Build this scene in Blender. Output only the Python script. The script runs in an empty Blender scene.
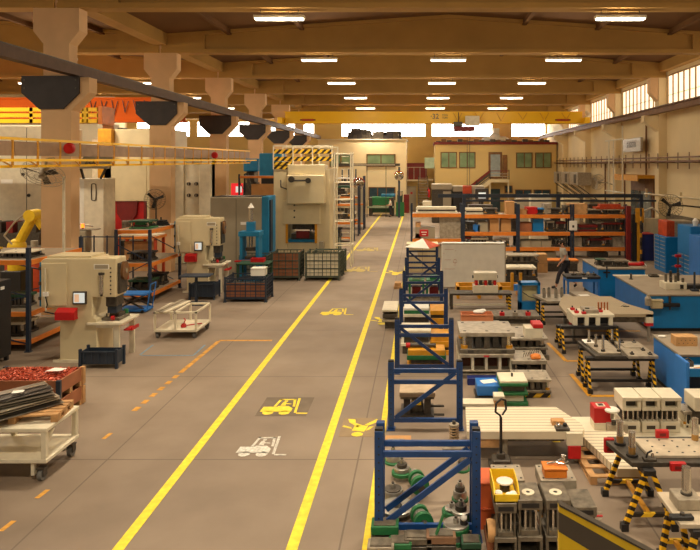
import bpy, bmesh, math, random
from mathutils import Vector as V, Matrix
R = random.Random(11)
SC = bpy.context.scene
COL = SC.collection
PI = math.pi
FX, VX, VY, H = 640.0, 420.0, 165.0, 4.7      # focal length in pixels, vanishing point, eye height in metres


def at(px, py, z=0.0):
    """floor-plan position of a photographed point that lies z above the floor"""
    y = FX * (H - z) / (py - VY)
    return ((px - VX) * y / FX, y)


def ax(px, y):
    return (px - VX) * y / FX


def az(py, y):
    return H + (VY - py) * y / FX


# ------------------------------------------------------------------ materials
def lin(c):
    c = c / 255.0
    return c / 12.92 if c <= 0.04045 else ((c + 0.055) / 1.055) ** 2.4


def rgb(c, k=1.0):
    return tuple(min(1, lin(x) * k) for x in c) + (1,)


MATS = {}


def mat(name, c, rough=0.6, metal=0.0, vary=0.18, scale=3.0, emit=0.0, bump=0.0, c2=None, alpha=None):
    if name in MATS:
        return MATS[name]
    m = bpy.data.materials.new(name)
    m.use_nodes = True
    nt = m.node_tree
    b = nt.nodes['Principled BSDF']
    b.inputs['Roughness'].default_value = rough
    b.inputs['Metallic'].default_value = metal
    if emit:
        b.inputs['Base Color'].default_value = rgb(c)
        b.inputs['Emission Color'].default_value = rgb(c)
        b.inputs['Emission Strength'].default_value = emit
    else:
        tc = nt.nodes.new('ShaderNodeTexCoord')
        n = nt.nodes.new('ShaderNodeTexNoise')
        n.inputs['Scale'].default_value = scale
        n.inputs['Detail'].default_value = 5
        nt.links.new(tc.outputs['Object'], n.inputs['Vector'])
        r = nt.nodes.new('ShaderNodeValToRGB')
        r.color_ramp.elements[0].position = 0.3
        r.color_ramp.elements[1].position = 0.7
        r.color_ramp.elements[0].color = rgb(c2, 1) if c2 else rgb(c, 1 - vary)
        r.color_ramp.elements[1].color = rgb(c, 1 + vary * 0.5)
        nt.links.new(n.outputs['Fac'], r.inputs['Fac'])
        nt.links.new(r.outputs['Color'], b.inputs['Base Color'])
        if bump:
            bp = nt.nodes.new('ShaderNodeBump')
            bp.inputs['Strength'].default_value = bump
            nt.links.new(n.outputs['Fac'], bp.inputs['Height'])
            nt.links.new(bp.outputs['Normal'], b.inputs['Normal'])
    if alpha is not None:
        b.inputs['Alpha'].default_value = alpha
    MATS[name] = m
    return m


def math_node(nt, op, a, b=None):
    n = nt.nodes.new('ShaderNodeMath')
    n.operation = op
    for i, v in enumerate((a, b)):
        if v is None:
            continue
        if isinstance(v, (int, float)):
            n.inputs[i].default_value = v
        else:
            nt.links.new(v, n.inputs[i])
    return n.outputs[0]


def stripes(name, ca, cb, vec, freq, duty=0.5, rough=0.6):
    """bands of two paints running across the direction vec in object space"""
    m = bpy.data.materials.new(name)
    m.use_nodes = True
    nt = m.node_tree
    b = nt.nodes['Principled BSDF']
    b.inputs['Roughness'].default_value = rough
    tc = nt.nodes.new('ShaderNodeTexCoord')
    dp = nt.nodes.new('ShaderNodeVectorMath')
    dp.operation = 'DOT_PRODUCT'
    dp.inputs[1].default_value = vec
    nt.links.new(tc.outputs['Object'], dp.inputs[0])
    f = math_node(nt, 'FRACT', math_node(nt, 'MULTIPLY', dp.outputs['Value'], freq))
    g = math_node(nt, 'GREATER_THAN', f, duty)
    mx = nt.nodes.new('ShaderNodeMix')
    mx.data_type = 'RGBA'
    nt.links.new(g, mx.inputs['Factor'])
    mx.inputs['A'].default_value = rgb(ca)
    mx.inputs['B'].default_value = rgb(cb)
    nt.links.new(mx.outputs['Result'], b.inputs['Base Color'])
    MATS[name] = m
    return m


CREAM = mat('cream_paint', (220, 204, 164), 0.45, vary=0.1, scale=1.5)
CREAM2 = mat('pale_cream_paint', (226, 216, 190), 0.5, vary=0.12, scale=4)
WHITE = mat('white_paint', (232, 228, 215), 0.5, vary=0.08)
GREYP = mat('grey_machine_paint', (164, 153, 130), 0.5, vary=0.1, scale=1.2)
LGREY = mat('light_grey_steel', (172, 160, 140), 0.45, 0.25, vary=0.3, scale=8)
STEEL = mat('ground_steel', (170, 165, 155), 0.35, 0.6, vary=0.25, scale=10)
DSTEEL = mat('dark_steel', (84, 78, 70), 0.45, 0.5, vary=0.35, scale=12)
CHROME = mat('polished_steel', (205, 200, 190), 0.22, 0.9, vary=0.05)
DIE = mat('die_iron', (122, 112, 96), 0.5, 0.35, vary=0.5, scale=9)
BLACK = mat('black_paint', (32, 30, 30), 0.5, vary=0.3)
RUBBER = mat('black_rubber', (26, 25, 25), 0.8)
DARKB = mat('dark_blue_grey', (40, 52, 68), 0.5, vary=0.2)
BLUE = mat('rack_blue', (24, 66, 124), 0.4, vary=0.2, scale=6)
BENCH = mat('bench_blue', (10, 122, 190), 0.45, vary=0.12, scale=2)
CABB = mat('cabinet_blue', (14, 118, 186), 0.4, vary=0.08, scale=2)
LBLUE = mat('light_blue_paint', (46, 122, 204), 0.45, vary=0.1)
CBLUE = mat('press_blue', (24, 120, 165), 0.45, vary=0.15)
NAVY = mat('navy_bin', (22, 38, 110), 0.5)
DKRACK = mat('rack_upright_navy', (38, 50, 70), 0.5, vary=0.2)
ORANGE = mat('rack_orange', (228, 130, 42), 0.45, vary=0.15, scale=4)
RUSTO = mat('red_orange_paint', (190, 70, 30), 0.55, vary=0.25, scale=4)
CRANEY = mat('crane_yellow', (255, 200, 0), 0.4, vary=0.06, scale=0.5)
CRANEO = mat('crane_orange', (196, 84, 8), 0.95, vary=0.12, scale=0.6)
YEL = mat('yellow_paint', (235, 195, 30), 0.5, vary=0.12, scale=6)
YELD = mat('ochre_yellow_paint', (214, 150, 30), 0.5, vary=0.2, scale=6)
LINE = mat('floor_line_yellow', (244, 218, 56), 0.6, vary=0.2, scale=9)
LINEF = mat('faded_yellow_marking', (190, 168, 96), 0.8, vary=0.2, scale=9)
TRUSSP = mat('busbar_tan', (158, 128, 98), 0.6, vary=0.2)
LINEO = mat('worn_orange_line', (216, 156, 60), 0.7, vary=0.3, scale=9)
CHALK = mat('worn_white_marking', (215, 210, 198), 0.8, vary=0.4, scale=20)
TAPE = mat('pale_blue_tape', (120, 150, 170), 0.7, vary=0.3, scale=9)
RED = mat('red_paint', (196, 22, 26), 0.45, vary=0.12)
DRED = mat('dark_red_paint', (120, 24, 20), 0.5, vary=0.2)
GREEN = mat('green_paint', (34, 112, 62), 0.5, vary=0.2, scale=8)
DGREEN = mat('dark_green_paint', (30, 74, 50), 0.55, vary=0.3, scale=8)
MINT = mat('pale_green_grey', (150, 165, 138), 0.5)
WOOD = mat('pallet_wood', (196, 150, 98), 0.8, vary=0.3, scale=7)
WOODR = mat('reddish_board', (160, 100, 66), 0.75, vary=0.2, scale=3)
PLY = mat('plywood', (208, 160, 104), 0.7, vary=0.2, scale=5)
CARD = mat('cardboard', (196, 146, 92), 0.85, vary=0.1)
COPPER = mat('copper_stampings', (214, 100, 68), 0.4, 0.35, vary=0.35, scale=30, c2=(140, 48, 30))
PAPER = mat('white_paper', (240, 236, 226), 0.8, vary=0.04)
GLASSG = mat('green_tinted_glass', (128, 150, 112), 0.12, vary=0.3, scale=1.2)
GLASSD = mat('dark_window_glass', (60, 84, 96), 0.12, vary=0.4, scale=1.5)
MIRROR = mat('mirror_glass', (215, 212, 205), 0.06, 1.0, vary=0.03)
PLASTER = mat('cream_plaster', (232, 212, 168), 0.85, vary=0.1, scale=0.4)
OFFICE = mat('office_plaster', (208, 180, 118), 0.85, vary=0.06, scale=0.4)
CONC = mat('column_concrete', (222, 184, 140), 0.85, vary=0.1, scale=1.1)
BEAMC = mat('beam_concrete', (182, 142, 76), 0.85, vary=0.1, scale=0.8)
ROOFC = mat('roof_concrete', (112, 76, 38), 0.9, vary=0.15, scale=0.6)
RUNWAY = mat('runway_steel', (90, 66, 48), 0.6, 0.2, vary=0.2)
PLATE = mat('gusset_dark_steel', (52, 46, 46), 0.6, 0.2, vary=0.2)
RAILB = mat('brown_rail_steel', (122, 84, 48), 0.6, 0.2, vary=0.3)
WINFR = mat('window_mullion_brown', (176, 146, 100), 0.6)
TUBE = mat('lamp_diffuser', (255, 246, 222), emit=8.0)
LAMPH = mat('lamp_housing', (225, 215, 190), 0.5)
SCREEN = mat('lit_screen', (215, 225, 225), emit=0.5)
SCRW = mat('lit_warm_screen', (236, 196, 160), emit=0.35)
SKIN = mat('skin', (196, 140, 108), 0.6, vary=0.05)
HAIR = mat('dark_hair', (40, 30, 24), 0.8)
TSHIRT = mat('grey_tshirt', (176, 170, 158), 0.9, vary=0.08)
TROUS = mat('dark_trousers', (46, 44, 50), 0.9)
WHEEL = mat('caster_grey', (110, 108, 104), 0.6)
TOPG = mat('bench_top_grey', (158, 144, 124), 0.5, vary=0.15, scale=2)
HAZ = stripes('hazard_leg_stripes', (242, 186, 20), (34, 26, 20), (0.45, 0.45, 1.0), 9.0)
HAZX = stripes('hazard_diagonal_stripes', (238, 190, 40), (40, 32, 24), (1.0, 0.0, -1.0), 3.4)
TOOLP = mat('pale_tool_plate', (205, 190, 165), 0.45, 0.2, vary=0.25, scale=5)
PLANK = stripes('grooved_cream_steel', (222, 208, 180), (120, 104, 84), (0, 1, 0), 9.0, 0.86)
GROOVE = stripes('grooved_bench_steel', (176, 158, 128), (110, 96, 76), (0, 1, 0), 6.5, 0.85)


def pane_mat(name, c, e, c2=None):
    """frosted daylit sheet: glows like the sky behind it"""
    m = bpy.data.materials.new(name)
    m.use_nodes = True
    b = m.node_tree.nodes['Principled BSDF']
    b.inputs['Base Color'].default_value = rgb(c)
    b.inputs['Emission Color'].default_value = rgb(c)
    b.inputs['Emission Strength'].default_value = e
    b.inputs['Roughness'].default_value = 0.5
    return m


DAY = pane_mat('daylit_pane', (255, 250, 240), 14.0)
DAYW = pane_mat('daylit_warm_pane', (255, 228, 192), 1.5)


def floor_mat():
    m = bpy.data.materials.new('concrete_floor')
    m.use_nodes = True
    nt = m.node_tree
    b = nt.nodes['Principled BSDF']
    tc = nt.nodes.new('ShaderNodeTexCoord')

    def noise(scale, detail=6, vec=None):
        n = nt.nodes.new('ShaderNodeTexNoise')
        n.inputs['Scale'].default_value = scale
        n.inputs['Detail'].default_value = detail
        nt.links.new(vec or tc.outputs['Object'], n.inputs['Vector'])
        return n.outputs['Fac']
    r = nt.nodes.new('ShaderNodeValToRGB')
    e = r.color_ramp.elements
    e[0].position = 0.3
    e[0].color = rgb((120, 104, 88))
    e[1].position = 0.72
    e[1].color = rgb((160, 142, 122))
    nt.links.new(noise(0.18), r.inputs['Fac'])
    r2 = nt.nodes.new('ShaderNodeValToRGB')
    r2.color_ramp.elements[0].position = 0.35
    r2.color_ramp.elements[0].color = (0.86, 0.85, 0.84, 1)
    r2.color_ramp.elements[1].position = 0.6
    r2.color_ramp.elements[1].color = (1, 1, 1, 1)
    nt.links.new(noise(0.9, 9), r2.inputs['Fac'])
    mx = nt.nodes.new('ShaderNodeMix')
    mx.data_type = 'RGBA'
    mx.blend_type = 'MULTIPLY'
    mx.inputs['Factor'].default_value = 1
    nt.links.new(r.outputs['Color'], mx.inputs['A'])
    nt.links.new(r2.outputs['Color'], mx.inputs['B'])
    sp = nt.nodes.new('ShaderNodeSeparateXYZ')
    nt.links.new(tc.outputs['Object'], sp.inputs[0])
    jx = math_node(nt, 'LESS_THAN', math_node(nt, 'FRACT', math_node(nt, 'MULTIPLY', math_node(nt, 'ADD', sp.outputs['X'], 101.0), 0.25)), 0.006)
    jy = math_node(nt, 'LESS_THAN', math_node(nt, 'FRACT', math_node(nt, 'MULTIPLY', math_node(nt, 'ADD', sp.outputs['Y'], 101.8), 0.25)), 0.007)
    j = math_node(nt, 'MULTIPLY', math_node(nt, 'MAXIMUM', jx, jy), 0.55)
    mx2 = nt.nodes.new('ShaderNodeMix')
    mx2.data_type = 'RGBA'
    nt.links.new(j, mx2.inputs['Factor'])
    nt.links.new(mx.outputs['Result'], mx2.inputs['A'])
    mx2.inputs['B'].default_value = rgb((70, 58, 48))
    nt.links.new(mx2.outputs['Result'], b.inputs['Base Color'])
    rr = nt.nodes.new('ShaderNodeMapRange')
    nt.links.new(noise(1.2), rr.inputs['Value'])
    rr.inputs['To Min'].default_value = 0.45
    rr.inputs['To Max'].default_value = 0.8
    nt.links.new(rr.outputs['Result'], b.inputs['Roughness'])
    return m


FLOOR = floor_mat()


# ------------------------------------------------------------------ geometry
class G:
    def __init__(s):
        s.bm = bmesh.new()
        s.mats = []

    def mi(s, m):
        if m not in s.mats:
            s.mats.append(m)
        return s.mats.index(m)

    def faces(s, vs, fs, m):
        i = s.mi(m)
        vv = [s.bm.verts.new(v) for v in vs]
        out = []
        for f in fs:
            try:
                fc = s.bm.faces.new([vv[k] for k in f])
                fc.material_index = i
                out.append(fc)
            except ValueError:
                pass
        return vv, out

    def hull8(s, p, m, b=0.0):
        vv, ff = s.faces(p, [(0, 3, 2, 1), (4, 5, 6, 7), (0, 1, 5, 4), (1, 2, 6, 5), (2, 3, 7, 6), (3, 0, 4, 7)], m)
        if b > 0:
            es = list({e for f in ff for e in f.edges})
            bmesh.ops.bevel(s.bm, geom=es, offset=b, segments=1, affect='EDGES', material=-1)

    def box(s, x0, x1, y0, y1, z0, z1, m, b=0.0, mt=None):
        p = [V(q) for q in ((x0, y0, z0), (x1, y0, z0), (x1, y1, z0), (x0, y1, z0), (x0, y0, z1), (x1, y0, z1), (x1, y1, z1), (x0, y1, z1))]
        if mt is not None:
            p = [mt @ q for q in p]
        s.hull8(p, m, b)

    def cbox(s, c, d, m, rz=0.0, rx=0.0, ry=0.0, b=0.0):
        mt = Matrix.Translation(c) @ Matrix.Rotation(rz, 4, 'Z') @ Matrix.Rotation(ry, 4, 'Y') @ Matrix.Rotation(rx, 4, 'X')
        s.box(-d[0] / 2, d[0] / 2, -d[1] / 2, d[1] / 2, -d[2] / 2, d[2] / 2, m, b, mt)

    def bar(s, p0, p1, w, h, m, b=0.0):
        p0, p1 = V(p0), V(p1)
        d = p1 - p0
        L = d.length
        q = d.to_track_quat('Y', 'Z')
        mt = Matrix.Translation((p0 + p1) / 2) @ q.to_matrix().to_4x4()
        s.box(-w / 2, w / 2, -L / 2, L / 2, -h / 2, h / 2, m, b, mt)

    def cyl(s, p0, p1, r, m, seg=12, r2=None):
        p0, p1 = V(p0), V(p1)
        r2 = r if r2 is None else r2
        d = (p1 - p0)
        q = d.to_track_quat('Z', 'Y').to_matrix()
        vs = []
        for p, rr in ((p0, r), (p1, r2)):
            for k in range(seg):
                a = 2 * PI * k / seg
                vs.append(p + q @ V((rr * math.cos(a), rr * math.sin(a), 0)))
        fs = [tuple(range(seg - 1, -1, -1)), tuple(range(seg, 2 * seg))]
        fs += [(k, (k + 1) % seg, seg + (k + 1) % seg, seg + k) for k in range(seg)]
        s.faces(vs, fs, m)

    def tube(s, pts, r, m, seg=8):
        for a, b in zip(pts[:-1], pts[1:]):
            s.cyl(a, b, r, m, seg)

    def prism(s, pts, axis, a, b, m, bev=0.0):
        n = len(pts)
        def mk(p, t):
            return {'x': (t, p[0], p[1]), 'y': (p[0], t, p[1]), 'z': (p[0], p[1], t)}[axis]
        vs = [mk(p, a) for p in pts] + [mk(p, b) for p in pts]
        fs = [tuple(range(n - 1, -1, -1)), tuple(range(n, 2 * n))] + [(k, (k + 1) % n, n + (k + 1) % n, n + k) for k in range(n)]
        vv, ff = s.faces(vs, fs, m)
        bmesh.ops.recalc_face_normals(s.bm, faces=ff)
        if bev:
            es = list({e for f in ff for e in f.edges})
            bmesh.ops.bevel(s.bm, geom=es, offset=bev, segments=1, affect='EDGES', material=-1)

    def lathe(s, prof, c, m, seg=16, axis='z'):
        vs, fs = [], []
        n = len(prof)
        for k in range(seg):
            a = 2 * PI * k / seg
            for r, z in prof:
                x, y = r * math.cos(a), r * math.sin(a)
                vs.append({'z': (c[0] + x, c[1] + y, c[2] + z), 'y': (c[0] + x, c[1] + z, c[2] + y), 'x': (c[0] + z, c[1] + x, c[2] + y)}[axis])
        for k in range(seg):
            k2 = (k + 1) % seg
            for j in range(n - 1):
                fs.append((k * n + j, k2 * n + j, k2 * n + j + 1, k * n + j + 1))
        vv, ff = s.faces(vs, fs, m)
        bmesh.ops.remove_doubles(s.bm, verts=vv, dist=1e-5)
        bmesh.ops.recalc_face_normals(s.bm, faces=[f for f in ff if f.is_valid])

    def ball(s, c, r, m, seg=14, rings=8, mt=None):
        if not isinstance(r, tuple):
            r = (r, r, r)
        i = s.mi(m)
        mm = Matrix.Translation(c) @ (mt or Matrix.Identity(4)) @ Matrix.Diagonal((r[0], r[1], r[2], 1))
        o = bmesh.ops.create_uvsphere(s.bm, u_segments=seg, v_segments=rings, radius=1, matrix=mm)
        for v in o['verts']:
            for f in v.link_faces:
                f.material_index = i

    def done(s, name, parent=None, label=None):
        bm = s.bm
        bm.normal_update()
        for f in bm.faces:
            f.smooth = True
        for e in bm.edges:
            e.smooth = len(e.link_faces) == 2 and e.calc_face_angle(3.0) < 0.6
        me = bpy.data.meshes.new(name)
        bm.to_mesh(me)
        bm.free()
        for m in s.mats:
            me.materials.append(m)
        o = bpy.data.objects.new(name, me)
        COL.objects.link(o)
        if parent is not None:
            o.parent = parent
        if label:
            o['label'] = label
        return o


def tag(o, label, cat, group=None):
    o['label'] = label
    o['category'] = cat
    if group:
        o['group'] = group
    return o


def thing(name, label, cat, x=0, y=0, z=0, rz=0, group=None):
    o = bpy.data.objects.new(name, None)
    o.empty_display_size = 0.2
    COL.objects.link(o)
    o.location = (x, y, z)
    o.rotation_euler = (0, 0, rz)
    return tag(o, label, cat, group)


def solo(g, name, label, cat, x=0, y=0, z=0, rz=0, group=None):
    o = g.done(name)
    o.location = (x, y, z)
    o.rotation_euler = (0, 0, rz)
    return tag(o, label, cat, group)


def struct(g, name, parent=None):
    o = g.done(name, parent)
    if parent is None:
        o['kind'] = 'structure'
    return o


KIDS = {}


def kids(o):
    return [c for c in COL.objects if c.parent is o] if False else [c for c in o.children]


def dup(root, x, y, z=0, rz=0, label=None, group=None, sc=None):
    def cp(o, par):
        c = o.copy()
        COL.objects.link(c)
        if par is not None:
            c.parent = par
        for ch in list(o.children):
            if ch.type == 'LIGHT' or ch.type == 'MESH' or ch.type == 'EMPTY':
                cp(ch, c)
        return c
    r = cp(root, None)
    r.location = (x, y, z)
    r.rotation_euler = (0, 0, rz)
    if sc:
        r.scale = sc
    if label:
        r['label'] = label
    if group:
        r['group'] = group
    return r


FONT = None


def text(s, size, m, loc, rot, parent=None, name='lettering', ext=0.004, align='CENTER'):
    cu = bpy.data.curves.new('txt', 'FONT')
    cu.body = s
    cu.size = size
    cu.extrude = ext
    cu.align_x = align
    cu.align_y = 'CENTER'
    tmp = bpy.data.objects.new('txt', cu)
    COL.objects.link(tmp)
    dg = bpy.context.evaluated_depsgraph_get()
    me = bpy.data.meshes.new_from_object(tmp.evaluated_get(dg))
    bpy.data.objects.remove(tmp)
    bpy.data.curves.remove(cu)
    me.materials.clear()
    me.materials.append(m)
    me.name = name
    o = bpy.data.objects.new(name, me)
    COL.objects.link(o)
    o.location = loc
    o.rotation_euler = rot
    if parent is not None:
        o.parent = parent
    return o


# ------------------------------------------------------------------ camera, world
cam = bpy.data.cameras.new('camera')
cam.sensor_fit = 'HORIZONTAL'
cam.sensor_width = 36
cam.lens = 36 * FX / 700
cam.shift_x = -(VX - 350) / 700
cam.shift_y = -(275 - VY) / 700
cam.clip_start = 0.1
cam.clip_end = 300
co = bpy.data.objects.new('camera', cam)
COL.objects.link(co)
co.location = (0, 0, H)
co.rotation_euler = (PI / 2, 0, 0)
SC.camera = co
w = bpy.data.worlds.new('world')
w.use_nodes = True
bg = w.node_tree.nodes['Background']
bg.inputs[0].default_value = (1.0, 0.88, 0.72, 1)
bg.inputs[1].default_value = 0.12
SC.world = w
SC.view_settings.view_transform = 'Standard'
SC.view_settings.look = 'None'
SC.view_settings.gamma = 1
SC.view_settings.exposure = 0.0

# ------------------------------------------------------------------ shell
WX, LX, BY = 13.9, -32.0, 70.0      # right wall, left wall, back wall
COLY = [20.3 + 8.03 * i for i in range(6)]
CX = -11.4
g = G(); g.box(LX, WX, -4, BY, -0.3, 0, FLOOR); struct(g, 'floor')
g = G(); g.box(WX, WX + 0.3, -4, BY, 0, 7.85, PLASTER); g.box(WX, WX + 0.3, -4, BY, 9.75, 11.8, PLASTER)
for y in [12.27] + COLY:
    g.box(WX, WX + 0.3, y - 0.4, y + 0.4, 7.85, 9.75, PLASTER)
g.box(WX, WX + 0.3, -4, 11.8, 7.85, 9.75, PLASTER)
g.box(WX, WX + 0.3, 60.8, BY, 7.85, 9.75, PLASTER)
struct(g, 'wall_right')
g = G(); g.box(WX - 0.03, WX, -4, BY, 0, 2.0, mat('dado_grey', (120, 108, 86), .8)); struct(g, 'baseboard_right')
g = G(); g.box(LX - 0.3, LX, -4, BY, 0, 11.8, PLASTER); struct(g, 'wall_left')
g = G()
WB = [(-31, -25.2), (-24.4, -17.5), (-16.7, -11.6), (-8.6, 0.6), (1.3, 7.9), (10.0, 13.7)]
ZB0, ZB1 = 7.8, 9.45
g.box(LX, WX, BY, BY + 0.3, 0, ZB0, OFFICE); g.box(LX, WX, BY, BY + 0.3, ZB1, 12, OFFICE)
xs = [LX] + [v for p in WB for v in p] + [WX]
for i in range(0, len(xs), 2):
    g.box(xs[i], xs[i + 1], BY, BY + 0.3, ZB0, ZB1, OFFICE)
struct(g, 'wall_back')
nw = 1
for (a, b) in WB:
    fr = G()
    n = max(3, round((b - a) / 1.1))
    for k in range(n + 1):
        x = a + (b - a) * k / n
        fr.box(x - 0.03, x + 0.03, BY + 0.04, BY + 0.12, ZB0, ZB1, WINFR)
    fr.box(a, b, BY + 0.04, BY + 0.12, ZB0, ZB0 + 0.06, WINFR)
    fr.box(a, b, BY + 0.04, BY + 0.12, ZB1 - 0.06, ZB1, WINFR)
    w_ = struct(fr, 'window_%d' % nw)
    p = G(); p.box(a, b, BY + 0.13, BY + 0.16, ZB0, ZB1, DAY); p.done('pane', w_)
    nw += 1
bays = [12.27] + COLY
for y0, y1 in zip(bays[:-1], bays[1:]):
    a, b = y0 + 0.4, y1 - 0.4
    fr = G()
    n = 10
    for k in range(n + 1):
        y = a + (b - a) * k / n
        fr.box(WX + 0.01, WX + 0.06, y - 0.05, y + 0.05, 7.85, 9.75, WINFR)
    fr.box(WX + 0.02, WX + 0.12, a, b, 7.85, 7.93, WINFR)
    fr.box(WX + 0.02, WX + 0.12, a, b, 9.67, 9.75, WINFR)
    fr.box(WX + 0.05, WX + 0.1, a, b, 8.6, 8.63, WINFR)
    w_ = struct(fr, 'window_%d' % nw)
    p = G(); p.box(WX + 0.061, WX + 0.08, a, b, 7.85, 9.75, DAYW); p.done('pane', w_)
    nw += 1

# roof: shallow pitched decks over both bays, carried by tapered concrete beams
def roofz(x):
    if x > CX:
        mid, half = (CX + WX) / 2, (WX - CX) / 2
    else:
        mid, half = (LX + CX) / 2, (CX - LX) / 2
    return 10.45 + 0.85 * (1 - abs(x - mid) / half)

g = G()
for xa, xb in ((LX, (LX + CX) / 2), ((LX + CX) / 2, CX), (CX, (CX + WX) / 2), ((CX + WX) / 2, WX)):
    za, zb = roofz(xa + (0.001 if xa == CX else 0)), roofz(xb)
    if xa == CX: za = 10.45
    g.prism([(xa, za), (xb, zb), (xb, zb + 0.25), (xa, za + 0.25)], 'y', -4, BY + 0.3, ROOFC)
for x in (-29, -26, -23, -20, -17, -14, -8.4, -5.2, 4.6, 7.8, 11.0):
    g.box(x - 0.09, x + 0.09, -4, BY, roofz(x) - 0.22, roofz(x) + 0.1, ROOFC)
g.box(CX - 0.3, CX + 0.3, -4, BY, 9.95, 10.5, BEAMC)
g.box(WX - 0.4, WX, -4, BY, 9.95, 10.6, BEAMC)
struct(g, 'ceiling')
def beam(y, xa, xb, z0=9.62):
    g = G()
    mid = (xa + xb) / 2
    zt = lambda x: roofz(x) - 0.0
    e = 1.9
    # bottom flange
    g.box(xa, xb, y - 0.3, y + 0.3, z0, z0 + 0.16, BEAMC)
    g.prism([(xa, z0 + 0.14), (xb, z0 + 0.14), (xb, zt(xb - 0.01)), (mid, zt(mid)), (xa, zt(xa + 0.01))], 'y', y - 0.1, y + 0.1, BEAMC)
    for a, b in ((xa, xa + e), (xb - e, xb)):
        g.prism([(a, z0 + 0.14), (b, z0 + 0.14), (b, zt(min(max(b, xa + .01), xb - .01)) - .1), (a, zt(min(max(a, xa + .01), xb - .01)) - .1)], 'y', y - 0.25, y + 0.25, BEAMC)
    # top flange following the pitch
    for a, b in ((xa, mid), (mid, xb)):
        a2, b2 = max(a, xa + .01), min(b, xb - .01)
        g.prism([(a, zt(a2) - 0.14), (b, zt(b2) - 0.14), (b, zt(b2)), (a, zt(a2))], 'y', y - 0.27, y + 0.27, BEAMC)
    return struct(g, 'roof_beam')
for y in [12.27] + COLY + [68.5]:
    beam(y, CX + 0.05, WX - 0.02)
    beam(y, LX, CX - 0.05)
# columns with crane corbels and flared heads
for y in COLY:
    g = G()
    g.box(CX - 0.47, CX + 0.47, y - 0.25, y + 0.25, 0, 6.4, CONC)
    g.prism([(CX - 0.47, 6.4), (CX + 0.47, 6.4), (CX + 1.03, 6.98), (CX + 1.03, 7.45), (CX - 0.95, 7.45), (CX - 0.95, 7.0)], 'y', y - 0.25, y + 0.25, CONC)
    g.box(CX - 0.4, CX + 0.4, y - 0.25, y + 0.25, 7.45, 8.5, CONC)
    g.prism([(CX - 0.4, 8.5), (CX + 0.4, 8.5), (CX + 0.72, 8.9), (CX + 0.72, 9.62), (CX - 0.72, 9.62), (CX - 0.72, 8.9)], 'y', y - 0.25, y + 0.25, CONC)
    g.box(CX - 0.6, CX + 0.6, y - 0.22, y + 0.22, 9.62, 10.0, CONC)
    colo = struct(g, 'column')
    g = G()
    g.prism([(CX - 0.5, 6.45), (CX + 0.25, 6.45), (CX + 0.75, 6.95), (CX + 0.75, 7.49), (CX - 1.05, 7.49), (CX - 1.05, 6.95)], 'y', y - 0.32, y - 0.25, PLATE)
    for bx in (-0.95, 0.65):
        for bz in (7.1, 7.35):
            g.cyl((CX + bx, y - 0.34, bz), (CX + bx, y - 0.32, bz), 0.025, DSTEEL, 8)
    g.done('gusset_plate', colo)
# right wall pilasters
for y in [12.27] + COLY:
    g = G()
    g.box(WX - 0.45, WX, y - 0.3, y + 0.3, 0, 9.62, PLASTER)
    g.prism([(WX - 0.45, 6.6), (WX - 0.45, 7.5), (WX - 1.25, 7.5), (WX - 1.25, 7.15)], 'y', y - 0.25, y + 0.25, PLASTER)
    g.prism([(WX - 0.45, 8.3), (WX - 0.9, 8.8), (WX - 0.9, 9.62), (WX - 0.45, 9.62)], 'y', y - 0.27, y + 0.27, CONC)
    struct(g, 'pilaster')
# crane runways
for nm, x, m, lab in (('crane_runway', -10.85, RUNWAY, 'dark steel crane runway beam along the left columns'), ('crane_runway', WX - 0.95, RAILB, 'brown steel crane runway beam under the high windows on the right wall')):
    g = G()
    g.box(x - 0.16, x + 0.16, 6, 69, 7.8, 7.83, m)
    g.box(x - 0.16, x + 0.16, 6, 69, 7.5, 7.53, m)
    g.box(x - 0.02, x + 0.02, 6, 69, 7.51, 7.82, m)
    for k in range(32):
        g.box(x - 0.12, x + 0.12, 6 + 2 * k, 6.02 + 2 * k, 7.52, 7.81, m) if x < 0 else None
    if x < 0:
        g.box(x + 0.13, x + 0.155, 6, 69, 7.53, 7.8, m)
    o = thing(nm, lab, 'crane beam', x, 6, 7.3)
    o.location = (0, 0, 0)
    g.done('beam', o)
    g = G(); g.box(x - 0.035, x + 0.035, 6, 69, 7.83, 7.9, DSTEEL); g.done('rail', o)
# low wall strip of office block etc. come later
# ------------------------------------------------------------------ lamps
def area(parent, sx, sy, e, c, loc):
    L = bpy.data.lights.new('tube_light', 'AREA')
    L.shape = 'RECTANGLE'
    L.size, L.size_y = sx, sy
    L.energy = e
    L.color = c
    L.spread = math.radians(120)
    o = bpy.data.objects.new('tube_light', L)
    COL.objects.link(o)
    o.parent = parent
    o.location = loc
    return o
LAMPE = 212.0
lamp0 = thing('ceiling_lamp', 'x', 'ceiling lamp', 0, 0, 9.35, group='hanging tube lamps')
g = G(); g.box(-0.8, 0.8, -0.13, 0.13, 0, 0.09, LAMPH, 0.01); g.done('housing', lamp0)
g = G(); g.box(-0.76, 0.76, -0.11, 0.11, -0.05, 0.0, TUBE, 0.01); g.done('diffuser', lamp0)
g = G()
for sx in (-0.6, 0.6):
    g = G(); g.cyl((sx, 0, 0.09), (sx, 0, 0.275), 0.012, DSTEEL, 6); g.done('hanger', lamp0)
area(lamp0, 1.5, 0.22, LAMPE, (1.0, 0.84, 0.62), (0, 0, -0.07))
PL = bpy.data.lights.new('tube_glow', 'POINT'); PL.energy = LAMPE * .65; PL.color = (1.0, 0.84, 0.62); PL.shadow_soft_size = .15
po = bpy.data.objects.new('tube_glow', PL); COL.objects.link(po); po.parent = lamp0; po.location = (0, 0, -.25)
first = True
RIGHTL = None
LEFTL = None
rows = ['nearest', 'second', 'third', 'fourth', 'fifth', 'sixth']
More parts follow.
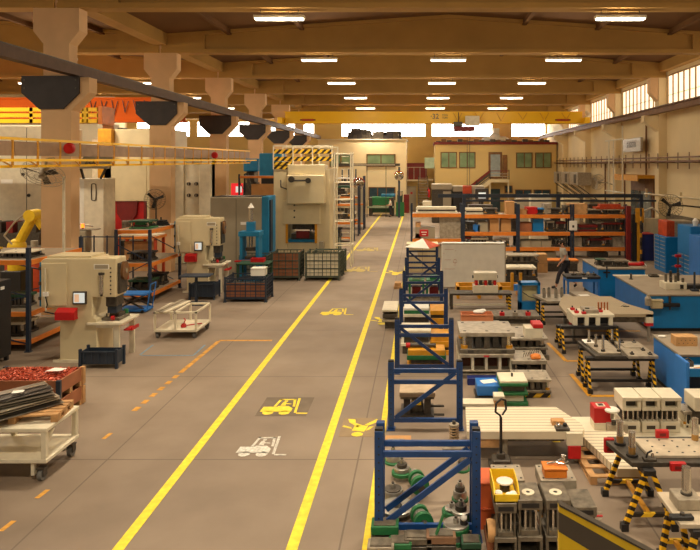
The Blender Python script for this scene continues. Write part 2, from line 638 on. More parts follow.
for xi, (x, side) in enumerate(((-4.46, 'left'), (1.25, 'middle'), (6.35, 'right'))):
    for i, y in enumerate([-3.9, 4.24, 12.27] + COLY[:6]):
        if side == 'middle' and i == 3:
            continue
        n = i - 3
        lab = 'lit tube lamp under the %s roof beam in view, %s one of its row' % (rows[max(0, n)], side)
        if n < 0:
            lab = 'lit tube lamp over the aisle behind the view, %s row' % side
        if first:
            lamp0.location = (x, y, 9.35)
            lamp0['label'] = lab
            first = False
        else:
            o = dup(lamp0, x, y, 9.35, label=lab)
            if side == 'right':
                for ch in o.children:
                    if ch.type == 'LIGHT' and ch.data.type == 'AREA':
                        if RIGHTL is None:
                            RIGHTL = ch.data.copy(); RIGHTL.energy = LAMPE * .55
                        ch.data = RIGHTL
for i, y in enumerate(COLY[:5] + [12.27]):
    for j, x in enumerate((-16.0, -22.0)):
        lab = 'lit tube lamp over the left bay, %s row away' % rows[i]
        if i == 5:
            lab = 'lit tube lamp over the left bay behind the view'
        o = dup(lamp0, x, y, 9.35, label=lab + (', farther side' if j else ', near side'))
        for ch in o.children:
            if ch.type == 'LIGHT' and ch.data.type == 'AREA':
                if LEFTL is None:
                    LEFTL = ch.data.copy(); LEFTL.energy = LAMPE * 1.7; LEFTL.spread = PI
                ch.data = LEFTL
# ================================================================== floor markings
def slab(pts, m, z=0.004):
    g = G()
    g.prism(pts, 'z', 0.0005, z, m)
    return g
for x, w_, y1, lab in ((-3.69, 0.14, 62, 'long yellow floor line along the left edge of the vehicle aisle'), (-1.57, 0.14, 60, 'long yellow floor line between the vehicle aisle and the walkway'), (-0.66, 0.1, 33, 'yellow floor line beside the row of blue frames')):
    solo(slab([(x - w_ / 2, 4), (x + w_ / 2, 4), (x + w_ / 2, y1), (x - w_ / 2, y1)], LINE), 'floor_line', lab, 'floor marking')
OL = [((-7.9, 12.0), (-4.3 - 3.3, 17.0), 'worn orange floor line running beside the cream press')]
def seg(a, b, w_, m):
    a, b = V(a), V(b)
    d = (b - a).normalized() * 0
    n = V((-(b - a).y, (b - a).x)).normalized() * w_ / 2
    return [tuple(a + n), tuple(b + n), tuple(b - n), tuple(a - n)]
g = G()
for k in range(13):
    t0, t1 = k / 13, (k + (0.55 if k < 6 else 0.9)) / 13
    a, b = V(at(134, 411)), V(at(219, 341))
    g.prism([tuple(p) for p in seg(a + (b - a) * t0, a + (b - a) * t1, 0.11, None)], 'z', 0.0005, 0.004, LINEO)
solo(g, 'floor_line', 'worn orange dashed floor line running up from the crates toward the machines', 'floor marking')
solo(slab(seg(at(219, 340.5), at(272, 340.5), 0.11, None), LINEO), 'floor_line', 'short orange cross line meeting the left yellow line', 'floor marking')
g = G()
for a, b in (((140, 355), (153, 345)), ((141, 355.5), (194, 355.5)), ((194, 355), (205, 345))):
    g.prism(seg(at(*a), at(*b), 0.05, None), 'z', 0.0005, 0.003, TAPE)
solo(g, 'floor_tape', 'pale blue taped outline on the floor in front of the white trolley', 'floor marking')
for px, py in ((42, 494), (107, 436), (7, 526)):
    x, y = at(px, py)
    g = slab([(x - .04, y - .12), (x + .03, y - .12), (x + .05, y + .12), (x - .02, y + .12)], LINEO, 0.003)
    solo(g, 'paint_patch', 'short worn orange dash on the floor, %s' % {494: 'middle one right of the trolley wheels', 436: 'far one nearest the dashed line', 526: 'nearest one'}[py], 'floor marking')
# corner lines of the trestle work places on the right
for i, (pts, lab) in enumerate((([(548, 343), (566, 361), (588, 361)], 'orange corner line under the trestle with the white die'),
                                ([(571, 374), (590, 396), (665, 396)], 'orange corner line under the trestle table with round posts'),
                                ([(566, 310), (590, 331), (640, 331)], 'orange corner line below the grooved work table'))):
    g = G()
    for a, b in zip(pts[:-1], pts[1:]):
        g.prism(seg(at(*a), at(*b), 0.1, None), 'z', 0.0005, 0.004, YELD)
    solo(g, 'floor_line', lab, 'floor marking')
g = G(); g.prism([(2.25, 10.85), (2.38, 10.85), (2.38, 11.9), (2.25, 11.9)], 'z', .0005, .004, LINE); g.prism([(2.38, 11.77), (2.8, 11.77), (2.8, 11.9), (2.38, 11.9)], 'z', .0005, .004, LINE)
solo(g, 'floor_line', 'bright yellow corner line left of the red and white die', 'floor marking')
g = G(); g.prism(seg(at(655, 372), at(683, 405), .1, None), 'z', .0005, .004, YELD)
solo(g, 'floor_line', 'orange floor line at the foot of the wooden-box workbench', 'floor marking')
# pictograms: dark square with a fork truck / walking figure
PADM = mat('floor_pad_brown', (112, 98, 82), 0.8, vary=0.2)
def truck(x, y, s, m, lab, pad=True, worn=False):
    t = thing('painted_truck_sign', lab, 'floor sign', x, y, 0)
    if pad:
        g = G(); g.prism([(-.55 * s, -.55 * s), (.62 * s, -.55 * s), (.62 * s, .62 * s), (-.55 * s, .62 * s)], 'z', .0004, .003, PADM); g.done('backing', t)
    g = G()
    q = lambda pts: g.prism([(a * s, b * s) for a, b in pts], 'z', 0.003, 0.006, m)
    q([(-.5, -.3), (.22, -.3), (.22, -.1), (.1, .05), (-.15, .05), (-.15, .0), (-.48, .0)])
    for cx in (-.3, .08):
        q([(cx + .13 * math.cos(a * PI / 5), -.36 + .12 * math.sin(a * PI / 5)) for a in range(10)])
    q([(-.25, .02), (-.19, .02), (-.13, .5), (-.19, .5)]); q([(-.19, .44), (.2, .44), (.2, .5), (-.19, .5)])
    q([(.2, .02), (.26, .02), (.2, .5), (.14, .5)])
    q([(-.1, .08), (.02, .08), (0, .3), (-.08, .3)]); q([(-.06, .32), (.02, .32), (.02, .4), (-.06, .4)])
    q([(0, .18), (.14, .16), (.14, .2), (0, .23)])
    q([(.3, -.36), (.36, -.36), (.3, .55), (.24, .55)]); q([(.36, -.42), (.62, -.42), (.62, -.36), (.36, -.36)])
    g.done('symbol', t)
    return t
x, y = at(284, 407)
truck(x, y, 0.82, LINE, 'yellow fork truck symbol painted on a dark square in the vehicle aisle, nearest yellow one')
x, y = at(262, 447)
truck(x, y, 0.75, CHALK, 'faded white fork truck outline painted low in the aisle, no dark square', pad=False)
x, y = at(336, 312); truck(x, y, 0.95, LINE, 'second yellow fork truck symbol up the aisle, beside the far mesh boxes', pad=False)
x, y = at(359, 269.5); truck(x, y, 1.4, LINEF, 'third fork truck symbol up the aisle, flattened by distance', pad=False)
x, y = at(369, 249.5); truck(x, y, 1.5, LINEF, 'farthest fork truck symbol in the aisle', pad=False)
def walker(x, y, s, lab, pad=True):
    t = thing('painted_walker_sign', lab, 'floor sign', x, y, 0)
    if pad:
        g = G(); g.prism([(-.5 * s, -.62 * s), (.55 * s, -.62 * s), (.55 * s, .75 * s), (-.5 * s, .75 * s)], 'z', .0004, .003, mat('floor_pad_tan', (150, 128, 98), .8)); g.done('backing', t)
    g = G()
    q = lambda pts: g.prism([(a * s, b * s) for a, b in pts], 'z', 0.003, 0.006, LINE)
    q([(-.16, -.2), (.2, -.28), (.3, .12), (.02, .2), (-.12, .1)])
    q([(-.36, .65), (-.14, .62), (-.1, .35), (.1, .2), (-.04, .05), (-.2, .28), (-.3, .4)])
    q([(.18, .22), (.28, .14), (.6, .5), (.52, .66), (.4, .5)])
    q([(.24, -.2), (.34, -.14), (.46, .1), (.34, .08)])
    q([(-.48, .08), (-.18, -.08), (-.2, .02), (-.44, .18)])
    q([(.02 + .17 * math.cos(a * PI / 6), -.46 + .15 * math.sin(a * PI / 6)) for a in range(12)])
    g.done('symbol', t)
x, y = at(358, 428); walker(x, y, 0.6, 'yellow walking figure painted on a tan square beside the nearest blue frame')
x, y = at(382, 321); walker(x, y, 0.75, 'small yellow walking figure on the walkway beside the second group of frames', False)
x, y = at(395, 273); walker(x, y, 0.9, 'distant yellow walking figure on the walkway near the red and white cap', False)

# ================================================================== left foreground trolley + sheets
def caster(par, x, y, r=0.09, rz=0.0, z=0):
    g = G()
    g.cyl((x - .03, y, z + r), (x + .03, y, z + r), r, WHEEL, 16)
    g.cyl((x - .04, y, z + r), (x + .04, y, z + r), r * .35, DSTEEL, 10)
    w_ = g.done('caster', par)
    g = G()
    g.box(x - .05, x - .035, y - .05, y + .05, z + r * .8, z + r * 2.2, DSTEEL); g.box(x + .035, x + .05, y - .05, y + .05, z + r * .8, z + r * 2.2, DSTEEL)
    g.box(x - .06, x + .06, y - .06, y + .06, z + r * 2.1, z + r * 2.3, DSTEEL)
    g.done('fork', w_)
t = thing('sheet_trolley', 'large cream steel trolley at the left edge carrying a pallet of metal sheets', 'trolley', -6.52, 9.95)
g = G()
g.box(-1, .98, -.46, .46, .73, .79, CREAM2, .008)
g.done('deck', t)
g = G(); g.box(-1, .98, -.46, .46, .27, .33, CREAM2, .008); g.done('shelf', t)
for px in (-.96, -.05, .93):
    for py in (-.42, .42):
        g = G(); g.box(px - .035, px + .035, py - .035, py + .035, .33, .73, CREAM2); g.done('post', t)
g = G()
g.bar((.93, -.2, .70), (.93, -.42, .5), .04, .04, CREAM2)
g.done('brace', t)
for px in (-.9, .88):
    for py in (-.4, .4):
        caster(t, px, py, .085, z=0)
        g = G(); g.box(px - .15, px - .1, py - .03, py + .03, .08, .27, CREAM2); g.done('foot', t)
# pallet on it
def pallet(w_, d, lab, x, y, z, rz=0, group=None, m=WOOD, name='wooden_pallet'):
    t = thing(name, lab, 'pallet', x, y, z, rz, group)
    for i in range(5):
        yy = -d / 2 + .05 + (d - .1) * i / 4
        g = G(); g.box(-w_ / 2, w_ / 2, yy - .05, yy + .05, .10, .12, m); g.done('deck_board', t)
    for sx in (-1, 0, 1):
        xx = sx * (w_ / 2 - .05)
        g = G()
        g.box(xx - .05, xx + .05, -d / 2, d / 2, .08, .10, m); g.box(xx - .05, xx + .05, -d / 2, d / 2, 0, .02, m)
        for sy in (-1, 0, 1):
            yy = sy * (d / 2 - .07); g.box(xx - .05, xx + .05, yy - .07, yy + .07, .02, .08, m)
        g.done('skid', t)
    return t
pallet(1.3, .62, 'wooden pallet under the fanned metal sheets on the cream trolley', -6.2, 9.95, .79, .14)
SH = [mat('sheet_metal_%s' % n, c, .35, .55, vary=.15, scale=2) for n, c in (('light', (190, 178, 158)), ('mid', (140, 130, 116)), ('dark', (70, 64, 60)))]
for i in range(34):
    g = G()
    L = 1.2 - .006 * i; wd = .13 if i % 3 else .18
    g.box(-L / 2, L / 2, -wd / 2, wd / 2, 0, .006, SH[R.choice((0, 0, 1, 1, 2))])
    a = .78 + R.uniform(-.12, .12)
    off = (-.34, -.17, 0, .15, .3)[(i * 3) % 5] * (1 - i / 60) + R.uniform(-.03, .03)
    o = solo(g, 'metal_sheet', 'long thin metal sheet in the loose stack on the wooden pallet of the cream trolley', 'metal sheet', -6.32 - off * math.sin(a), 9.93 + off * math.cos(a), .925 + .0068 * i, a, 'loose metal sheets on the pallet')
    o.rotation_euler = (R.uniform(-.02, .02), -.03, a)
g = G(); g.cbox((0, 0, .008), (.16, .12, .004), PAPER)
solo(g, 'paper_tag', 'small white paper tag lying on the fanned metal sheets', 'paper', -6.25, 9.95, 1.17, .3)
# two stacked wooden crates of copper parts
def crate(lab, z, full):
    t = thing('wooden_crate', lab, 'crate', -7.4, 12.2, z, 0, 'stacked crates of copper parts')
    g = G()
    W, D, h = 1.5, .82, .36
    for (a, b, c, d) in ((-W / 2, W / 2, -D / 2, -D / 2 + .03), (-W / 2, W / 2, D / 2 - .03, D / 2), (W / 2 - .03, W / 2, -D / 2 + .03, D / 2 - .03), (-W / 2, -W / 2 + .03, -D / 2 + .03, D / 2 - .03)):
        g.box(a, b, c, d, .1, h - .01, WOODR)
    g.box(-W / 2 + .03, W / 2 - .03, -D / 2 + .03, D / 2 - .03, .1, .12, WOODR)
    g.done('box', t)
    for sy in (-1, 0, 1):
        g = G(); g.box(-W / 2, W / 2, sy * .36 - .05, sy * .36 + .05, 0, .1, WOOD); g.done('runner', t)
    for sx in (-1, 1):
        for sy in (-1, 1):
            g = G(); g.box(sx * W / 2 - .04, sx * W / 2 + .04, sy * D / 2 - .04, sy * D / 2 + .012 * sy + .03, .02, h, DARKB if sx * sy < 0 else WOOD); g.done('corner_post', t)
    return t
crate('lower wooden crate of the stack behind the sheet trolley', 0, 0)
crate('upper wooden crate heaped with copper stampings behind the sheet trolley', .37, 1)
g = G()
for i in range(900):
    x, y = R.uniform(-.68, .68), R.uniform(-.36, .36)
    zz = .03 * math.cos(x * 2) + R.uniform(-.02, .015)
    g.cbox((x, y, zz), (R.uniform(.03, .09), R.uniform(.015, .04), .006), COPPER, R.uniform(0, 6), R.uniform(-.6, .6), R.uniform(-.6, .6))
g.box(-.71, .71, -.37, .37, -.2, -.03, COPPER)
o = solo(g, 'copper_stampings', 'heap of small red copper stampings filling the upper wooden crate', 'metal parts', -7.4, 12.2, .37 + .33)
o['kind'] = 'stuff'
g = G(); g.prism([(-.16, -.08), (.12, -.12), (.2, .04), (-.05, .12)], 'z', 0, .004, PAPER)
solo(g, 'paper_sheet', 'white paper sheet lying on the copper stampings', 'paper', -6.95, 12.2, .80, .2)

# ================================================================== C-frame presses (side toward camera, ram toward the aisle)
def cpress(lab, x, y, rz=0):
    """origin at the floor, left front corner; 1.95 m long in x, 1.1 m deep in y, 2.5 m high"""
    t = thing('eccentric_press', lab, 'press', x, y, 0, rz)
    g = G()
    g.prism([(0, 1.27), (.45, 1.27), (.45, .05), (.35, .05), (.35, 0), (1.32, 0), (1.32, 1.0), (1.22, 1.06), (1.22, 2.42), (.08, 2.42), (0, 2.36)], 'y', 0, 1.1, CREAM, .012)
    g.box(1.2, 1.78, 0, .7, 1.52, 2.42, CREAM, .012)
    g.box(.1, 1.15, .1, 1.0, 2.42, 2.47, CREAM)
    g.done('body', t)
    g = G(); g.box(.02, .62, -.03, 0, 1.32, 2.32, CREAM, .01); g.done('side_cover', t)
    g = G(); g.box(-.05, -.01, .02, 1.08, 1.3, 2.33, CBLUE, .01); d = g.done('door', t, 'blue rear door')
    for z in (1.45, 1.8, 2.15):
        g = G(); g.box(-.06, .0, -.01, .02, z, z + .08, DSTEEL); g.done('hinge', d)
    g = G(); g.box(.78, 1.1, -.08, 0, 1.36, 1.66, DSTEEL, .01); s = g.done('control_panel', t)
    g = G(); g.box(.81, 1.07, -.085, -.08, 1.4, 1.63, SCREEN); g.box(.83, .94, -.087, -.085, 1.42, 1.6, SCRW); g.done('screen', s, 'lit touch screen')
    g = G(); g.box(1.26, 1.62, -.006, 0, 2.17, 2.29, PAPER); g.box(1.28, 1.6, -.008, -.006, 2.185, 2.275, GREYP); g.done('name_plate', t)
    g = G(); g.cyl((1.46, -.06, 1.6), (1.46, -.06, 2.05), .05, CHROME, 14); g.cyl((1.46, -.06, 2.05), (1.46, -.06, 2.1), .07, DSTEEL, 14); g.box(1.44, 1.48, -.08, -.02, 1.55, 1.62, DSTEEL)
    g.done('balance_cylinder', t)
    g = G()
    for k in range(7): g.cyl((1.66, -.01, 1.6 + .1 * k), (1.66, 0, 1.6 + .1 * k), .02, DSTEEL, 8)
    g.done('bolt', t)
    g = G(); g.box(1.5, 1.76, .1, .6, 1.28, 1.56, DSTEEL, .02); g.box(1.52, 1.74, .15, .55, 1.12, 1.28, DARKB, .01); g.done('ram', t)
    g = G(); g.box(1.78, 1.84, .1, .62, 1.58, 2.3, DSTEEL, .01); g.cyl((1.82, .36, 2.1), (1.9, .36, 2.1), .22, RAILB, 20); g.cyl((1.88, .36, 2.1), (1.92, .36, 2.1), .06, CHROME, 12)
    g.done('flywheel', t)
    g = G(); g.box(1.1, 1.95, -.06, 1.16, .87, .93, CREAM2, .008); g.done('table', t)
    g = G(); g.box(1.36, 1.8, .2, .9, .93, 1.0, DIE, .01); g.box(1.42, 1.74, .35, .75, 1.0, 1.08, DSTEEL); g.cyl((1.5, .3, .95), (1.5, .3, 1.12), .03, CHROME); g.cyl((1.6, .2, 1.0), (1.68, .2, 1.0), .05, RED)
    g.cyl((1.72, .85, .94), (1.72, .85, 1.1), .06, GREEN)
    g.done('tool', t)
    for yy in (.0, 1.02):
        g = G(); g.box(1.74, 1.86, yy, yy + .08, 0, .87, CREAM2); g.done('leg', t)
    g = G(); g.box(1.3, 1.84, 0, 1.1, .8, .87, CREAM2); g.done('table_frame', t)
    g = G(); g.box(1.86, 2.06, .3, .8, .68, .71, RED); g.box(2.04, 2.06, .3, .8, .71, .76, RED); g.done('scrap_tray', t, 'red tray')
    g = G(); g.box(.42, .88, -.22, 0, 1.02, 1.05, RED); g.prism([(-.22, 1.05), (-.22, 1.2), (-.02, 1.28), (-.02, 1.05)], 'x', .42, .88, RED); g.done('scrap_bin', t, 'red wall bin')
    g = G(); g.box(.3, 1.4, -.04, -.0, 0, .06, CREAM2); g.done('base_plate', t)
    g = G(); g.tube([(.12, -.05, 2.2), (.12, -.05, 1.5), (.14, -.05, 1.2)], .022, CREAM2); g.box(.08, .2, -.1, 0, 1.55, 1.65, PAPER); g.tube([(.13, -.06, 1.55), (.18, -.06, 1.35), (.12, -.05, 1.22)], .012, BLACK); g.done('conduit', t)
    return t
P1 = cpress('cream C-frame press nearest at left, with red bin and lit screen on its side', -9.03, 15.25)
P1.scale = (1, .78, 1.02)
P2 = dup(P1, -9.02, 23.6, label='farther cream C-frame press behind the orange shelving, beside a small blue desk', sc=(.92, .78, 1.13))
g = G(); g.cyl((0, 0, 0), (0, 0, 4.4), .035, CREAM2, 10)
solo(g, 'cable_pole', 'slim cream conduit pole standing behind the nearest cream press', 'pole', -9.35, 16.8)

# crates/bins of sheet steel
def steelbin(lab, x, y, w_, d, h, m, rz=0, group=None, name='steel_bin', cat='bin'):
    t = thing(name, lab, cat, x, y, 0, rz, group)
    g = G()
    s = .02
    for (a, b, c, e) in ((-w_ / 2, w_ / 2, -d / 2, -d / 2 + s), (-w_ / 2, w_ / 2, d / 2 - s, d / 2), (-w_ / 2, -w_ / 2 + s, -d / 2 + s, d / 2 - s), (w_ / 2 - s, w_ / 2, -d / 2 + s, d / 2 - s)):
        g.box(a, b, c, e, .1, h - .06, m)
    g.box(-w_ / 2 + s, w_ / 2 - s, -d / 2 + s, d / 2 - s, .1, .12, m)
    for k in range(5):
        xx = -w_ / 2 + w_ * (k + .5) / 5
        g.box(xx - .02, xx + .02, -d / 2 - .015, -d / 2, .12, h - .08, m)
    g.done('body', t)
    for sx in (-1, 1):
        for sy in (-1, 1):
            g = G(); x_, y_ = sx * w_ / 2, sy * d / 2
            g.box(x_ - .03, x_ + .03, y_ - .03, y_ + .03, 0, h, m, .004); g.done('corner_leg', t)
    g = G(); g.box(-w_ / 2, w_ / 2, -d / 2 - .02, -d / 2 + .02, h - .09, h - .05, m); g.done('rim', t)
    return t
steelbin('dark blue steel bin on the floor in front of the nearest cream press', -7.42, 14.95, .84, .36, .45, DARKB)
steelbin('small dark blue bin in front of the farther cream press', -7.6, 22.6, .85, .6, .6, DARKB)
# blue desk at P2
t = thing('work_table', 'small blue-grey pedestal table beside the farther cream press', 'table', -7.55, 21.6)
g = G(); g.box(-.5, .5, -.3, .3, .95, 1.0, DARKB, .01); g.done('top', t)
g = G(); g.cyl((0, 0, .04), (0, 0, .95), .05, DARKB); g.done('column', t)
g = G(); g.box(-.3, .3, -.25, .25, 0, .04, DARKB); g.done('foot', t)

# ================================================================== white trolley with bars
t = thing('flat_trolley', 'small white steel trolley with a lower deck and long bars on top', 'trolley', -6.62, 17.9)
for (x0, x1, y0, y1) in ((-.58, .58, -.6, -.55), (-.58, .58, .55, .6), (-.58, -.53, -.6, .6), (.53, .58, -.6, .6), (-.03, .02, -.6, .6)):
    g = G(); g.box(x0, x1, y0, y1, .68, .73, CREAM2); g.done('top_rail', t)
for sx in (-.555, -.0, .555):
    for sy in (-.575, .575):
        g = G(); g.box(sx - .025, sx + .025, sy - .025, sy + .025, .24, .68, CREAM2); g.done('post', t)
g = G(); g.box(-.58, .58, -.6, .6, .18, .24, CREAM2, .006); g.done('shelf', t)
for sx in (-.5, .5):
    for sy in (-.5, .5):
        caster(t, sx, sy, .07)
for k in range(4):
    g = G(); g.box(-.05, .05, -.72, .72, 0, .03, LGREY if k % 2 else CREAM2)
    o = solo(g, 'steel_bar', 'long flat steel bar lying across the top of the small white trolley', 'bar', -7.0 + .11 * k, 17.9, .73 + (.0 if k < 3 else .033), 0, 'bars on the white trolley')
    o.rotation_euler = (0, 0, -.10)
    if k == 3: o.location.x = -6.98
g = G(); g.lathe([(0, 0), (.07, 0), (.08, .05), (.05, .1), (0, .1)], (0, 0, 0), RED); g.tube([(0, 0, .1), (.05, 0, .2), (.0, .02, .24)], .012, RED)
solo(g, 'lifting_clamp', 'red lifting clamp standing on the lower deck of the white trolley', 'clamp', -6.5, 17.6, .24)
g = G(); g.bar((0, 0, .012), (.35, .25, .012), .03, .024, RED)
solo(g, 'pry_bar', 'thin red bar lying on the lower deck of the white trolley', 'bar', -6.48, 17.75, .24)

# ================================================================== shelving racks
def rack(lab, x, y, w_, d, h, levels, rz=0, up=DKRACK, bm_=ORANGE, deck=True, group=None, nb=1, deckm=None, back=True, bt=.12):
    """origin: left front corner on the floor; opens toward -y"""
    t = thing('pallet_rack', lab, 'rack', x, y, 0, rz, group)
    for k in range(nb + 1):
        xx = w_ * k / nb
        g = G()
        for yy in (.05, d - .05):
            g.box(xx - .045, xx + .045, yy - .045, yy + .045, 0, h, up)
            g.box(xx - .07, xx + .07, yy - .07, yy + .07, 0, .02, up)
        zz = .2; s = 1
        while zz < h - .7:
            a, b = (.05, d - .05) if s > 0 else (d - .05, .05)
            g.bar((xx, a, zz), (xx, b, zz + .6), .03, .03, up); zz += .6; s = -s
        g.done('upright_frame', t)
    for z in levels:
        for k in range(nb):
            a, b = w_ * k / nb + .045, w_ * (k + 1) / nb - .045
            g = G(); g.box(a, b, .0, .05, z - bt, z, bm_, .004); g.done('beam', t)
            g = G(); g.box(a, b, d - .05, d, z - bt, z, bm_, .004); g.done('beam', t)
            if deck:
                g = G(); g.box(a, b, .05, d - .05, z - .03, z, deckm or TOPG); g.done('deck', t)
    return t
# rack between the two cream presses (long side faces the aisle)
def endbeams(t, w_, d, levels, m=ORANGE):
    for z in levels:
        for x in (0, w_ - .05):
            g = G(); g.box(x, x + .05, .1, d - .1, z - .12, z, m, .004); g.done('end_beam', t)
RA = rack('orange and navy shelf rack loaded with green dies between the two cream presses', -9.15, 21.8, 2.7, 1.25, 2.5, (.32, 1.35, 2.48), rz=PI / 2)
endbeams(RA, 2.7, 1.25, (.32, 1.35, 2.48))
RB = rack('orange and navy shelf rack at the left edge behind the nearest cream press', -9.8, 16.1, 2.5, 2.8, 2.62, (.3, 1.0, 2.3), rz=PI / 2, nb=1)
endbeams(RB, 2.5, 2.8, (.3, 1.0, 2.3))

# generic small stock for shelves
def die(w_, d, h, style=0, top=DIE, body=DIE, post=CHROME):
    """a press tool: bolster plates, blocks, guide posts, punches"""
    g = G()
    p = h * .2
    g.box(-w_ / 2, w_ / 2, -d / 2, d / 2, 0, p, body, .006)
    g.box(-w_ / 2, w_ / 2, -d / 2, d / 2, h - p, h, top, .006)
    q = min(w_, d) * .1
    for sx in (-1, 1):
        for sy in (-1, 1):
            x, y = sx * (w_ / 2 - q), sy * (d / 2 - q)
            g.cyl((x, y, p), (x, y, h - p), q * .45, post, 10)
    if style % 3 == 0:
        g.box(-w_ * .28, w_ * .28, -d * .36, d * .36, p, h * .45, DSTEEL)
        g.box(-w_ * .3, w_ * .3, -d * .34, d * .34, h * .5, h - p, DIE)
    elif style % 3 == 1:
        for k in range(4):
            x = -w_ * .3 + w_ * .2 * k
            g.box(x - w_ * .06, x + w_ * .06, -d * .4, d * .4, p, h - p, DSTEEL if k % 2 else DIE)
    else:
        g.box(-w_ * .45, -w_ * .36, -d * .45, d * .45, p, h - p, body)
        g.box(w_ * .36, w_ * .45, -d * .45, d * .45, p, h - p, body)
        g.box(-w_ * .25, w_ * .25, -d * .3, d * .3, p, h * .6, DSTEEL)
    for k in range(3):
        x = -w_ * .3 + w_ * .3 * k
        g.cyl((x, -d * .3, h), (x, -d * .3, h + .008), min(w_, d) * .05, BLACK, 10)
    return g
def diething(lab, x, y, z, w_, d, h, style=0, top=DIE, body=DIE, rz=0, group=None, name='press_die'):
    """die with parts: lower shoe, upper shoe, guide posts, punch block"""
    t = thing(name, lab, 'die', x, y, z, rz, group)
    p = h * .2
    g = G(); g.box(-w_ / 2, w_ / 2, -d / 2, d / 2, 0, p, body, .006)
    for k in (-.3, .3): g.box(w_ * k - w_ * .05, w_ * k + w_ * .05, -d / 2 - .01, -d / 2, p * .2, p * .8, DSTEEL)
    g.done('lower_shoe', t)
    g = G(); g.box(-w_ / 2, w_ / 2, -d / 2, d / 2, h - p, h, top, .006)
    for sx in (-.4, 0, .4):
        for sy in (-.36, .36):
            g.cyl((w_ * sx, d * sy, h), (w_ * sx, d * sy, h + .004), min(w_, d) * .035, BLACK, 10)
    g.done('upper_shoe', t)
    q = min(w_, d) * .11
    for sx in (-1, 1):
        for sy in (-1, 1):
            x_, y_ = sx * (w_ / 2 - q), sy * (d / 2 - q)
            g = G(); g.cyl((x_, y_, p), (x_, y_, h - p), q * .45, CHROME, 10); g.cyl((x_, y_, p), (x_, y_, p + h * .15), q * .7, YELD if style > 2 else DSTEEL, 10); g.done('guide_post', t)
    g = G()
    if style % 3 == 0:
        g.box(-w_ * .3, w_ * .3, -d * .4, d * .4, p, h * .48, DSTEEL, .004); g.box(-w_ * .26, w_ * .26, -d * .38, d * .38, h * .5, h - p, body, .004)
    elif style % 3 == 1:
        for k in range(5):
            x_ = -w_ * .32 + w_ * .16 * k
            g.box(x_ - w_ * .05, x_ + w_ * .05, -d * .42, d * .42, p, h - p, DSTEEL if k % 2 else body)
    else:
        g.box(-w_ * .47, -w_ * .38, -d * .45, d * .45, p, h - p, body); g.box(w_ * .38, w_ * .47, -d * .45, d * .45, p, h - p, body)
        g.box(-w_ * .05, w_ * .05, -d * .45, d * .45, p, h - p, body)
        g.box(-w_ * .3, w_ * .3, -d * .3, d * .3, p, h * .55, DSTEEL)
    g.done('punch_block', t)
    return t
def boxy(lab, x, y, z, w_, d, h, m, rz=0, name='storage_box', cat='box', group=None, lid=None):
    t = thing(name, lab, cat, x, y, z, rz, group)
    g = G(); s = .015
    for (a, b, c, e) in ((-w_ / 2, w_ / 2, -d / 2, -d / 2 + s), (-w_ / 2, w_ / 2, d / 2 - s, d / 2), (-w_ / 2, -w_ / 2 + s, -d / 2 + s, d / 2 - s), (w_ / 2 - s, w_ / 2, -d / 2 + s, d / 2 - s)):
        g.box(a, b, c, e, 0, h, m)
    g.box(-w_ / 2 + s, w_ / 2 - s, -d / 2 + s, d / 2 - s, 0, s, m)
    g.done('shell', t)
    if lid is not None:
        g = G(); g.box(-w_ / 2 - .01, w_ / 2 + .01, -d / 2 - .01, d / 2 + .01, h, h + .025, lid, .004); g.done('lid', t)
    else:
        g = G()
        g.box(-w_ / 2 - .012, w_ / 2 + .012, -d / 2 - .012, -d / 2, h - .03, h, m); g.box(-w_ / 2 - .012, w_ / 2 + .012, d / 2, d / 2 + .012, h - .03, h, m)
        g.done('rim', t)
    return t
# rack A load
diething('green die with dark top on the upper shelf of the shelf rack between the presses', -9.75, 22.6, 2.48, .7, .8, .28, 0, DGREEN, GREEN)
g = G()
for k in range(3): g.lathe([(.02, 0), (.3 - .04 * k, 0), (.3 - .04 * k, .05), (.02, .05)], (0, 0, .07 * k), BLACK, 18)
g.cyl((0, 0, 0), (0, 0, .3), .03, DSTEEL)
solo(g, 'spring_disc_stack', 'black stack of round plates on the upper shelf, behind the green die', 'discs', -9.55, 23.6, 2.48)
diething('black die on the middle shelf of the shelf rack between the presses', -9.75, 22.5, 1.35, .8, .7, .32, 1, BLACK, DSTEEL)
diething('dark green die on the lowest shelf of the shelf rack between the presses', -9.75, 22.6, .32, .8, .7, .38, 2, DGREEN, DSTEEL)
diething('black die behind the dark green one on the lowest shelf of the shelf rack', -9.65, 23.6, .32, .6, .5, .42, 1, BLACK, DSTEEL)
# rack B load
diething('small green die on the middle shelf of the left edge rack', -10.5, 16.8, 1.0, .6, .5, .34, 1, DGREEN, DSTEEL)
diething('dark die left of the small green one on the left edge rack', -11.6, 16.8, 1.0, .8, .6, .42, 0, DSTEEL, DGREEN)
diething('stack of cream plates on the lowest shelf of the left edge rack', -10.6, 16.8, .3, .8, .7, .36, 1, CREAM2, DSTEEL)
diething('dark die on the lowest shelf at the far left of the left edge rack', -11.8, 16.8, .3, .7, .7, .42, 2, DSTEEL, DSTEEL)
diething('yellow machine tool part on top shelf of the left edge rack', -11.4, 16.8, 2.3, .6, .5, .22, 0, YEL, DSTEEL)
diething('cream topped plate set on the top shelf of the left edge rack', -10.45, 16.8, 2.3, .8, .7, .16, 1, CREAM2, DSTEEL)
diething('grey tool plate stack, far left of the top shelf of the left edge rack', -12.2, 16.9, 2.3, .5, .5, .2, 1, LGREY, DSTEEL)
for (x, y, z, m, l) in ((-11.6, 17.2, 1.42, YEL, 'x'),):
    g = G(); g.lathe([(0, 0), (.14, 0), (.16, .05), (.1, .18), (.05, .24), (0, .24)], (0, 0, 0), m)
    solo(g, 'yellow_hopper', 'yellow rounded casting lying on the middle shelf of the left edge rack', 'casting', x, 17.0, 1.42)
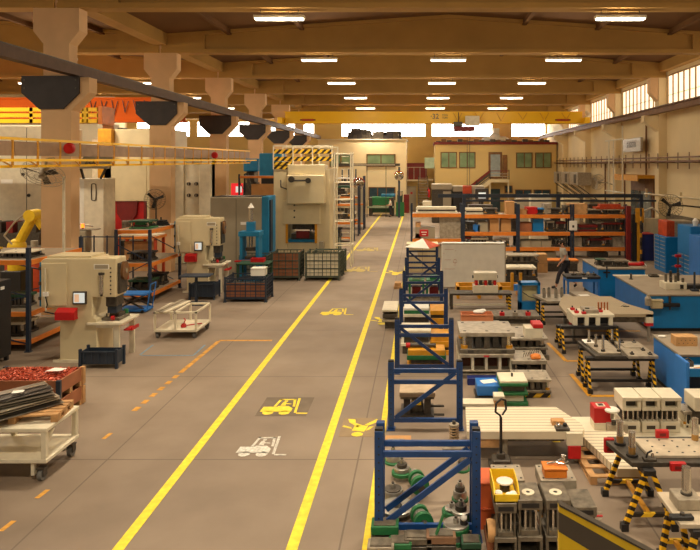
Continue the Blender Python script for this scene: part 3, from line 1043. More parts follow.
# black tool cabinet and parts drawer cabinet at left edge
t = thing('tool_cabinet', 'black tall tool cabinet standing at the left edge', 'cabinet', -9.9, 15.2)
g = G(); g.box(-.55, .0, -.3, .3, .12, 1.95, BLACK, .01); g.done('body', t)
for z in (.2, .75, 1.3):
    g = G(); g.box(-.5, -.04, -.32, -.3, z, z + .5, DSTEEL, .005); d = g.done('door', t)
    g = G(); g.box(-.12, -.08, -.35, -.32, z + .2, z + .32, CHROME); g.done('handle', d)
g = G(); g.box(.0, .02, -.1, .02, 1.75, 1.82, PAPER); g.done('label_plate', t)
g = G()
for sx in (-.48, -.07):
    for sy in (-.22, .22): g.box(sx - .04, sx + .04, sy - .04, sy + .04, 0, .12, BLACK)
g.done('feet', t)
t = thing('drawer_cabinet', 'pale green-grey cabinet of shallow drawers at the left edge in front of the black one', 'cabinet', -9.62, 14.3)
g = G(); g.box(-.5, 0, -.3, .3, 0, .98, GREYP, .008); g.done('body', t)
for k in range(8):
    g = G(); g.box(-.47, -.03, -.32, -.3, .06 + .11 * k, .15 + .11 * k, MINT, .004); d = g.done('drawer', t)
    g = G(); g.box(0, .012, -.27, .27, .06 + .11 * k, .15 + .11 * k, MINT); g.done('drawer_side', d)
# pallet truck / small jack near rack A
t = thing('scissor_lift', 'small blue scissor lift table on the floor right of the nearest press', 'lift table', -9.2, 20.6)
g = G(); g.box(-.5, .5, -.3, .3, .04, .12, LBLUE, .01); g.done('base', t)
g = G(); g.box(-.5, .5, -.3, .3, .55, .6, LBLUE, .01); g.done('platform', t)
for sy in (-.25, .25):
    for a in ((-.42, .42), (.42, -.42)):
        g = G(); g.bar((a[0], sy, .12), (a[1], sy, .55), .03, .05, DSTEEL); g.done('scissor_arm', t)
for sx in (-.4, .4):
    g = G(); g.cyl((sx, -.3, .05), (sx, -.34, .05), .05, BLACK); g.cyl((sx, .3, .05), (sx, .34, .05), .05, BLACK); g.done('wheel', t)
g = G(); g.tube([(.5, -.2, .1), (.62, -.2, .9), (.62, .2, .9), (.5, .2, .1)], .018, LBLUE); g.done('handle', t)

# ================================================================== mesh boxes
MESHM = mat('mesh_green_grey', (88, 96, 84), 0.5, .3, vary=.2)
def meshbox(lab, x, y, w_, d, h, fill=None, fh=.8, m=MESHM, rz=0, sheet=None, group='wire mesh box pallets along the left line'):
    t = thing('mesh_box_pallet', lab, 'mesh box', x, y, 0, rz, group)
    for sx in (-1, 1):
        for sy in (-1, 1):
            g = G(); a, b = sx * w_ / 2, sy * d / 2; g.box(a - .03, a + .03, b - .03, b + .03, 0, h, m); g.box(a - .05, a + .05, b - .05, b + .05, 0, .03, m); g.done('corner_post', t)
    g = G(); g.box(-w_ / 2, w_ / 2, -d / 2, d / 2, .1, .14, m); g.done('floor_plate', t)
    for nm, (p, q) in (('front_mesh', ((-w_ / 2, -d / 2), (w_ / 2, -d / 2))), ('right_mesh', ((w_ / 2, -d / 2), (w_ / 2, d / 2))), ('left_mesh', ((-w_ / 2, -d / 2), (-w_ / 2, d / 2))), ('back_mesh', ((-w_ / 2, d / 2), (w_ / 2, d / 2)))):
        g = G()
        for k in range(1, 8):
            u = k / 8; xx, yy = p[0] + (q[0] - p[0]) * u, p[1] + (q[1] - p[1]) * u
            rr = .018 if k % 2 == 0 else .006; g.box(xx - rr, xx + rr, yy - .006, yy + .006, .12, h - .04, m)
        for k in range(7):
            z = .16 + (h - .2) * k / 6
            rr = .02 if k % 2 == 0 else .006
            g.box(min(p[0], q[0]) - (.006), max(p[0], q[0]) + .006, min(p[1], q[1]) - .006, max(p[1], q[1]) + .006, z - rr, z + rr, m)
        g.done(nm, t)
    if fill is not None:
        g = G(); g.box(-w_ / 2 + .04, w_ / 2 - .04, -d / 2 + .03, -d / 2 + .05, .14, h * fh, fill); g.box(w_ / 2 - .05, w_ / 2 - .03, -d / 2 + .05, d / 2 - .05, .14, h * fh, fill)
        g.box(-w_ / 2 + .04, w_ / 2 - .06, -d / 2 + .06, d / 2 - .05, .14, h * fh * .85, sheet or DSTEEL)
        g.done('board_lining', t)
    return t
meshbox('nearest mesh box, rusty brown boards inside and a white carton on top', -5.98, 22.4, 1.4, .95, .86, WOODR, .75, DARKB)
boxy('white lidded carton resting on the nearest mesh box', -5.62, 22.35, .86, .48, .4, .24, WHITE, lid=WHITE)
meshbox('mesh box holding an upright brown board, left of the one with white sheets', -5.48, 26.6, 1.1, 1.0, 1.15, WOODR, .98)
meshbox('mesh box full of white sheets beside the yellow line', -3.98, 26.6, 1.35, 1.0, 1.15, CREAM2, .95, sheet=WHITE)
meshbox('empty mesh box just behind the one with white sheets', -3.25 - .7, 28.0, 1.3, .9, 1.0, None)
meshbox('mesh box partly hidden at left behind the brown board one', -6.85, 26.7, 1.1, .9, 1.0, CREAM2, .8)
steelbin('grey-green steel bin in front of the navy rack beside the left yellow line', -4.9, 34.2, 1.2, 1.1, .85, MESHM)
steelbin('blue plastic-looking bin behind the grey-green bin', -5.2, 36.0, 1.1, 1.0, .9, DARKB)

# ================================================================== grey enclosure with blue edge and blue hydraulic press
t = thing('machine_enclosure', 'tall grey machine cabinet with a blue end post behind the farther cream press', 'machine', -8.95, 27.3)
g = G(); g.box(0, 2.2, 0, 1.3, 0, 3.32, GREYP, .02); g.done('housing', t)
g = G(); g.box(2.2, 2.5, -.02, 1.3, 0, 3.36, CBLUE, .02); g.box(2.5, 2.56, .1, .5, 1.0, 3.2, DARKB); g.done('end_post', t, 'blue end post')
g = G(); g.box(1.1, 1.115, -.01, 0, .1, 3.25, DSTEEL); g.done('door_seam', t)
g = G(); g.box(1.3, 1.62, -.015, 0, 2.15, 2.27, PAPER); g.done('name_plate', t)
g = G(); g.box(.1, 2.1, .2, 1.2, 3.32, 3.36, DSTEEL); g.done('roof_tray', t)
t = thing('hydraulic_press', 'small blue hydraulic press with a glass cylinder on top', 'press', -6.8, 25.75)
t.scale = (1, 1, .93)
g = G()
g.box(-.38, -.26, -.3, .3, 0, 2.0, CBLUE, .01); g.box(.26, .38, -.3, .3, 0, 2.0, CBLUE, .01)
g.box(-.42, .42, -.34, .34, 2.0, 2.2, CBLUE, .01); g.box(-.42, .42, -.34, .34, .85, 1.0, CBLUE, .01); g.box(-.38, .38, -.3, .3, 0, .1, CBLUE)
g.done('frame', t)
g = G(); g.box(-.16, .16, -.14, .14, 2.2, 2.6, CBLUE, .01); g.cyl((0, 0, 2.6), (0, 0, 3.2), .1, CHROME, 16); g.cyl((0, 0, 3.2), (0, 0, 3.4), .13, PAPER, 16, .02); g.done('cylinder', t, 'clear cylinder with a white cone top')
g = G(); g.cyl((0, 0, 1.5), (0, 0, 2.0), .07, CHROME); g.box(-.18, .18, -.15, .15, 1.35, 1.5, DSTEEL); g.box(-.2, .2, -.2, .2, 1.0, 1.12, DSTEEL); g.done('ram', t)
g = G(); g.box(-.5, .1, -.6, -.35, .95, 1.0, RED); g.done('tray', t, 'red tray')
boxy('small red parts box on the green bench by the blue hydraulic press', -6.2, 24.5, 1.0, .5, .3, .14, RED)
t = thing('work_bench', 'grey-green steel bench in front of the blue hydraulic press', 'bench', -6.3, 24.4)
g = G(); g.box(-.6, .6, -.4, .4, .94, 1.0, DGREEN, .01); g.done('top', t)
for sx in (-.55, .55):
    for sy in (-.35, .35):
        g = G(); g.box(sx - .03, sx + .03, sy - .03, sy + .03, 0, .94, DGREEN); g.done('leg', t)
g = G(); g.box(-.55, .55, -.35, .35, .4, .43, DARKB); g.done('shelf', t)

# ================================================================== big straight-sided press
t = thing('straight_side_press', 'tall cream press with a striped guard rail on top and a yellow-edged opening', 'press', -6.75, 29.5)
g = G()
g.box(0, .62, 0, 2.1, 0, 4.45, CREAM, .02); g.box(1.98, 2.6, 0, 2.1, 0, 4.45, CREAM, .02)
g.box(.62, 1.98, .1, 2.0, 3.0, 4.45, CREAM, .01); g.box(.62, 1.98, .1, 2.0, 0, 1.1, CREAM, .01)
g.box(0, 2.6, 0, 2.1, 4.45, 4.5, CREAM2)
g.done('frame', t)
g = G(); g.box(.45, 2.15, -.1, .1, 1.98, 3.05, CREAM, .015); g.done('slide_cover', t)
g = G()
for z in (2.3, 2.6, 2.85): g.cyl((.98, -.12, z), (.98, -.1, z), .04, BLACK, 10)
g.done('sight_glass', t)
g = G(); g.box(.72, 2.42, -.55, 0, 2.95, 4.25, CREAM, .03); g.box(.72, 2.42, -.35, .6, 4.25, 4.72, CREAM, .02); g.done('drive_cover', t)
g = G(); g.tube([(.35, -.1, 4.0), (.4, -.3, 3.7), (.7, -.4, 3.6)], .03, DSTEEL); g.tube([(.95, -.62, 4.0), (1.7, -.62, 4.0)], .04, DSTEEL); g.cyl((1.7, -.68, 4.0), (1.7, -.56, 4.0), .12, DSTEEL); g.cyl((.95, -.68, 4.05), (.95, -.56, 4.05), .14, DSTEEL); g.done('air_pipe', t)
g = G(); g.box(.62, 1.98, .2, 1.9, 1.12, 1.24, CBLUE); g.done('bed_plate', t, 'blue bed plate')
g = G(); g.box(.75, 1.85, .3, 1.7, 1.24, 1.5, DSTEEL); g.box(.8, 1.8, .3, 1.7, 1.7, 1.98, DSTEEL); g.box(1.0, 1.6, .25, .4, 1.3, 1.62, DRED); g.done('tool', t)
for x in (.6, 1.94):
    g = G(); g.box(x - .03, x + .07, -.08, 0, 1.1, 1.98, YELD); g.done('guard_post', t, 'yellow guard post')
g = G()
for (x0, x1, z) in ((0, 2.75, 5.32), (0, 2.75, 4.98), (0, .9, 4.75), (0, .9, 4.6)):
    g.box(x0, x1, -.03, 0, z - .1, z + .1, HAZX)
g.done('guard_panel', t, 'black and yellow striped boards')
g = G()
for x in (0, .9, 1.8, 2.7):
    for y in (-.02, 2.0): g.box(x - .025, x + .025, y - .025, y + .025, 4.5, 5.6, CREAM2)
for z in (5.58,):
    for y in (-.02, 2.0): g.box(0, 2.7, y - .025, y + .025, z - .025, z + .025, CREAM2)
g.done('railing', t)
g = G(); g.box(2.15, 2.35, -.35, -.05, 0, 1.2, GREYP); g.done('control_column', t)
# access cage ladder to the right of it
t = thing('access_tower', 'white tubular ladder tower at the right of the tall cream press', 'ladder tower', -3.93, 29.4)
for (x, y) in ((0, 0), (.75, 0), (0, .9), (.75, .9)):
    g = G(); g.cyl((x, y, 0), (x, y, 5.3), .035, CREAM2, 8); g.done('post', t)
for z in (1.0, 2.1, 3.1, 3.9, 5.2):
    g = G()
    for a, b in (((0, 0), (.75, 0)), ((.75, 0), (.75, .9)), ((.75, .9), (0, .9)), ((0, .9), (0, 0))):
        g.cyl((a[0], a[1], z), (b[0], b[1], z), .028, CREAM2, 8)
    g.done('hoop', t)
g = G()
for k in range(17): g.cyl((.2, .9, .3 + .3 * k), (.55, .9, .3 + .3 * k), .015, CREAM2, 6)
g.done('rungs', t)
# ================================================================== overhead things, left
# festoon truss with yellow chords and grey panels
def truss():
    a, b = V((-9.0, 13.2, 5.0)), V((-9.0, 33.8, 5.15))
    t = thing('festoon_truss', 'yellow lattice truss with grey panels hung along the left columns', 'truss', 0, 0, 0)
    L = (b - a).length
    n = 22
    for dx, dz, nm in ((0, .28, 'top_chord'), (0, -.2, 'middle_chord'), (0, -.34, 'bottom_chord'), (.35, -.2, 'outer_chord')):
        g = G(); g.bar(a + V((dx, 0, dz)), b + V((dx, 0, dz)), .05, .06, CRANEY); g.done(nm, t)
    for k in range(n):
        p = a + (b - a) * (k / n); q = a + (b - a) * ((k + 1) / n)
        g = G(); g.bar(p + V((0, .06, .06)), q + V((0, -.06, .06)), .03, .32, TRUSSP); g.done('panel', t)
        g = G(); g.bar(p + V((0, 0, -.36)), p + V((0, 0, .3)), .04, .04, YELD); g.bar(p + V((0, 0, -.2)), p + V((.35, 0, -.2)), .03, .03, YELD); g.done('strut', t)
        g = G(); g.bar(p + V((.35, 0, -.2)), q + V((0, 0, -.34)), .025, .025, YELD); g.done('brace', t)
    for k in (8, 16):
        p = a + (b - a) * (k / n)
        g = G(); g.bar(p + V((0, 0, .0)), V((-10.9, p.y, p.z)), .05, .05, YELD); g.done('arm', t)
    return t
truss()
def reel(lab, y, z=5.12):
    g = G(); g.lathe([(0, -.06), (.11, -.06), (.14, -.03), (.14, .03), (.11, .06), (0, .06)], (0, 0, 0), RED, 20, 'y'); g.cyl((-.1, 0, 0), (.1, 0, 0), .03, DSTEEL)
    solo(g, 'alarm_horn', lab, 'siren', -8.82, y, z)
reel('round red drum fixed on the yellow truss in front of the nearest column', ax(0, 1) * 0 + 16.1)
reel('smaller round red drum farther along the yellow truss near the second column', 27.5)
# fans
def fan(lab, x, y, z, r, rz=0, tilt=0.0, stand=None, wall=None, cage=DSTEEL, blade=BLACK):
    t = thing('industrial_fan', lab, 'fan', x, y, z, rz)
    t.rotation_euler = (tilt, 0, rz)
    g = G()
    for rr, yy in ((r, 0), (r, .12), (r * .66, -.03), (r * .35, -.05)):
        n = 28
        pts = [(rr * math.cos(2 * PI * k / n), yy, rr * math.sin(2 * PI * k / n)) for k in range(n + 1)]
        g.tube(pts, r * .014, cage, 5)
    for k in range(24):
        a = 2 * PI * k / 24
        c, s_ = math.cos(a), math.sin(a)
        g.tube([(r * .08 * c, -.06, r * .08 * s_), (r * .6 * c, -.04, r * .6 * s_), (r * c, 0, r * s_), (r * c, .12, r * s_), (r * .2 * c, .17, r * .2 * s_)], r * .008, cage, 4)
    g.done('cage', t)
    for k in range(3):
        a = 2 * PI * k / 3 + .4
        mt = Matrix.Rotation(-a, 4, 'Y')
        g = G()
        p = [mt @ V(q) for q in ((.1 * r, .03, -.08 * r), (.86 * r, .01, -.22 * r), (.92 * r, .06, .1 * r), (.1 * r, .08, .1 * r))]
        p2 = [q + V((0, .012, 0)) for q in p]
        g.hull8(p + p2, blade)
        g.done('blade', t)
    g = G(); g.cyl((0, -.02, 0), (0, .3, 0), .16 * r, cage, 16); g.cyl((0, -.06, 0), (0, -.02, 0), .1 * r, cage, 14); g.done('motor', t)
    if stand:
        g = G(); g.cyl((0, .2, -r * .1), (0, .2, -stand), .03, cage); g.cyl((0, .2, -stand), (0, .2, -stand + .04), .3, cage, 18); g.done('stand', t)
    if wall:
        g = G(); g.tube([(0, .25, 0)] + wall, .035, cage, 8); g.done('bracket', t)
    return t
f1 = fan('large wall fan tilted down on the nearest left column, just under the yellow truss', -9.62, 16.3, 4.42, .5, 0, .95, None, [(0, .45, .1), (0.05, .62, -.1)], LGREY, DSTEEL)
f2 = fan('dark round stand fan in front of the second column', -11.2, 27.0, 3.25, .43, .1, 0, 3.25)
f3 = fan('dark round wall fan on the right wall above the blue drawer cabinets', 12.05, 30.8, 2.72, .56, -.4, 0, None, [(.6, .7, .0), (1.6, .9, -.1)])
f4 = fan('small grey fan on an arm on the far right wall near the sign', 12.6, 45.5, 3.5, .55, -.9, -.2, None, [(.2, .8, .1), (.6, 1.3, 0)], LGREY, LGREY)

# lamp bar etc. crane bridges
t = thing('overhead_crane', 'long yellow overhead crane bridge spanning the hall in front of the back windows', 'crane', 0, 50.5, 0)
g = G(); g.box(-10.6, 12.75, -.25, .25, 8.0, 8.87, CRANEY)
g.box(-10.7, 12.8, -.3, .3, 8.86, 8.9, CRANEY); g.box(-10.7, 12.8, -.3, .3, 7.97, 8.01, CRANEY)
g.done('girder', t)
g = G(); g.box(-10.7, 12.75, .9, 1.3, 8.0, 8.8, CRANEY); g.done('girder', t)
for x, m in ((-10.85, CRANEY), (12.95, CRANEY)):
    g = G(); g.box(x - .2, x + .2, -1.0, 1.5, 7.91, 8.4, m, .03); e = g.done('end_carriage', t)
    for y in (-.8, 1.3):
        g = G(); g.cyl((x - .08, y, 8.05), (x + .08, y, 8.05), .145, DSTEEL, 16); g.done('wheel', e)
text('·32', .55, DSTEEL, (1.15, -.31, 8.5), (PI / 2, 0, 0), t, 'capacity_figures')
text('TON\nTON', .2, DSTEEL, (1.95, -.31, 8.5), (PI / 2, 0, 0), t, 'capacity_unit')
for x in (-8.8, 11.2):
    g = G(); g.box(x - .45, x + .45, -.32, -.29, 8.15, 8.32, RUSTO); g.box(x - .6, x - .45, -.32, -.29, 8.18, 8.29, DRED); g.box(x + .45, x + .6, -.32, -.29, 8.18, 8.29, DRED); g.done('maker_plate', t, 'orange-red lettered plate')
g = G(); g.tube([(13.0, -.4, 8.4), (13.3, -.3, 8.6), (13.1, 0, 8.9)], .15, CREAM2); g.done('cable_box', t)
for k in range(6):
    xx = 2.6 + k * 1.7
    g = G(); g.tube([(xx, -.33, 8.8), (xx + .35, -.36, 8.15 + .1 * (k % 2)), (xx + .7, -.33, 8.8)], .02, YELD, 5); g.done('festoon_cable', t)
craneroot = t
g = G(); g.box(-.75, .85, -.5, .4, .15, .5, DRED, .03); g.box(-.8, -.1, -.55, .3, .5, .85, DSTEEL, .03)
t = g.done('hoist', craneroot, 'dark red hoist'); t.location = (3.4, -.3, 7.2)
g = G(); g.box(.1, 1.2, -.75, -.5, .55, 1.3, CREAM2, .02); g.done('control_box', t, 'white box')
g = G(); g.cyl((-.4, -.3, .8), (-.4, -.3, 1.6), .03, BLACK); g.done('cable', t)
for x in (.3,):
    g = G(); g.cyl((x, 0, .15), (x, 0, -4.1), .02, DSTEEL, 6); g.cyl((x + .2, 0, .15), (x + .2, 0, -4.1), .02, DSTEEL, 6); g.done('rope', t)
g = G(); g.box(-.05, .65, -.25, .25, -4.75, -4.1, RUSTO, .05); g.tube([(.3, 0, -4.75), (.3, 0, -5.0), (.45, 0, -5.1), (.42, 0, -5.25), (.2, 0, -5.2)], .05, DSTEEL); g.done('hook_block', t, 'orange hook block')
# left bay cranes
t = thing('overhead_crane', 'dark orange crane bridge crossing the left bay behind the columns', 'crane', 0, 33.0, 0)
g = G(); g.box(-31, -12.2, -.3, .3, 6.95, 8.1, CRANEO); g.box(-31, -12.1, -.36, .36, 8.07, 8.15, CRANEO); g.box(-31, -12.1, -.36, .36, 6.9, 6.97, CRANEO); g.done('girder', t)
for k in range(12):
    xx = -19 + k * .55
    g = G(); g.tube([(xx, -.4, 8.0), (xx + .12, -.4, 7.25 + .12 * (k % 3)), (xx + .3, -.4, 7.95)], .022, BLACK, 5); g.done('festoon_cable', t)
t = thing('crane_walkway', 'yellow slotted walkway girder of a crane in the left bay', 'crane', 0, 23.5, 0)
for x0, x1 in ((-20, -12.3), (-12.2, -11.75)):
    g = G()
    g.box(x0, x1, -.1, .1, 6.66, 6.8, CRANEY); g.box(x0, x1, -.1, .1, 6.45, 6.59, CRANEY); g.box(x0, x1, -.1, .1, 6.24, 6.38, CRANEY)
    n = max(1, int((x1 - x0) / 1.9))
    for k in range(n + 1):
        xx = x0 + (x1 - x0) * k / n
        g.box(xx - .06, xx + .06, -.1, .1, 6.24, 6.8, CRANEY)
    g.done('side_frame', t)
g = G(); g.box(-20, -11.75, .1, .8, 6.26, 6.3, YELD); g.done('deck', t)
g = G(); g.box(-11.75, -11.6, -.15, .8, 6.2, 6.85, ORANGE); g.done('end_plate', t)

# ================================================================== left bay machines
def panelmachine(lab, x0, x1, y, d, h, m, seams, plate=None, knobs=(), name='machine_housing', z0=0):
    t = thing(name, lab, 'machine', x0, y, 0)
    g = G(); g.box(0, x1 - x0, 0, d, z0, h, m, .03)
    g.done('housing', t)
    g = G()
    for s_ in seams:
        g.box(s_ - .012, s_ + .012, -.008, .0, z0 + .1, h - .1, DSTEEL)
    if seams: g.done('door_seams', t)
    for (kx, kz) in knobs:
        g = G(); g.cyl((kx, -.05, kz), (kx, 0, kz), .07, BLACK, 12); g.done('knob', t)
    if plate:
        px, pz, pw, ph = plate
        g = G(); g.box(px, px + pw, -.012, 0, pz, pz + ph, PAPER); g.done('name_plate', t)
    return t
panelmachine('broad cream press housing filling the background at the left edge', -20.5, -16.1, 27.5, 3, 6.4, CREAM2, (2.2, 3.6), (2.5, 3.9, .5, .18), ((3.45, 4.3), (2.05, 4.2), (3.7, 3.4)))
# dark toothed opening under it
t = thing('transfer_press', 'row of dark press tools standing in front of the broad cream housing', 'press tools', -21.5, 26.4)
g = G(); g.box(0, 5.8, 0, 1, 0, 1.9, DSTEEL, .02); g.done('bed', t)
for k in range(12):
    g = G(); g.box(.1 + .48 * k, .38 + .48 * k, .0, .8, 1.9, 2.35, DSTEEL if k % 3 else DRED, .01); g.done('tool_block', t)
# white press behind column, with red-framed opening
t = thing('large_press', 'large cream press with a bright red die space and serrated edge', 'press', ax(104, 30), 30.0)
wd = ax(167, 30) - ax(104, 30)
g = G()
g.box(-.3, .35, 0, 2.6, 0, 6.4, YELD, .02)
g.box(.35, wd, .3, 2.6, 4.35, 6.4, CREAM, .02); g.box(2.0, wd, 0, 2.6, 0, 4.9, CREAM, .02); g.box(0, 2.0, 0, 2.6, 3.0, 4.9, CREAM, .02)
g.box(0, 2.0, 0, 2.6, 0, .9, DSTEEL)
g.done('frame', t)
g = G(); g.box(.1, 1.9, .14, .2, .9, 3.0, RED); g.done('red_panel', t, 'red panel')
g = G(); g.box(.02, .12, -.04, .06, .9, 3.0, DRED); g.box(1.88, 1.98, -.04, .06, .9, 3.0, DRED); g.done('opening_trim', t)
g = G(); g.prism([(.55, 3.0), (1.55, 3.0), (1.5, 2.4), (1.3, 2.1), (.8, 2.1), (.6, 2.4)], 'y', .04, .14, DRED); g.box(.85, 1.25, -.05, .1, 1.65, 2.1, DIE, .02); g.done('ram', t)
g = G()
for k in range(10): g.prism([(.15 + .17 * k, 1.15), (.32 + .17 * k, 1.15), (.24 + .17 * k, 1.35)], 'y', -.02, .04, LGREY)
g.box(.1, 1.9, .04, .14, .9, 1.15, BLACK)
g.done('serrated_plate', t)
g = G(); g.box(2.2, 2.55, -.15, 0, 4.2, 4.8, GREYP, .01); g.done('junction_box', t)
# electric cabinet (two knobs rows)
t = thing('switch_cabinet', 'pale cabinet with four black round dials between the second and third columns', 'cabinet', ax(173, 30.5), 30.5)
wd = ax(211, 30.5) - ax(173, 30.5)
g = G(); g.box(0, .5, 0, .6, 0, 5.05, CREAM2, .02); g.box(.5, wd, .12, .6, 2.2, 5.05, CREAM2, .02); g.box(1.25, wd, 0, .6, 0, 5.0, CREAM2, .02); g.box(.5, 1.25, .3, .6, 0, 1.6, CREAM); g.done('housing', t)
for kx in (.72, 1.08):
    for kz in (3.25, 3.8):
        g = G(); g.cyl((kx, .04, kz), (kx, .12, kz), .085, BLACK, 14); g.box(kx - .02, kx + .02, .02, .04, kz - .07, kz + .07, LGREY); g.done('dial', t)
g = G(); g.box(-.05, wd + .05, -.05, .65, 5.05, 5.12, GREYP); g.done('roof', t)
# tall white cupboard between columns 1 and 2 + canopy with letters
t = thing('control_cupboard', 'tall white cupboard with an oval vent right of the nearest column', 'cabinet', ax(73, 26), 26.0)
g = G(); g.box(0, 1.25, 0, 1, 0, 4.15, CREAM2, .02); g.box(-.02, .45, -.01, .0, .1, 4.1, WHITE); g.done('housing', t)
g = G()
g.tube([(.85 + .1 * math.cos(a * PI / 6), -.02, 3.6 + (.28 if 0 < a < 6 else 0 if a in (0, 6, 12) else -.28) + .06 * math.sin(a * PI / 6)) for a in range(13)], .018, DSTEEL, 6)
g.done('vent', t)
t = thing('tilted_sign_board', 'grey tilted hood board marked EUP above the white cupboard', 'sign', ax(82, 25.8), 25.8, 4.15)
g = G()
g.prism([(-.2, .42), (-.1, .4), (.3, .86), (.2, .9)], 'x', -.05, 1.15, GREYP)
g.done('board', t)
for x0, x1 in ((-.02, .02), (1.05, .7)):
    g = G(); g.bar((x0, -.1, .5), (x1, .1, .0), .07, .07, BLACK); g.done('arm', t)
g = G(); g.box(-.2, 1.3, .1, .4, .9, .95, WHITE); g.done('lamp_strip', t)
text('EUP', .3, DSTEEL, (.4, -.02, .66), (PI / 2 - .7, 0, 0), t, 'lettering')
# upper mezzanine row over the left bay machines
t = thing('overhead_drive', 'cream top housing with motors and a rounded tank above the left bay presses', 'machine', ax(78, 32.8), 34.2)
g = G(); g.box(0, 3.2, 0, 2, 4.9, 6.1, CREAM2, .03); g.box(0, .3, 0, .3, 0, 4.9, CREAM2); g.box(2.9, 3.2, 0, .3, 0, 4.9, CREAM2); g.done('housing', t)
g = G(); g.cyl((2.6, -.3, 6.35), (3.4, -.3, 6.35), .32, GREYP, 18); g.done('tank', t)
g = G(); g.box(.5, 1.1, .1, .8, 6.1, 6.9, GREYP, .03); g.box(1.3, 1.6, .1, .6, 6.1, 6.7, DSTEEL, .02); g.done('motor', t)
# robot arm
t = thing('robot_arm', 'yellow industrial robot arm reaching down left of the nearest column', 'robot', ax(17, 22), 22.0)
g = G(); g.box(-.35, .35, -.35, .35, 0, 1.1, BLACK, .02); g.done('pedestal', t)
g = G(); g.cyl((0, 0, 1.1), (0, 0, 1.75), .28, YEL, 20); g.ball((0, 0, 1.9), (.3, .3, .28), YEL); g.done('shoulder', t)
g = G(); g.bar((0, 0, 1.9), (.62, -.1, 2.95), .26, .28, YEL, .06); g.cyl((.62, -.35, 2.98), (.62, .15, 2.98), .2, YEL, 18); g.done('upper_arm', t)
g = G(); g.bar((.62, -.1, 2.98), (.95, -.1, 2.5), .18, .2, YEL, .05); g.cyl((.95, -.1, 2.55), (1.0, -.1, 2.3), .1, BLACK, 12); g.done('forearm', t)
g = G(); g.tube([(.0, -.25, 2.0), (-.25, -.3, 2.3), (.1, -.3, 2.75), (.5, -.3, 3.1)], .03, LGREY); g.done('hose', t)
# console with beacon right of nearest column
t = thing('control_console', 'grey operator console with an amber beacon right of the nearest column', 'console', ax(80, 24.5), 24.5)
g = G(); g.box(-.25, .3, -.15, .2, 0, 1.4, DSTEEL, .02); g.box(-.32, .36, -.25, .2, 1.4, 2.2, GREYP, .03); g.done('body', t)
g = G(); g.box(-.2, .22, -.26, -.25, 1.6, 2.0, BLACK); g.done('screen', t)
g = G(); g.cyl((.1, 0, 2.3), (.1, 0, 2.45), .06, mat('amber_beacon', (255, 120, 30), emit=2.5)); g.cyl((.1, 0, 2.2), (.1, 0, 2.3), .04, BLACK); g.done('beacon', t, 'lit amber beacon')
g = G(); g.tube([(-.35, 0, 2.1), (-.1, 0, 2.45), (.5, 0, 2.35)], .03, LGREY); g.box(-.4, .7, -.2, .2, 2.22, 2.26, LGREY); g.done('top_tray', t)
# safety fence posts between
t = thing('safety_fence', 'dark low safety fence in front of the left bay machines', 'fence', ax(68, 23.6), 23.6)
for k in range(6):
    g = G(); g.box(.48 * k - .02, .48 * k + .02, -.02, .02, 0, 2.1, DARKB); g.done('post', t)
for z in (1.2, 2.05):
    g = G(); g.box(0, 2.4, -.015, .015, z - .02, z + .02, DARKB); g.done('rail', t)
# orange work stand next to it (orange frame behind rack)
t = thing('orange_stand', 'orange and plywood stand behind the shelf rack between the presses', 'stand', ax(118, 25.6), 25.6)
for sx in (0, 1.5):
    for sy in (0, .8):
        g = G(); g.box(sx - .05, sx + .05, sy - .05, sy + .05, 0, 1.75, RUSTO); g.done('leg', t)
g = G(); g.box(-.1, 1.6, -.1, .9, 1.75, 1.85, ORANGE); g.box(-.05, 1.55, -.05, .85, 1.85, 1.9, CREAM2); g.done('top', t)
g = G(); g.box(.1, 1.4, .35, .4, .4, 1.6, PLY); g.done('panel', t)
# more bits in the left background
for i, (px, y, m, w_, d, h, nm, lab) in enumerate((
        (4, 23.2, RUSTO, 1.6, 1.0, 1.5, 'orange_machine', 'orange machine base at the far left behind the edge rack'),
        (58, 23.2, YEL, .7, .5, 1.25, 'yellow_machine', 'small yellow machine low beside the foot of the nearest column'))):
    t = thing(nm, lab, 'machine', ax(px, y), y)
    g = G(); g.box(0, w_, 0, d, 0, h, m, .03); g.done('body', t)
    g = G(); g.box(.1, w_ - .1, .1, d - .1, h, h + .18, DSTEEL, .02); g.cyl((w_ * .5, d * .5, h + .18), (w_ * .5, d * .5, h + .4), .12, LGREY); g.done('head', t)
panelmachine('long grey machine behind the blue-edged cabinet, under the third column', -11.6 + 1.0, -8.0, 33.0, 1.6, 2.9, GREYP, (1.2,), None, ())
t = thing('blue_press_head', 'small blue drill head machine seen between the third and fourth columns', 'machine', ax(262, 38), 38.0)
g = G(); g.box(0, 1.0, 0, 1, 0, 3.2, DARKB, .03); g.box(-.1, 1.2, -.3, 1, 4.0, 5.4, CBLUE, .05); g.box(.2, .9, 0, 1, 3.2, 4.0, CBLUE, .03); g.done('body', t)
g = G(); g.cyl((.9, -.35, 4.3), (1.3, -.35, 4.6), .18, BLACK); g.box(0, .9, -.2, .0, 3.4, 4.1, BLACK, .02); g.done('motor', t)
t = thing('blue_press_head', 'second small blue drill head machine left of the fourth column', 'machine', ax(243, 40), 40.0)
g = G(); g.box(0, .8, 0, 1, 0, 3.6, DSTEEL, .03); g.box(.1, 1.0, -.3, 1, 4.3, 5.1, CBLUE, .05); g.box(.2, .7, 0, 1, 3.6, 4.3, DSTEEL, .03); g.done('body', t)
g = G(); g.tube([(.3, -.3, 4.2), (.5, -.35, 3.4), (.9, -.3, 2.8), (.8, -.3, 2.3)], .12, DSTEEL); g.done('hose', t)
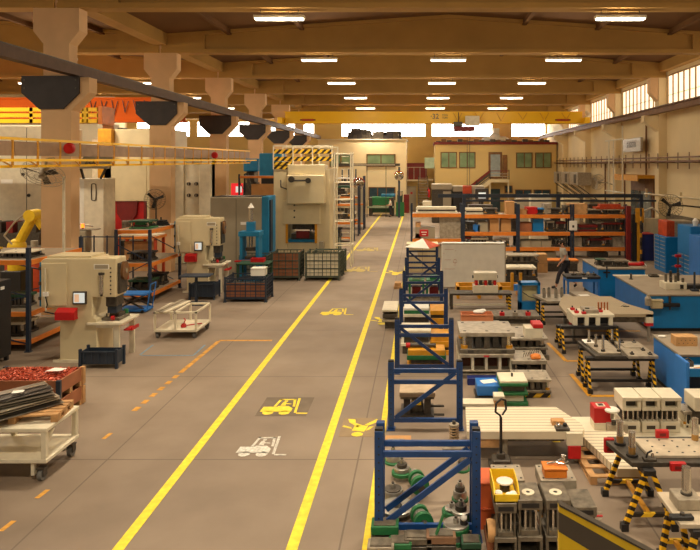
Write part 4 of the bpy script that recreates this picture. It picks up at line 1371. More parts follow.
# lit red sign deep in the left bay
g = G(); g.box(-.5, .5, -.05, .05, -.4, .4, mat('lit_red_panel', (235, 40, 50), emit=.5)); g.box(-.2, .2, -.06, -.05, -.2, .2, SCREEN); g.box(-.04, .04, -.03, .03, -3.1, -.4, DSTEEL)
solo(g, 'red_display', 'small lit red display on a post deep behind the third column', 'display', ax(239, 42), 42, 3.1)
# left bay racks seen between the columns
RC = rack('orange shelf rack behind the tall cream press at its left', -9.9, 35.0, 2.6, 1.2, 4.2, (.5, 1.7, 2.9, 4.1))
for z, m in ((1.7, RED), (.5, DSTEEL), (2.9, CARD)):
    boxy('%s box in the orange shelf rack left of the tall cream press' % {1.7: 'red', .5: 'dark grey', 2.9: 'brown cardboard'}[z], -8.6, 35.5, z, 1.3, .8, .75, m)

# ================================================================== racks right along the left yellow line
RD = rack('navy and orange pallet rack standing along the left yellow line beyond the ladder tower', -6.6, 38.6, 2.5, 1.2, 2.8, (.35, 1.25, 2.35, ), 0)
RE = rack('taller navy and orange rack behind the first one along the left yellow line', -6.7, 46.5, 2.6, 1.2, 3.9, (.5, 1.9, 3.2), 0)
RF = rack('third orange rack beyond, almost at the mirror post', -6.6, 42.5, 2.5, 1.2, 3.3, (1.1, 2.6), 0)
for i, (x, y, z, w_, h, m, lab) in enumerate((
        (-5.7, 39.2, 2.35, 1.6, .5, LGREY, 'grey plate stack on top of the nearest rack along the yellow line'),
        (-5.6, 39.2, 1.25, 1.8, .6, CREAM2, 'cream tools on the middle shelf of the nearest rack along the yellow line'),
        (-5.6, 39.2, .35, 1.6, .5, DARKB, 'dark blue crate on the lowest shelf of the nearest rack along the yellow line'),
        (-5.5, 47.1, 1.9, 1.4, .8, GREYP, 'grey crates on the middle shelf of the taller rack along the yellow line'),
        (-5.5, 47.1, .5, 1.6, .8, WHITE, 'white parts on the lowest shelf of the taller rack along the yellow line'),
        (-5.5, 47.1, 3.2, 1.5, .6, WHITE, 'white bundle on top of the taller rack along the yellow line'),
        (-5.5, 43.1, 2.6, 1.7, .7, DGREEN, 'green tools on the top shelf of the third rack'),
        (-5.5, 43.1, 1.1, 1.7, .9, GREYP, 'grey tools on the lower shelf of the third rack'))):
    diething(lab, x, y, z, w_, .9, h, i, m, DSTEEL)
for k in range(4):
    g = G(); g.cyl((0, 0, 0), (0, 0, 1.2), .05, DARKB, 8)
    solo(g, 'upright_bar', 'short dark upright bar sticking up from the top of the taller rack', 'bar', -6.2 + .5 * k, 46.9 if k != 2 else 46.75, 3.8 if False else 3.2, group='upright bars on the taller rack')
# grey cupboard past racks
boxy('tall grey-green cupboard just left of the green machine, at the end of the racks', -5.2, 52.0, 0, 1.4, 1.4, 2.9, GREYP, lid=GREYP)
# convex mirrors
def mirror(lab, x, y, z, r, rz=0, post=0):
    t = thing('convex_mirror', lab, 'mirror', x, y, z, rz)
    g = G(); g.ball((0, 0, 0), (r, r * .3, r), MIRROR, 20, 12); g.done('dome', t)
    g = G(); g.tube([(r * 1.05 * math.cos(a * PI / 12), .0, r * 1.05 * math.sin(a * PI / 12)) for a in range(1, 12)], r * .07, RUSTO, 6); g.done('hood', t, 'orange edge')
    if post:
        g = G(); g.box(-.09, .09, .2, .38, -z, post, DARKB); g.done('post', t)
    return t
mirror('convex mirror with orange hood on the dark post at the end of the aisle', ax(399, 57), 57, az(176, 57), .42, 0, .8)
mirror('convex mirror with orange hood above the racks along the left yellow line', ax(359, 46), 45.9, 3.35, .42, .5, 0)
# pipe gantry
t = thing('pipe_gantry', 'grey horizontal cable duct from the striped press to the mirror post', 'duct', 0, 57.3)
g = G(); g.box(ax(335, 57.3), ax(400, 57.3), -.1, .1, az(166, 57.3), az(163.5, 57.3), DSTEEL); g.box(ax(350, 57.3), ax(395, 57.3), -.12, -.1, az(165.5, 57.3), az(164, 57.3), LGREY); g.done('duct', t)
for px in (367, 386):
    g = G(); g.box(ax(px, 57.3) - .03, ax(px, 57.3) + .03, -.03, .03, 0, az(166, 57.3), DSTEEL); g.done('drop_pipe', t)

# ================================================================== far end: left office block, green machine, corridor
def block(name, lab, x0, x1, y0, y1, z1, wm, wins, cat='building', roof=None):
    t = thing(name, lab, cat, 0, 0)
    g = G(); g.box(x0, x1, y0, y1, 0, z1, wm); g.done('wall', t)
    g = G(); g.box(x0 - .1, x1 + .1, y0 - .1, y1, z1, z1 + (.25 if roof else .1), roof or CREAM2); g.done('roof_edge', t)
    for (a, b, c, d, n, gm) in wins:
        fr = G()
        fr.box(a, b, y0 - .06, y0 - .0, c, c + .08, RAILB); fr.box(a, b, y0 - .06, y0, d - .08, d, RAILB)
        for k in range(n + 1):
            x = a + (b - a) * k / n
            fr.box(x - .05, x + .05, y0 - .06, y0, c, d, RAILB)
        f = fr.done('window', t)
        p = G(); p.box(a + .05, b - .05, y0 - .03, y0 - .01, c + .08, d - .08, gm); p.done('pane', f)
    return t
YA = 61.5
A_ = lambda px: ax(px, YA)
Z_ = lambda py: az(py, YA)
block('office_block', 'plain cream two-storey block behind the green machine at the end of the aisle', ax(318, YA), A_(406), YA, YA + 6, Z_(140), PLASTER,
      [(A_(330), A_(352), Z_(167), Z_(154), 2, GLASSG), (A_(367), A_(395), Z_(167), Z_(154), 2, GLASSG), (A_(369), A_(395), Z_(200), Z_(187), 3, GLASSD)])
g = G()
for k in range(44):
    a = A_(342) + R.uniform(0, 5.0)
    hh = R.uniform(.25, .85 if abs(a - A_(362)) > 1.2 else 1.1)
    g.box(a, a + R.uniform(.3, .8), YA + 1 + .02 * k, YA + 1.6, 0, hh, PLATE if k % 2 else DSTEEL)
o = solo(g, 'stored_timber', 'dark heap of stored goods on the roof of the cream block', 'stored goods', 0, 0, Z_(140) + .11)
o['kind'] = 'stuff'
t = thing('guillotine_shear', 'bright green machine with two workers at the far end of the aisle', 'machine', ax(371, 59), 59.2)
g = G(); g.box(0, 1.9, 0, 1.2, .95, 1.75, GREEN, .05); g.box(0, 1.9, -.1, 1.2, .3, .8, DGREEN, .04); g.box(-.2, .1, -.2, 1.2, 0, 1.7, DSTEEL, .03); g.box(1.8, 2.1, -.2, 1.2, 0, 1.7, DSTEEL, .03); g.done('body', t)
g = G(); g.box(-.3, 2.2, -.5, 0, .75, .9, MINT); g.done('table', t)
g = G(); g.box(.9, 2.2, .2, 1.2, 1.75, 2.0, CBLUE, .03); g.done('top_box', t)
t = thing('green_pillar_machine', 'narrow green machine to the right of the far worker', 'machine', ax(396, 58.5), 58.5)
g = G(); g.box(0, .75, 0, .8, 0, 1.3, GREEN, .04); g.box(.1, .6, .1, .7, 1.3, 2.3, DGREEN, .04); g.done('body', t)
g = G(); g.box(.7, 1.2, .1, .6, .3, 2.0, DRED, .04); g.done('panel', t)
g = G(); g.cyl((.35, -.1, 2.1), (.35, .1, 2.1), .25, LGREY, 14); g.done('wheel', t)
# right of it: recess wall with door, red mezzanine panel, stairs
t = thing('mezzanine_gallery', 'dark red panelled gallery above a grey door at the far end', 'gallery', 0, 0)
YB = 66.0
g = G(); g.box(ax(406, YB), ax(427, YB), YB, YB + .2, az(180, YB), az(163, YB), DRED); g.done('red_panel', t)
for px in (408, 414, 420, 426):
    g = G(); g.box(ax(px, YB) - .03, ax(px, YB) + .03, YB - .5, YB - .44, az(180, YB), az(167, YB), LGREY); g.done('baluster', t)
g = G(); g.box(ax(406, YB), ax(426, YB), YB - .52, YB - .42, az(167.6, YB), az(167, YB), LGREY); g.done('handrail', t)
g = G(); g.box(ax(407, YB), ax(433, YB), YB - .6, YB + 3, az(181, YB), az(179.5, YB), CREAM); g.done('slab', t)
g = G(); g.box(ax(406, YB), ax(418, YB), YB, YB + .2, 0, az(181, YB), OFFICE); g.done('wall', t)
g = G(); g.box(ax(407, YB), ax(416, YB), YB - .05, YB, 0, az(186, YB), GREYP); d = g.done('door', t)
g = G(); g.box(ax(410.5, YB), ax(412.5, YB), YB - .07, YB - .05, az(194, YB), az(192, YB), RED); g.done('notice', d)
t = thing('steel_stairs', 'dark steel staircase rising beside the far grey door', 'stairs', ax(418, 64), 61)
g = G(); g.box(0, .08, 0, 4, 0, .2, BLACK)
for sx in (0, .95):
    g.prism([(0, 0), (.3, 0), (4.2, 3.3), (4.2, 3.6)], 'x', sx, sx + .06, BLACK)
g.done('stringer', t)
for k in range(13):
    g = G(); g.box(.06, .95, .15 + .3 * k, .42 + .3 * k, .22 + .26 * k, .27 + .26 * k, LGREY); g.done('tread', t)
g = G(); g.box(0, .9, -.25, .25, 0, 1.2, MINT, .03); o = solo(g, 'wall_cabinet', 'pale green box cabinet mounted high left of the office building', 'cabinet', ax(424.5, 63.5), 63.9, az(168.5, 63.5)); o.scale = (1.1, 1, .9)
g = G(); g.lathe([(0, 0), (.14, 0), (.14, .7), (.04, .85), (.04, .95), (0, .95)], (0, 0, 0), RED); g.tube([(.04, 0, .9), (.2, 0, .75), (.18, 0, .3)], .02, BLACK)
solo(g, 'fire_extinguisher', 'red fire extinguisher hung beside the far staircase', 'extinguisher', ax(428.7, 63), 63.6, 1.5)
g = G(); g.box(-.9, .9, -.4, .4, 0, .9, CREAM2, .03); g.box(-.3, .9, -.4, .4, .9, 1.5, CREAM2, .03)
solo(g, 'pale_crate', 'pale stepped crate on the floor left of the dark shelters', 'crate', ax(426, 57), 57.0, 0)

# office building right
YC = 64.5
B_ = lambda px: ax(px, YC)
C_ = lambda py: az(py, YC)
ob = block('office_building', 'cream office building with a dark red roof edge, green windows and outside stair', B_(435), B_(556.5), YC, YC + 5, C_(144.5), OFFICE,
      [(B_(441), B_(456.5), C_(168), C_(152), 2, GLASSG), (B_(459.5), B_(475), C_(168), C_(152), 2, GLASSG), (B_(516.5), B_(532), C_(168), C_(152.5), 2, GLASSG), (B_(535.5), B_(551), C_(168), C_(152.5), 2, GLASSG),
       (B_(515.5), B_(531), C_(197), C_(189.5), 2, GLASSD), (B_(534), B_(550), C_(197), C_(189.5), 2, GLASSD), (B_(505), B_(512), C_(193), C_(185.5), 1, GLASSD)], roof=DRED)
g = G(); g.box(B_(488.5), B_(502), YC - .08, YC, C_(178.5), C_(152), RAILB); d = g.done('door', ob)
g = G()
g.box(B_(490.5), B_(500), YC - .1, YC - .08, C_(176.5), C_(154.5), mat('bluish_glass', (150, 160, 160), .15)); g.done('pane', d)
g = G(); g.box(B_(502.5), B_(507), YC - .12, YC - .04, C_(178.5), C_(155), RAILB); g.done('open_leaf', ob)
g = G(); g.box(B_(490), B_(500), YC - .08, YC, 0, C_(189), GLASSD); g.done('door', ob)
st = thing('office_stairs', 'outside stair with dark railing climbing to the office door', 'stairs', 0, 0)
g = G(); g.box(B_(488), B_(507), YC - 1.5, YC - .1, C_(182), C_(179), CREAM); g.done('landing', st)
g = G(); g.prism([(B_(488), C_(179)), (B_(488), C_(184)), (B_(468), C_(199)), (B_(462), C_(199))], 'y', YC - 1.5, YC - 1.35, CREAM); g.prism([(B_(488), C_(179)), (B_(488), C_(184)), (B_(468), C_(199)), (B_(462), C_(199))], 'y', YC - .3, YC - .15, CREAM); g.done('stringer', st)
for k in range(14):
    u = k / 13
    g = G(); g.box(B_(463 + 25 * u) - .15, B_(463 + 25 * u) + .2, YC - 1.4, YC - .25, C_(198.5 - 19.5 * u) - .06, C_(198.5 - 19.5 * u), GREYP); g.done('step', st)
for k, dz in enumerate((-8.2, -5.4, -2.8)):
    g = G(); g.bar((B_(463), YC - 1.5, C_(199 + dz)), (B_(488.5), YC - 1.5, C_(179 + dz)), .06, .22 if k < 2 else .08, DRED if k == 0 else DSTEEL); g.bar((B_(488.5), YC - 1.5, C_(179 + dz)), (B_(507), YC - 1.5, C_(179 + dz)), .06, .08, DRED if k == 0 else LGREY); g.done('rail', st)
for px in (463, 475, 488.5, 507):
    u = max(0, min(1, (px - 463) / 25.5)); zb = C_(199 - 20 * u)
    g = G(); g.box(B_(px) - .04, B_(px) + .04, YC - 1.53, YC - 1.47, zb, zb + .95, DSTEEL); g.done('post', st)
for px in (488.5, 506.5):
    g = G(); g.box(B_(px) - .06, B_(px) + .06, YC - 1.45, YC - 1.33, 0, C_(182), CREAM); g.done('support', st)
# heaps on the office roof
g = G()
for k in range(21):
    a = B_(436) + k * .55
    g.box(a, a + .5, YC + .3, YC + .9, 0, .12 + .18 * ((k * 5) % 3) / 2, RAILB if k % 2 else DSTEEL)
o = solo(g, 'stored_profiles', 'low dark heap of profiles along the office building roof', 'stored goods', 0, 0, C_(144.5) + .255); o['kind'] = 'stuff'
g = G(); g.ball((0, 0, .5), (.6, .5, .5), PAPER); g.ball((.8, 0, .3), (.7, .5, .35), CREAM2); g.ball((-.8, 0, .3), (.6, .5, .3), PAPER); g.box(-.15, .45, -.1, .3, .5, 1.5, CREAM2, .05)
solo(g, 'covered_bundle', 'pale covered bundle standing on the office building roof right of the hoist', 'bundle', B_(497), YC + 1.8, C_(144.5) + .26)
# shelters/machines in front of the office
for (a, b, t0, m, lab) in ((432, 452, 184, DSTEEL, 'dark brown square machine cabin left of the orange hook, before the office'), (453, 470, 186, BLACK, 'dark cabin with an orange frame under the orange hook'), (472, 484, 186, LGREY, 'pale grey machine cabin right of the orange hook')):
    y = 52.0
    t = thing('machine_cabin', lab, 'machine', ax(a, y), y)
    W = ax(b, y) - ax(a, y); hh = az(t0, y)
    g = G(); g.box(0, W, 0, 2, 0, hh - .45, m, .03); g.done('body', t)
    g = G(); g.box(-.02, W + .02, -.1, 2, hh - .45, hh, GREYP, .03); g.done('hood', t)
    g = G(); g.box(W * .55, W * .95, -.03, 0, .1, hh - .6, DSTEEL if m is not DSTEEL else GREYP); g.done('door', t)
t = thing('monitor_console', 'machine console with a small lit screen before the office', 'console', ax(482, 49), 49.0)
g = G(); g.box(-.1, .1, 0, .3, 0, 1.9, DSTEEL); g.box(-.5, .5, -.1, .4, 1.9, 2.9, DSTEEL, .04); g.done('body', t)
g = G(); g.box(-.28, .28, -.12, -.1, 2.15, 2.6, SCREEN); g.done('screen', t, 'lit screen')

# ================================================================== right wall fittings
t = thing('pipe_tray', 'brown cable tray with brackets running along the right wall', 'pipes', 0, 0)
for z in (4.85, 5.1):
    g = G(); g.box(13.2, 13.35, 14, 62, z - .04, z + .04, RAILB); g.done('pipe', t)
g = G(); g.box(12.95, 13.05, 14, 62, 4.86, 4.94, RAILB); g.done('pipe', t)
for k in range(34):
    y = 15 + 1.4 * k
    g = G(); g.box(12.9, 13.4, y - .02, y + .02, 4.8, 4.85, RAILB); g.box(13.36, 13.4, y - .02, y + .02, 4.5, 5.35, RAILB); g.done('bracket', t)
t = thing('lower_pipe', 'thin pipe sloping gently along the right wall below the cable tray', 'pipes', 0, 0)
g = G(); g.tube([(13.35, 16, 3.25), (13.35, 38, 3.0)], .05, CREAM); g.done('pipe', t)
for y in (18, 23, 33, 38):
    g = G(); g.box(13.38, 13.5, y - .03, y + .03, 2.8, 3.3, CREAM); g.done('clip', t)
for i, (y, z0, z1) in enumerate(((31.2, 1.2, 4.8), (38.9, .6, 7.2), (43.0, .6, 4.8), (47.5, .6, 4.8), (53.5, .5, 4.8))):
    g = G(); g.cyl((0, 0, 0), (0, 0, z1), .06, RAILB, 8)
    solo(g, 'drop_pipe', 'vertical brown pipe on the right wall, %s one along it' % ('nearest', 'second', 'third', 'fourth', 'farthest')[i], 'pipe', 13.75, y, 0)
# white tubular drop with cross bars
t = thing('signal_mast', 'white double pole with short cross bars in front of the right wall', 'mast', 12.4, 39.2)
for dy, h0, h1 in ((0, 0, 7.1), (1.8, 0, 6.3), (2.8, 0, 6.3)):
    g = G(); g.cyl((0, dy, h0), (0, dy, h1), .045, CREAM2, 8); g.done('pole', t)
for z in (6.3, 3.0):
    g = G(); g.cyl((0, -.2, z), (0, 3.6, z), .045, CREAM2, 8); g.done('cross_bar', t)
t = thing('wall_sign', 'white wall sign with blurred dark capitals on the right wall above the doorway', 'sign', 13.3, 41.6, 5.95)
g = G(); g.box(0, .15, -3.0, .4, -.42, .42, LGREY, .01); g.done('panel', t); 
text('SHSISTB', .5, DSTEEL, (-.01, -1.3, 0), (PI / 2, 0, -PI / 2), t, 'lettering')
o = t; o.rotation_euler = (0, 0, 0)
# doorway with yellow canopy
dr = G(); dr.box(13.7, 13.86, 37.6, 41.6, 0, 3.9, RAILB); d = struct(dr, 'door_1')
g = G(); g.box(13.66, 13.7, 37.9, 39.6, .1, 3.1, mat('door_glass_grey', (120, 130, 130), .2)); g.done('pane', d)
g = G(); g.box(13.66, 13.7, 39.8, 41.4, .1, 3.1, GLASSD); g.done('leaf', d)
g = G(); g.box(12.7, 13.84, 37.4, 41.8, 3.9, 4.1, YELD); g.box(12.7, 12.76, 37.4, 41.8, 3.75, 3.9, YELD)
solo(g, 'door_canopy', 'yellow canopy over the doorway in the right wall', 'canopy')
# condenser boxes with slanting brackets on the far right wall
for k in range(3):
    t = thing('condenser_unit', 'grey boxed ventilation unit on slanted brackets on the far right wall, %s of three' % ('nearest', 'middle', 'farthest')[k], 'fan unit', 12.9, 50.0 + 3.1 * k, 3.1, group='ventilation units on the far right wall')
    g = G(); g.box(-.6, .5, 0, 2.7, 0, 1.0, LGREY, .03); g.done('case', t)
    g = G(); g.box(-.62, -.6, .4, 1.2, .15, .85, DSTEEL); g.done('grille', t)
    g = G(); g.bar((-.55, .2, 0), (.98, .2, -1.1), .06, .06, DSTEEL); g.done('bracket', t)
    g = G(); g.bar((-.55, 2.4, 0), (.98, 2.4, -1.1), .06, .06, DSTEEL); g.done('bracket', t)
# long dark gantry rail over the orange racks
t = thing('pipe_gantry', 'dark horizontal double rail frame standing above the orange racks', 'frame', 0, 35.4)
for py, th in ((195.8, .1), (200.8, .05)):
    g = G(); g.box(ax(438 if th > .06 else 463, 35.4), ax(642 if th > .06 else 656, 35.4), -.05, .05, az(py, 35.4) - th, az(py, 35.4) + th, DARKB); g.done('rail', t)
for px in (464, 558, 641):
    g = G(); g.box(ax(px, 35.4) - .09, ax(px, 35.4) + .09, -.09, .09, 0, az(194, 35.4), DKRACK); g.done('post', t)
# ================================================================== blue rack frames along the walkway
DEEPB = mat('deep_rack_blue', (24, 52, 98), 0.45, vary=.15)
def frame(lab, y, h, m, double=False, flip=False, dy=.32):
    t = thing('rack_stand', lab, 'rack', -.57, y, 0, 0, 'row of blue frames beside the walkway')
    W = 1.33
    for sx in (0, W - .11):
        g = G()
        g.box(sx, sx + .11, 0, .09, .01, h, m, .006)
        for k in range(int(h / .1)):
            g.cyl((sx + .055, -.004, .08 + .1 * k), (sx + .055, 0, .08 + .1 * k), .012, BLACK, 6)
        g.box(sx - .02, sx + .13, -.05, .14, 0, .012, m)
        g.done('upright', t)
        g = G(); g.box(sx + .005, sx + .105, .005, .085, h - .05, h + .03, BLACK); g.done('cap', t)
    for z in ((1.07, .16) if double else (h - .16, h - .36, .16)):
        g = G(); g.box(.11, W - .11, .02, .07, z - .035, z + .035, m); g.done('cross_bar', t)
    a, b = ((.13, W - .13) if not flip else (W - .13, .13))
    g = G(); g.bar((a, .045, .2), (b, .045, (1.0 if double else h - .2)), .035, .07, m); g.done('diagonal', t)
    if double:
        for sx in (0, W - .11):
            g = G(); g.box(sx, sx + .11, dy, dy + .09, .01, h - .02, m, .006); g.done('upright', t)
        g = G(); g.box(.11, W - .11, dy + .02, dy + .07, 1.03, 1.10, m); g.done('cross_bar', t)
        g = G(); g.bar((a, dy + .045, .2), (b, dy + .045, 1.0), .035, .07, m); g.done('diagonal', t)
        for sx in (.03, W - .08):
            g = G(); g.box(sx, sx + .05, .09, dy, h - .5, h - .44, m); g.done('spacer', t)
    return t
frame('nearest blue rack frame, doubled, with its two diagonals rising to the right', 8.0, 1.37, BLUE, True)
frame('second blue rack frame from the camera, with a wood-topped grey block behind it', 11.35, 1.2, BLUE)
frame('third blue rack frame from the camera', 14.4, 1.22, DEEPB, flip=True)
frame('fourth blue rack frame from the camera', 17.4, 1.31, DEEPB, flip=True)
frame('fifth blue rack frame from the camera', 20.8, 1.23, DEEPB)
frame('sixth blue rack frame from the camera', 24.0, 1.2, DEEPB)
frame('farthest blue rack frame, just under the red and white cap', 26.6, 1.27, DEEPB, flip=True)
# red and white cap + red sign
t = thing('pyramid_cap', 'red and white four-sided cap on top of the farthest blue frame', 'cap', .11, 26.65, 1.32)
for k in range(4):
    a = (k * PI / 2) + PI / 4; b = a + PI / 2
    g = G()
    r = .78
    p = [(r * math.cos(a), r * math.sin(a), 0), (r * math.cos(b), r * math.sin(b), 0), (0, 0, .33)]
    mm = Matrix.Rotation(0, 3, 'Z')
    q = [(x, y, z - .02) for x, y, z in p]
    g.faces(p + q, [(0, 1, 2), (5, 4, 3), (0, 3, 4, 1), (1, 4, 5, 2), (2, 5, 3, 0)], WHITE if k % 2 else RUSTO)
    g.done('face', t, 'white face' if k % 2 else 'red face')
t.rotation_euler = (0, 0, PI / 4 + .35)
t = thing('red_sign_box', 'bright red marker box on the first orange rack above the red and white cap', 'sign', ax(424, 32), 32.1, az(236.5, 32))
g = G(); g.box(-.22, .22, -.12, .12, 0, .33, RED, .02); g.done('box', t)
g = G(); g.box(-.14, .14, -.13, -.12, .2, .24, PAPER); g.box(-.1, .1, -.13, -.12, .08, .12, PAPER); g.done('marking', t)

# --- tools between the frames
def discs(lab, x, y, specs, z=0, group=None, name='coil_mandrel'):
    """stack of discs on a shaft: specs = [(radius, thickness, material)]"""
    t = thing(name, lab, 'machine part', x, y, z, 0, group)
    zz = 0
    for r, h, m in specs:
        r, h = r * .98, h * .62
        g = G(); g.lathe([(0, 0), (r, 0), (r, h * .85), (r * .93, h), (0, h)], (0, 0, zz), m, 22); g.done('disc', t)
        zz += h
    g = G(); g.cyl((0, 0, zz), (0, 0, zz + .06), .035, STEEL, 12); g.cyl((0, 0, zz + .06), (0, 0, zz + .08), .02, DSTEEL, 8); g.done('shaft', t)
    return t
discs('green and steel stepped mandrel nearest inside the left post of the nearest frame', *at(402, 478), [(.13, .1, STEEL), (.16, .08, GREEN), (.12, .1, STEEL), (.08, .08, DSTEEL)])
discs('wide flat steel disc standing left inside the nearest frame', *at(397, 515), [(.16, .14, DSTEEL), (.24, .07, STEEL), (.07, .012, BLACK)])
discs('steel drum with green base behind the wide flat disc', *at(393, 500), [(.17, .05, GREEN), (.15, .2, STEEL), (.12, .03, DSTEEL)])
discs('green capped mandrel at the far left of the nearest frame', *at(393, 462), [(.15, .05, GREEN), (.11, .13, STEEL), (.07, .1, DSTEEL)])
for i, (px, py, s_) in enumerate(((417, 490, 'upper'), (420, 527, 'lower'))):
    x, y = at(px, py)
    t = thing('green_shaft', 'green and steel shaft lying on the floor in the nearest frame, %s one' % s_, 'machine part', x, y, 0, .25)
    for a, b, r, m in ((-.2, -.13, .13, GREEN), (-.13, .0, .09, STEEL), (.0, .06, .12, GREEN), (.06, .2, .07, STEEL), (-.28, -.2, .05, DSTEEL)):
        g = G(); g.cyl((0, a, .15), (0, b, .15), r, m, 20); g.done('collar', t)
for i, (px, py, sp, lab) in enumerate((
        (460, 500, [(.12, .06, GREEN), (.1, .16, STEEL), (.07, .1, DSTEEL)], 'small green based mandrel highest against the right post of the nearest frame'),
        (461, 520, [(.13, .06, GREEN), (.12, .12, GREEN), (.13, .05, STEEL), (.08, .1, DSTEEL)], 'green and steel mandrel in the middle of the right row in the nearest frame'),
        (452, 516, [(.13, .05, STEEL), (.14, .1, GREEN), (.1, .04, STEEL)], 'low green mandrel left of the right row in the nearest frame'),
        (456, 540, [(.17, .08, GREEN), (.15, .14, STEEL), (.17, .1, GREEN), (.16, .03, STEEL)], 'big green banded mandrel low in the right row of the nearest frame'),
        (462, 470, [(.12, .05, GREEN), (.1, .1, STEEL), (.06, .08, DSTEEL)], 'green based steel part farthest back in the right row'))):
    discs(lab, *at(px, py), sp)
g = G()
n = 60
g.tube([(.075 * math.cos(k * .65), .075 * math.sin(k * .65), .06 + .0047 * k) for k in range(n)], .011, mat('spring_tan', (190, 160, 120), .5, .3), 6)
g.box(-.2, .2, -.16, .16, 0, .03, LGREY, .004); g.cyl((0, 0, .03), (0, 0, .06), .09, LGREY, 16); g.cyl((0, 0, .03), (0, 0, .42), .03, DSTEEL, 10); g.cyl((0, 0, .34), (0, 0, .37), .085, LGREY, 16)
solo(g, 'coil_spring', 'tan coil spring standing on a steel plate between the two nearest frames', 'spring', *at(454, 446))
g = G(); g.box(-.22, .22, -.2, .2, 0, .012, CARD); g.box(-.18, .1, -.12, .05, .012, .02, LGREY)
solo(g, 'floor_plate', 'flat brown plate on the floor at the left post of the second frame', 'plate', *at(398, 441))
# nearest row of green and grey blocks at the bottom edge
NR = [(385, 541, .34, .22, .24, GREEN, DIE, 'green block with a grey top at the left foot of the nearest frame'),
      (381, 556, .32, .2, .16, LGREY, DIE, 'grey block at the bottom edge under the green one'),
      (400, 552, .28, .2, .15, GREEN, DSTEEL, 'low green block at the bottom edge right of the grey one'),
      (418, 549, .34, .2, .18, DIE, DSTEEL, 'brownish grey die at the foot of the nearest frame, in the middle'),
      (441, 549, .36, .2, .2, mat('rusty_iron', (140, 104, 76), .7, vary=.3), DSTEEL, 'rusty die with a green handle at its side'),
      (471, 552, .24, .2, .16, DGREEN, DSTEEL, 'dark green small die at the bottom edge by the right post')]
for px, py, w_, d, h, tm, bm_, lab in NR:
    x, y = at(px, py)
    t = thing('small_die', lab, 'die', x, y)
    g = G(); g.box(-w_ / 2, w_ / 2, -d / 2, d / 2, 0, h * .45, bm_, .006); g.done('base', t)
    g = G(); g.box(-w_ / 2, w_ / 2, -d / 2, d / 2, h * .55, h, tm, .008); g.box(-w_ * .4, w_ * .4, -d * .4, d * .4, h, h + .012, DIE); g.done('top', t)
    g = G(); g.box(-w_ * .35, w_ * .35, -d * .35, d * .35, h * .45, h * .55, DSTEEL); g.done('spacer', t)
g = G(); g.bar((0, 0, .0), (.1, .02, .26), .045, .02, GREEN)
solo(g, 'green_lever', 'bright green lever leaning up from the rusty die at the bottom edge', 'lever', ax(436, 7.75), 7.78, .2)
g = G(); g.lathe([(0, 0), (.04, 0), (.04, .12), (.025, .16), (0, .16)], (0, 0, 0), PAPER); g.cyl((0, 0, .12), (0, 0, .2), .015, LGREY)
solo(g, 'white_bottle', 'small white bottle standing right of the rusty die', 'bottle', *at(452, 545))
t = thing('black_pin_tool', 'black punch with a white ball top near the right post of the nearest frame', 'tool', *at(464, 541))
g = G(); g.lathe([(0, 0), (.09, 0), (.09, .1), (.05, .13), (.05, .26), (0, .26)], (0, 0, 0), BLACK); g.done('body', t)
g = G(); g.ball((0, 0, .29), .04, PAPER); g.done('ball_top', t)
# block with wooden top between frames 2 and 3
t = thing('press_die', 'grey press tool with a light wooden board on top behind the second frame', 'die', -.0, 12.0)
g = G(); g.box(-.36, .26, -.25, .35, 0, .1, DSTEEL); g.box(-.36, .26, -.2, .3, .38, .44, DIE, .006); g.done('plates', t)
g = G(); g.box(-.3, -.18, -.2, .3, .1, .38, DSTEEL); g.box(.08, .2, -.2, .3, .1, .38, DSTEEL); g.box(-.16, .06, -.1, .2, .1, .3, DIE, .02); g.done('blocks', t)
g = G(); g.box(-.38, .28, -.26, .36, .44, .53, mat('grey_weathered_wood', (190, 168, 140), .8, vary=.2, scale=5), .004); g.done('wooden_board', t, 'pale wooden board')
g = G(); g.box(-.14, .02, -.27, -.2, .3, .37, YEL); g.done('yellow_strap', t)
for z in (.06, .22):
    g = G(); g.cyl((.2, -.1, z), (.45, -.1, z), .022, DSTEEL, 8); g.done('rod', t)
# between 3 and 4, 4 and 5, etc.
def pile(lab, x, y, z, w_, d, layers, rz=0, group=None, name='plate_stack'):
    t = thing(name, lab, 'plates', x, y, z, rz, group)
    zz = 0
    for (h, m, s_) in layers:
        g = G(); g.box(-w_ / 2 * s_, w_ / 2 * s_, -d / 2 * s_, d / 2 * s_, zz, zz + h, m, .004); g.done('plate', t)
        zz += h
    return t
pile('yellow and green stacked plates with a red rod behind the third frame', .15, 14.95, 0, .9, .5, [(.12, YELD, 1), (.1, DSTEEL, .8), (.1, GREEN, 1), (.12, YELD, .95)])
g = G(); g.cyl((-.35, 0, .05), (.25, 0, .05), .05, DSTEEL); g.cyl((-.45, 0, .05), (-.35, 0, .05), .06, RED)
solo(g, 'red_ended_rod', 'dark rod with a red end lying on the yellow and green plates', 'rod', .12, 14.95, .44)
pile('white topped plate stack behind the third frame, left', -.1, 16.3, 0, .75, .8, [(.2, DSTEEL, .9), (.06, CREAM2, 1), (.15, DSTEEL, .8), (.12, GREEN, .9), (.06, CREAM2, 1)])
pile('yellow orange plate stack behind the third frame, right', .5, 16.2, 0, .5, .8, [(.12, YELD, 1), (.08, DSTEEL, .9), (.14, YELD, 1), (.12, YELD, .9)])
pile('cream sheets on a dark base behind the fourth frame, left', -.1, 18.8, 0, .8, 1.0, [(.15, DGREEN, .9), (.2, DSTEEL, .85), (.08, CREAM2, 1), (.1, GREEN, .9), (.06, WHITE, .9)])
pile('orange plates behind the fourth frame, right', .52, 18.8, 0, .45, .9, [(.3, YELD, 1), (.1, DSTEEL, .9), (.12, YELD, 1)])
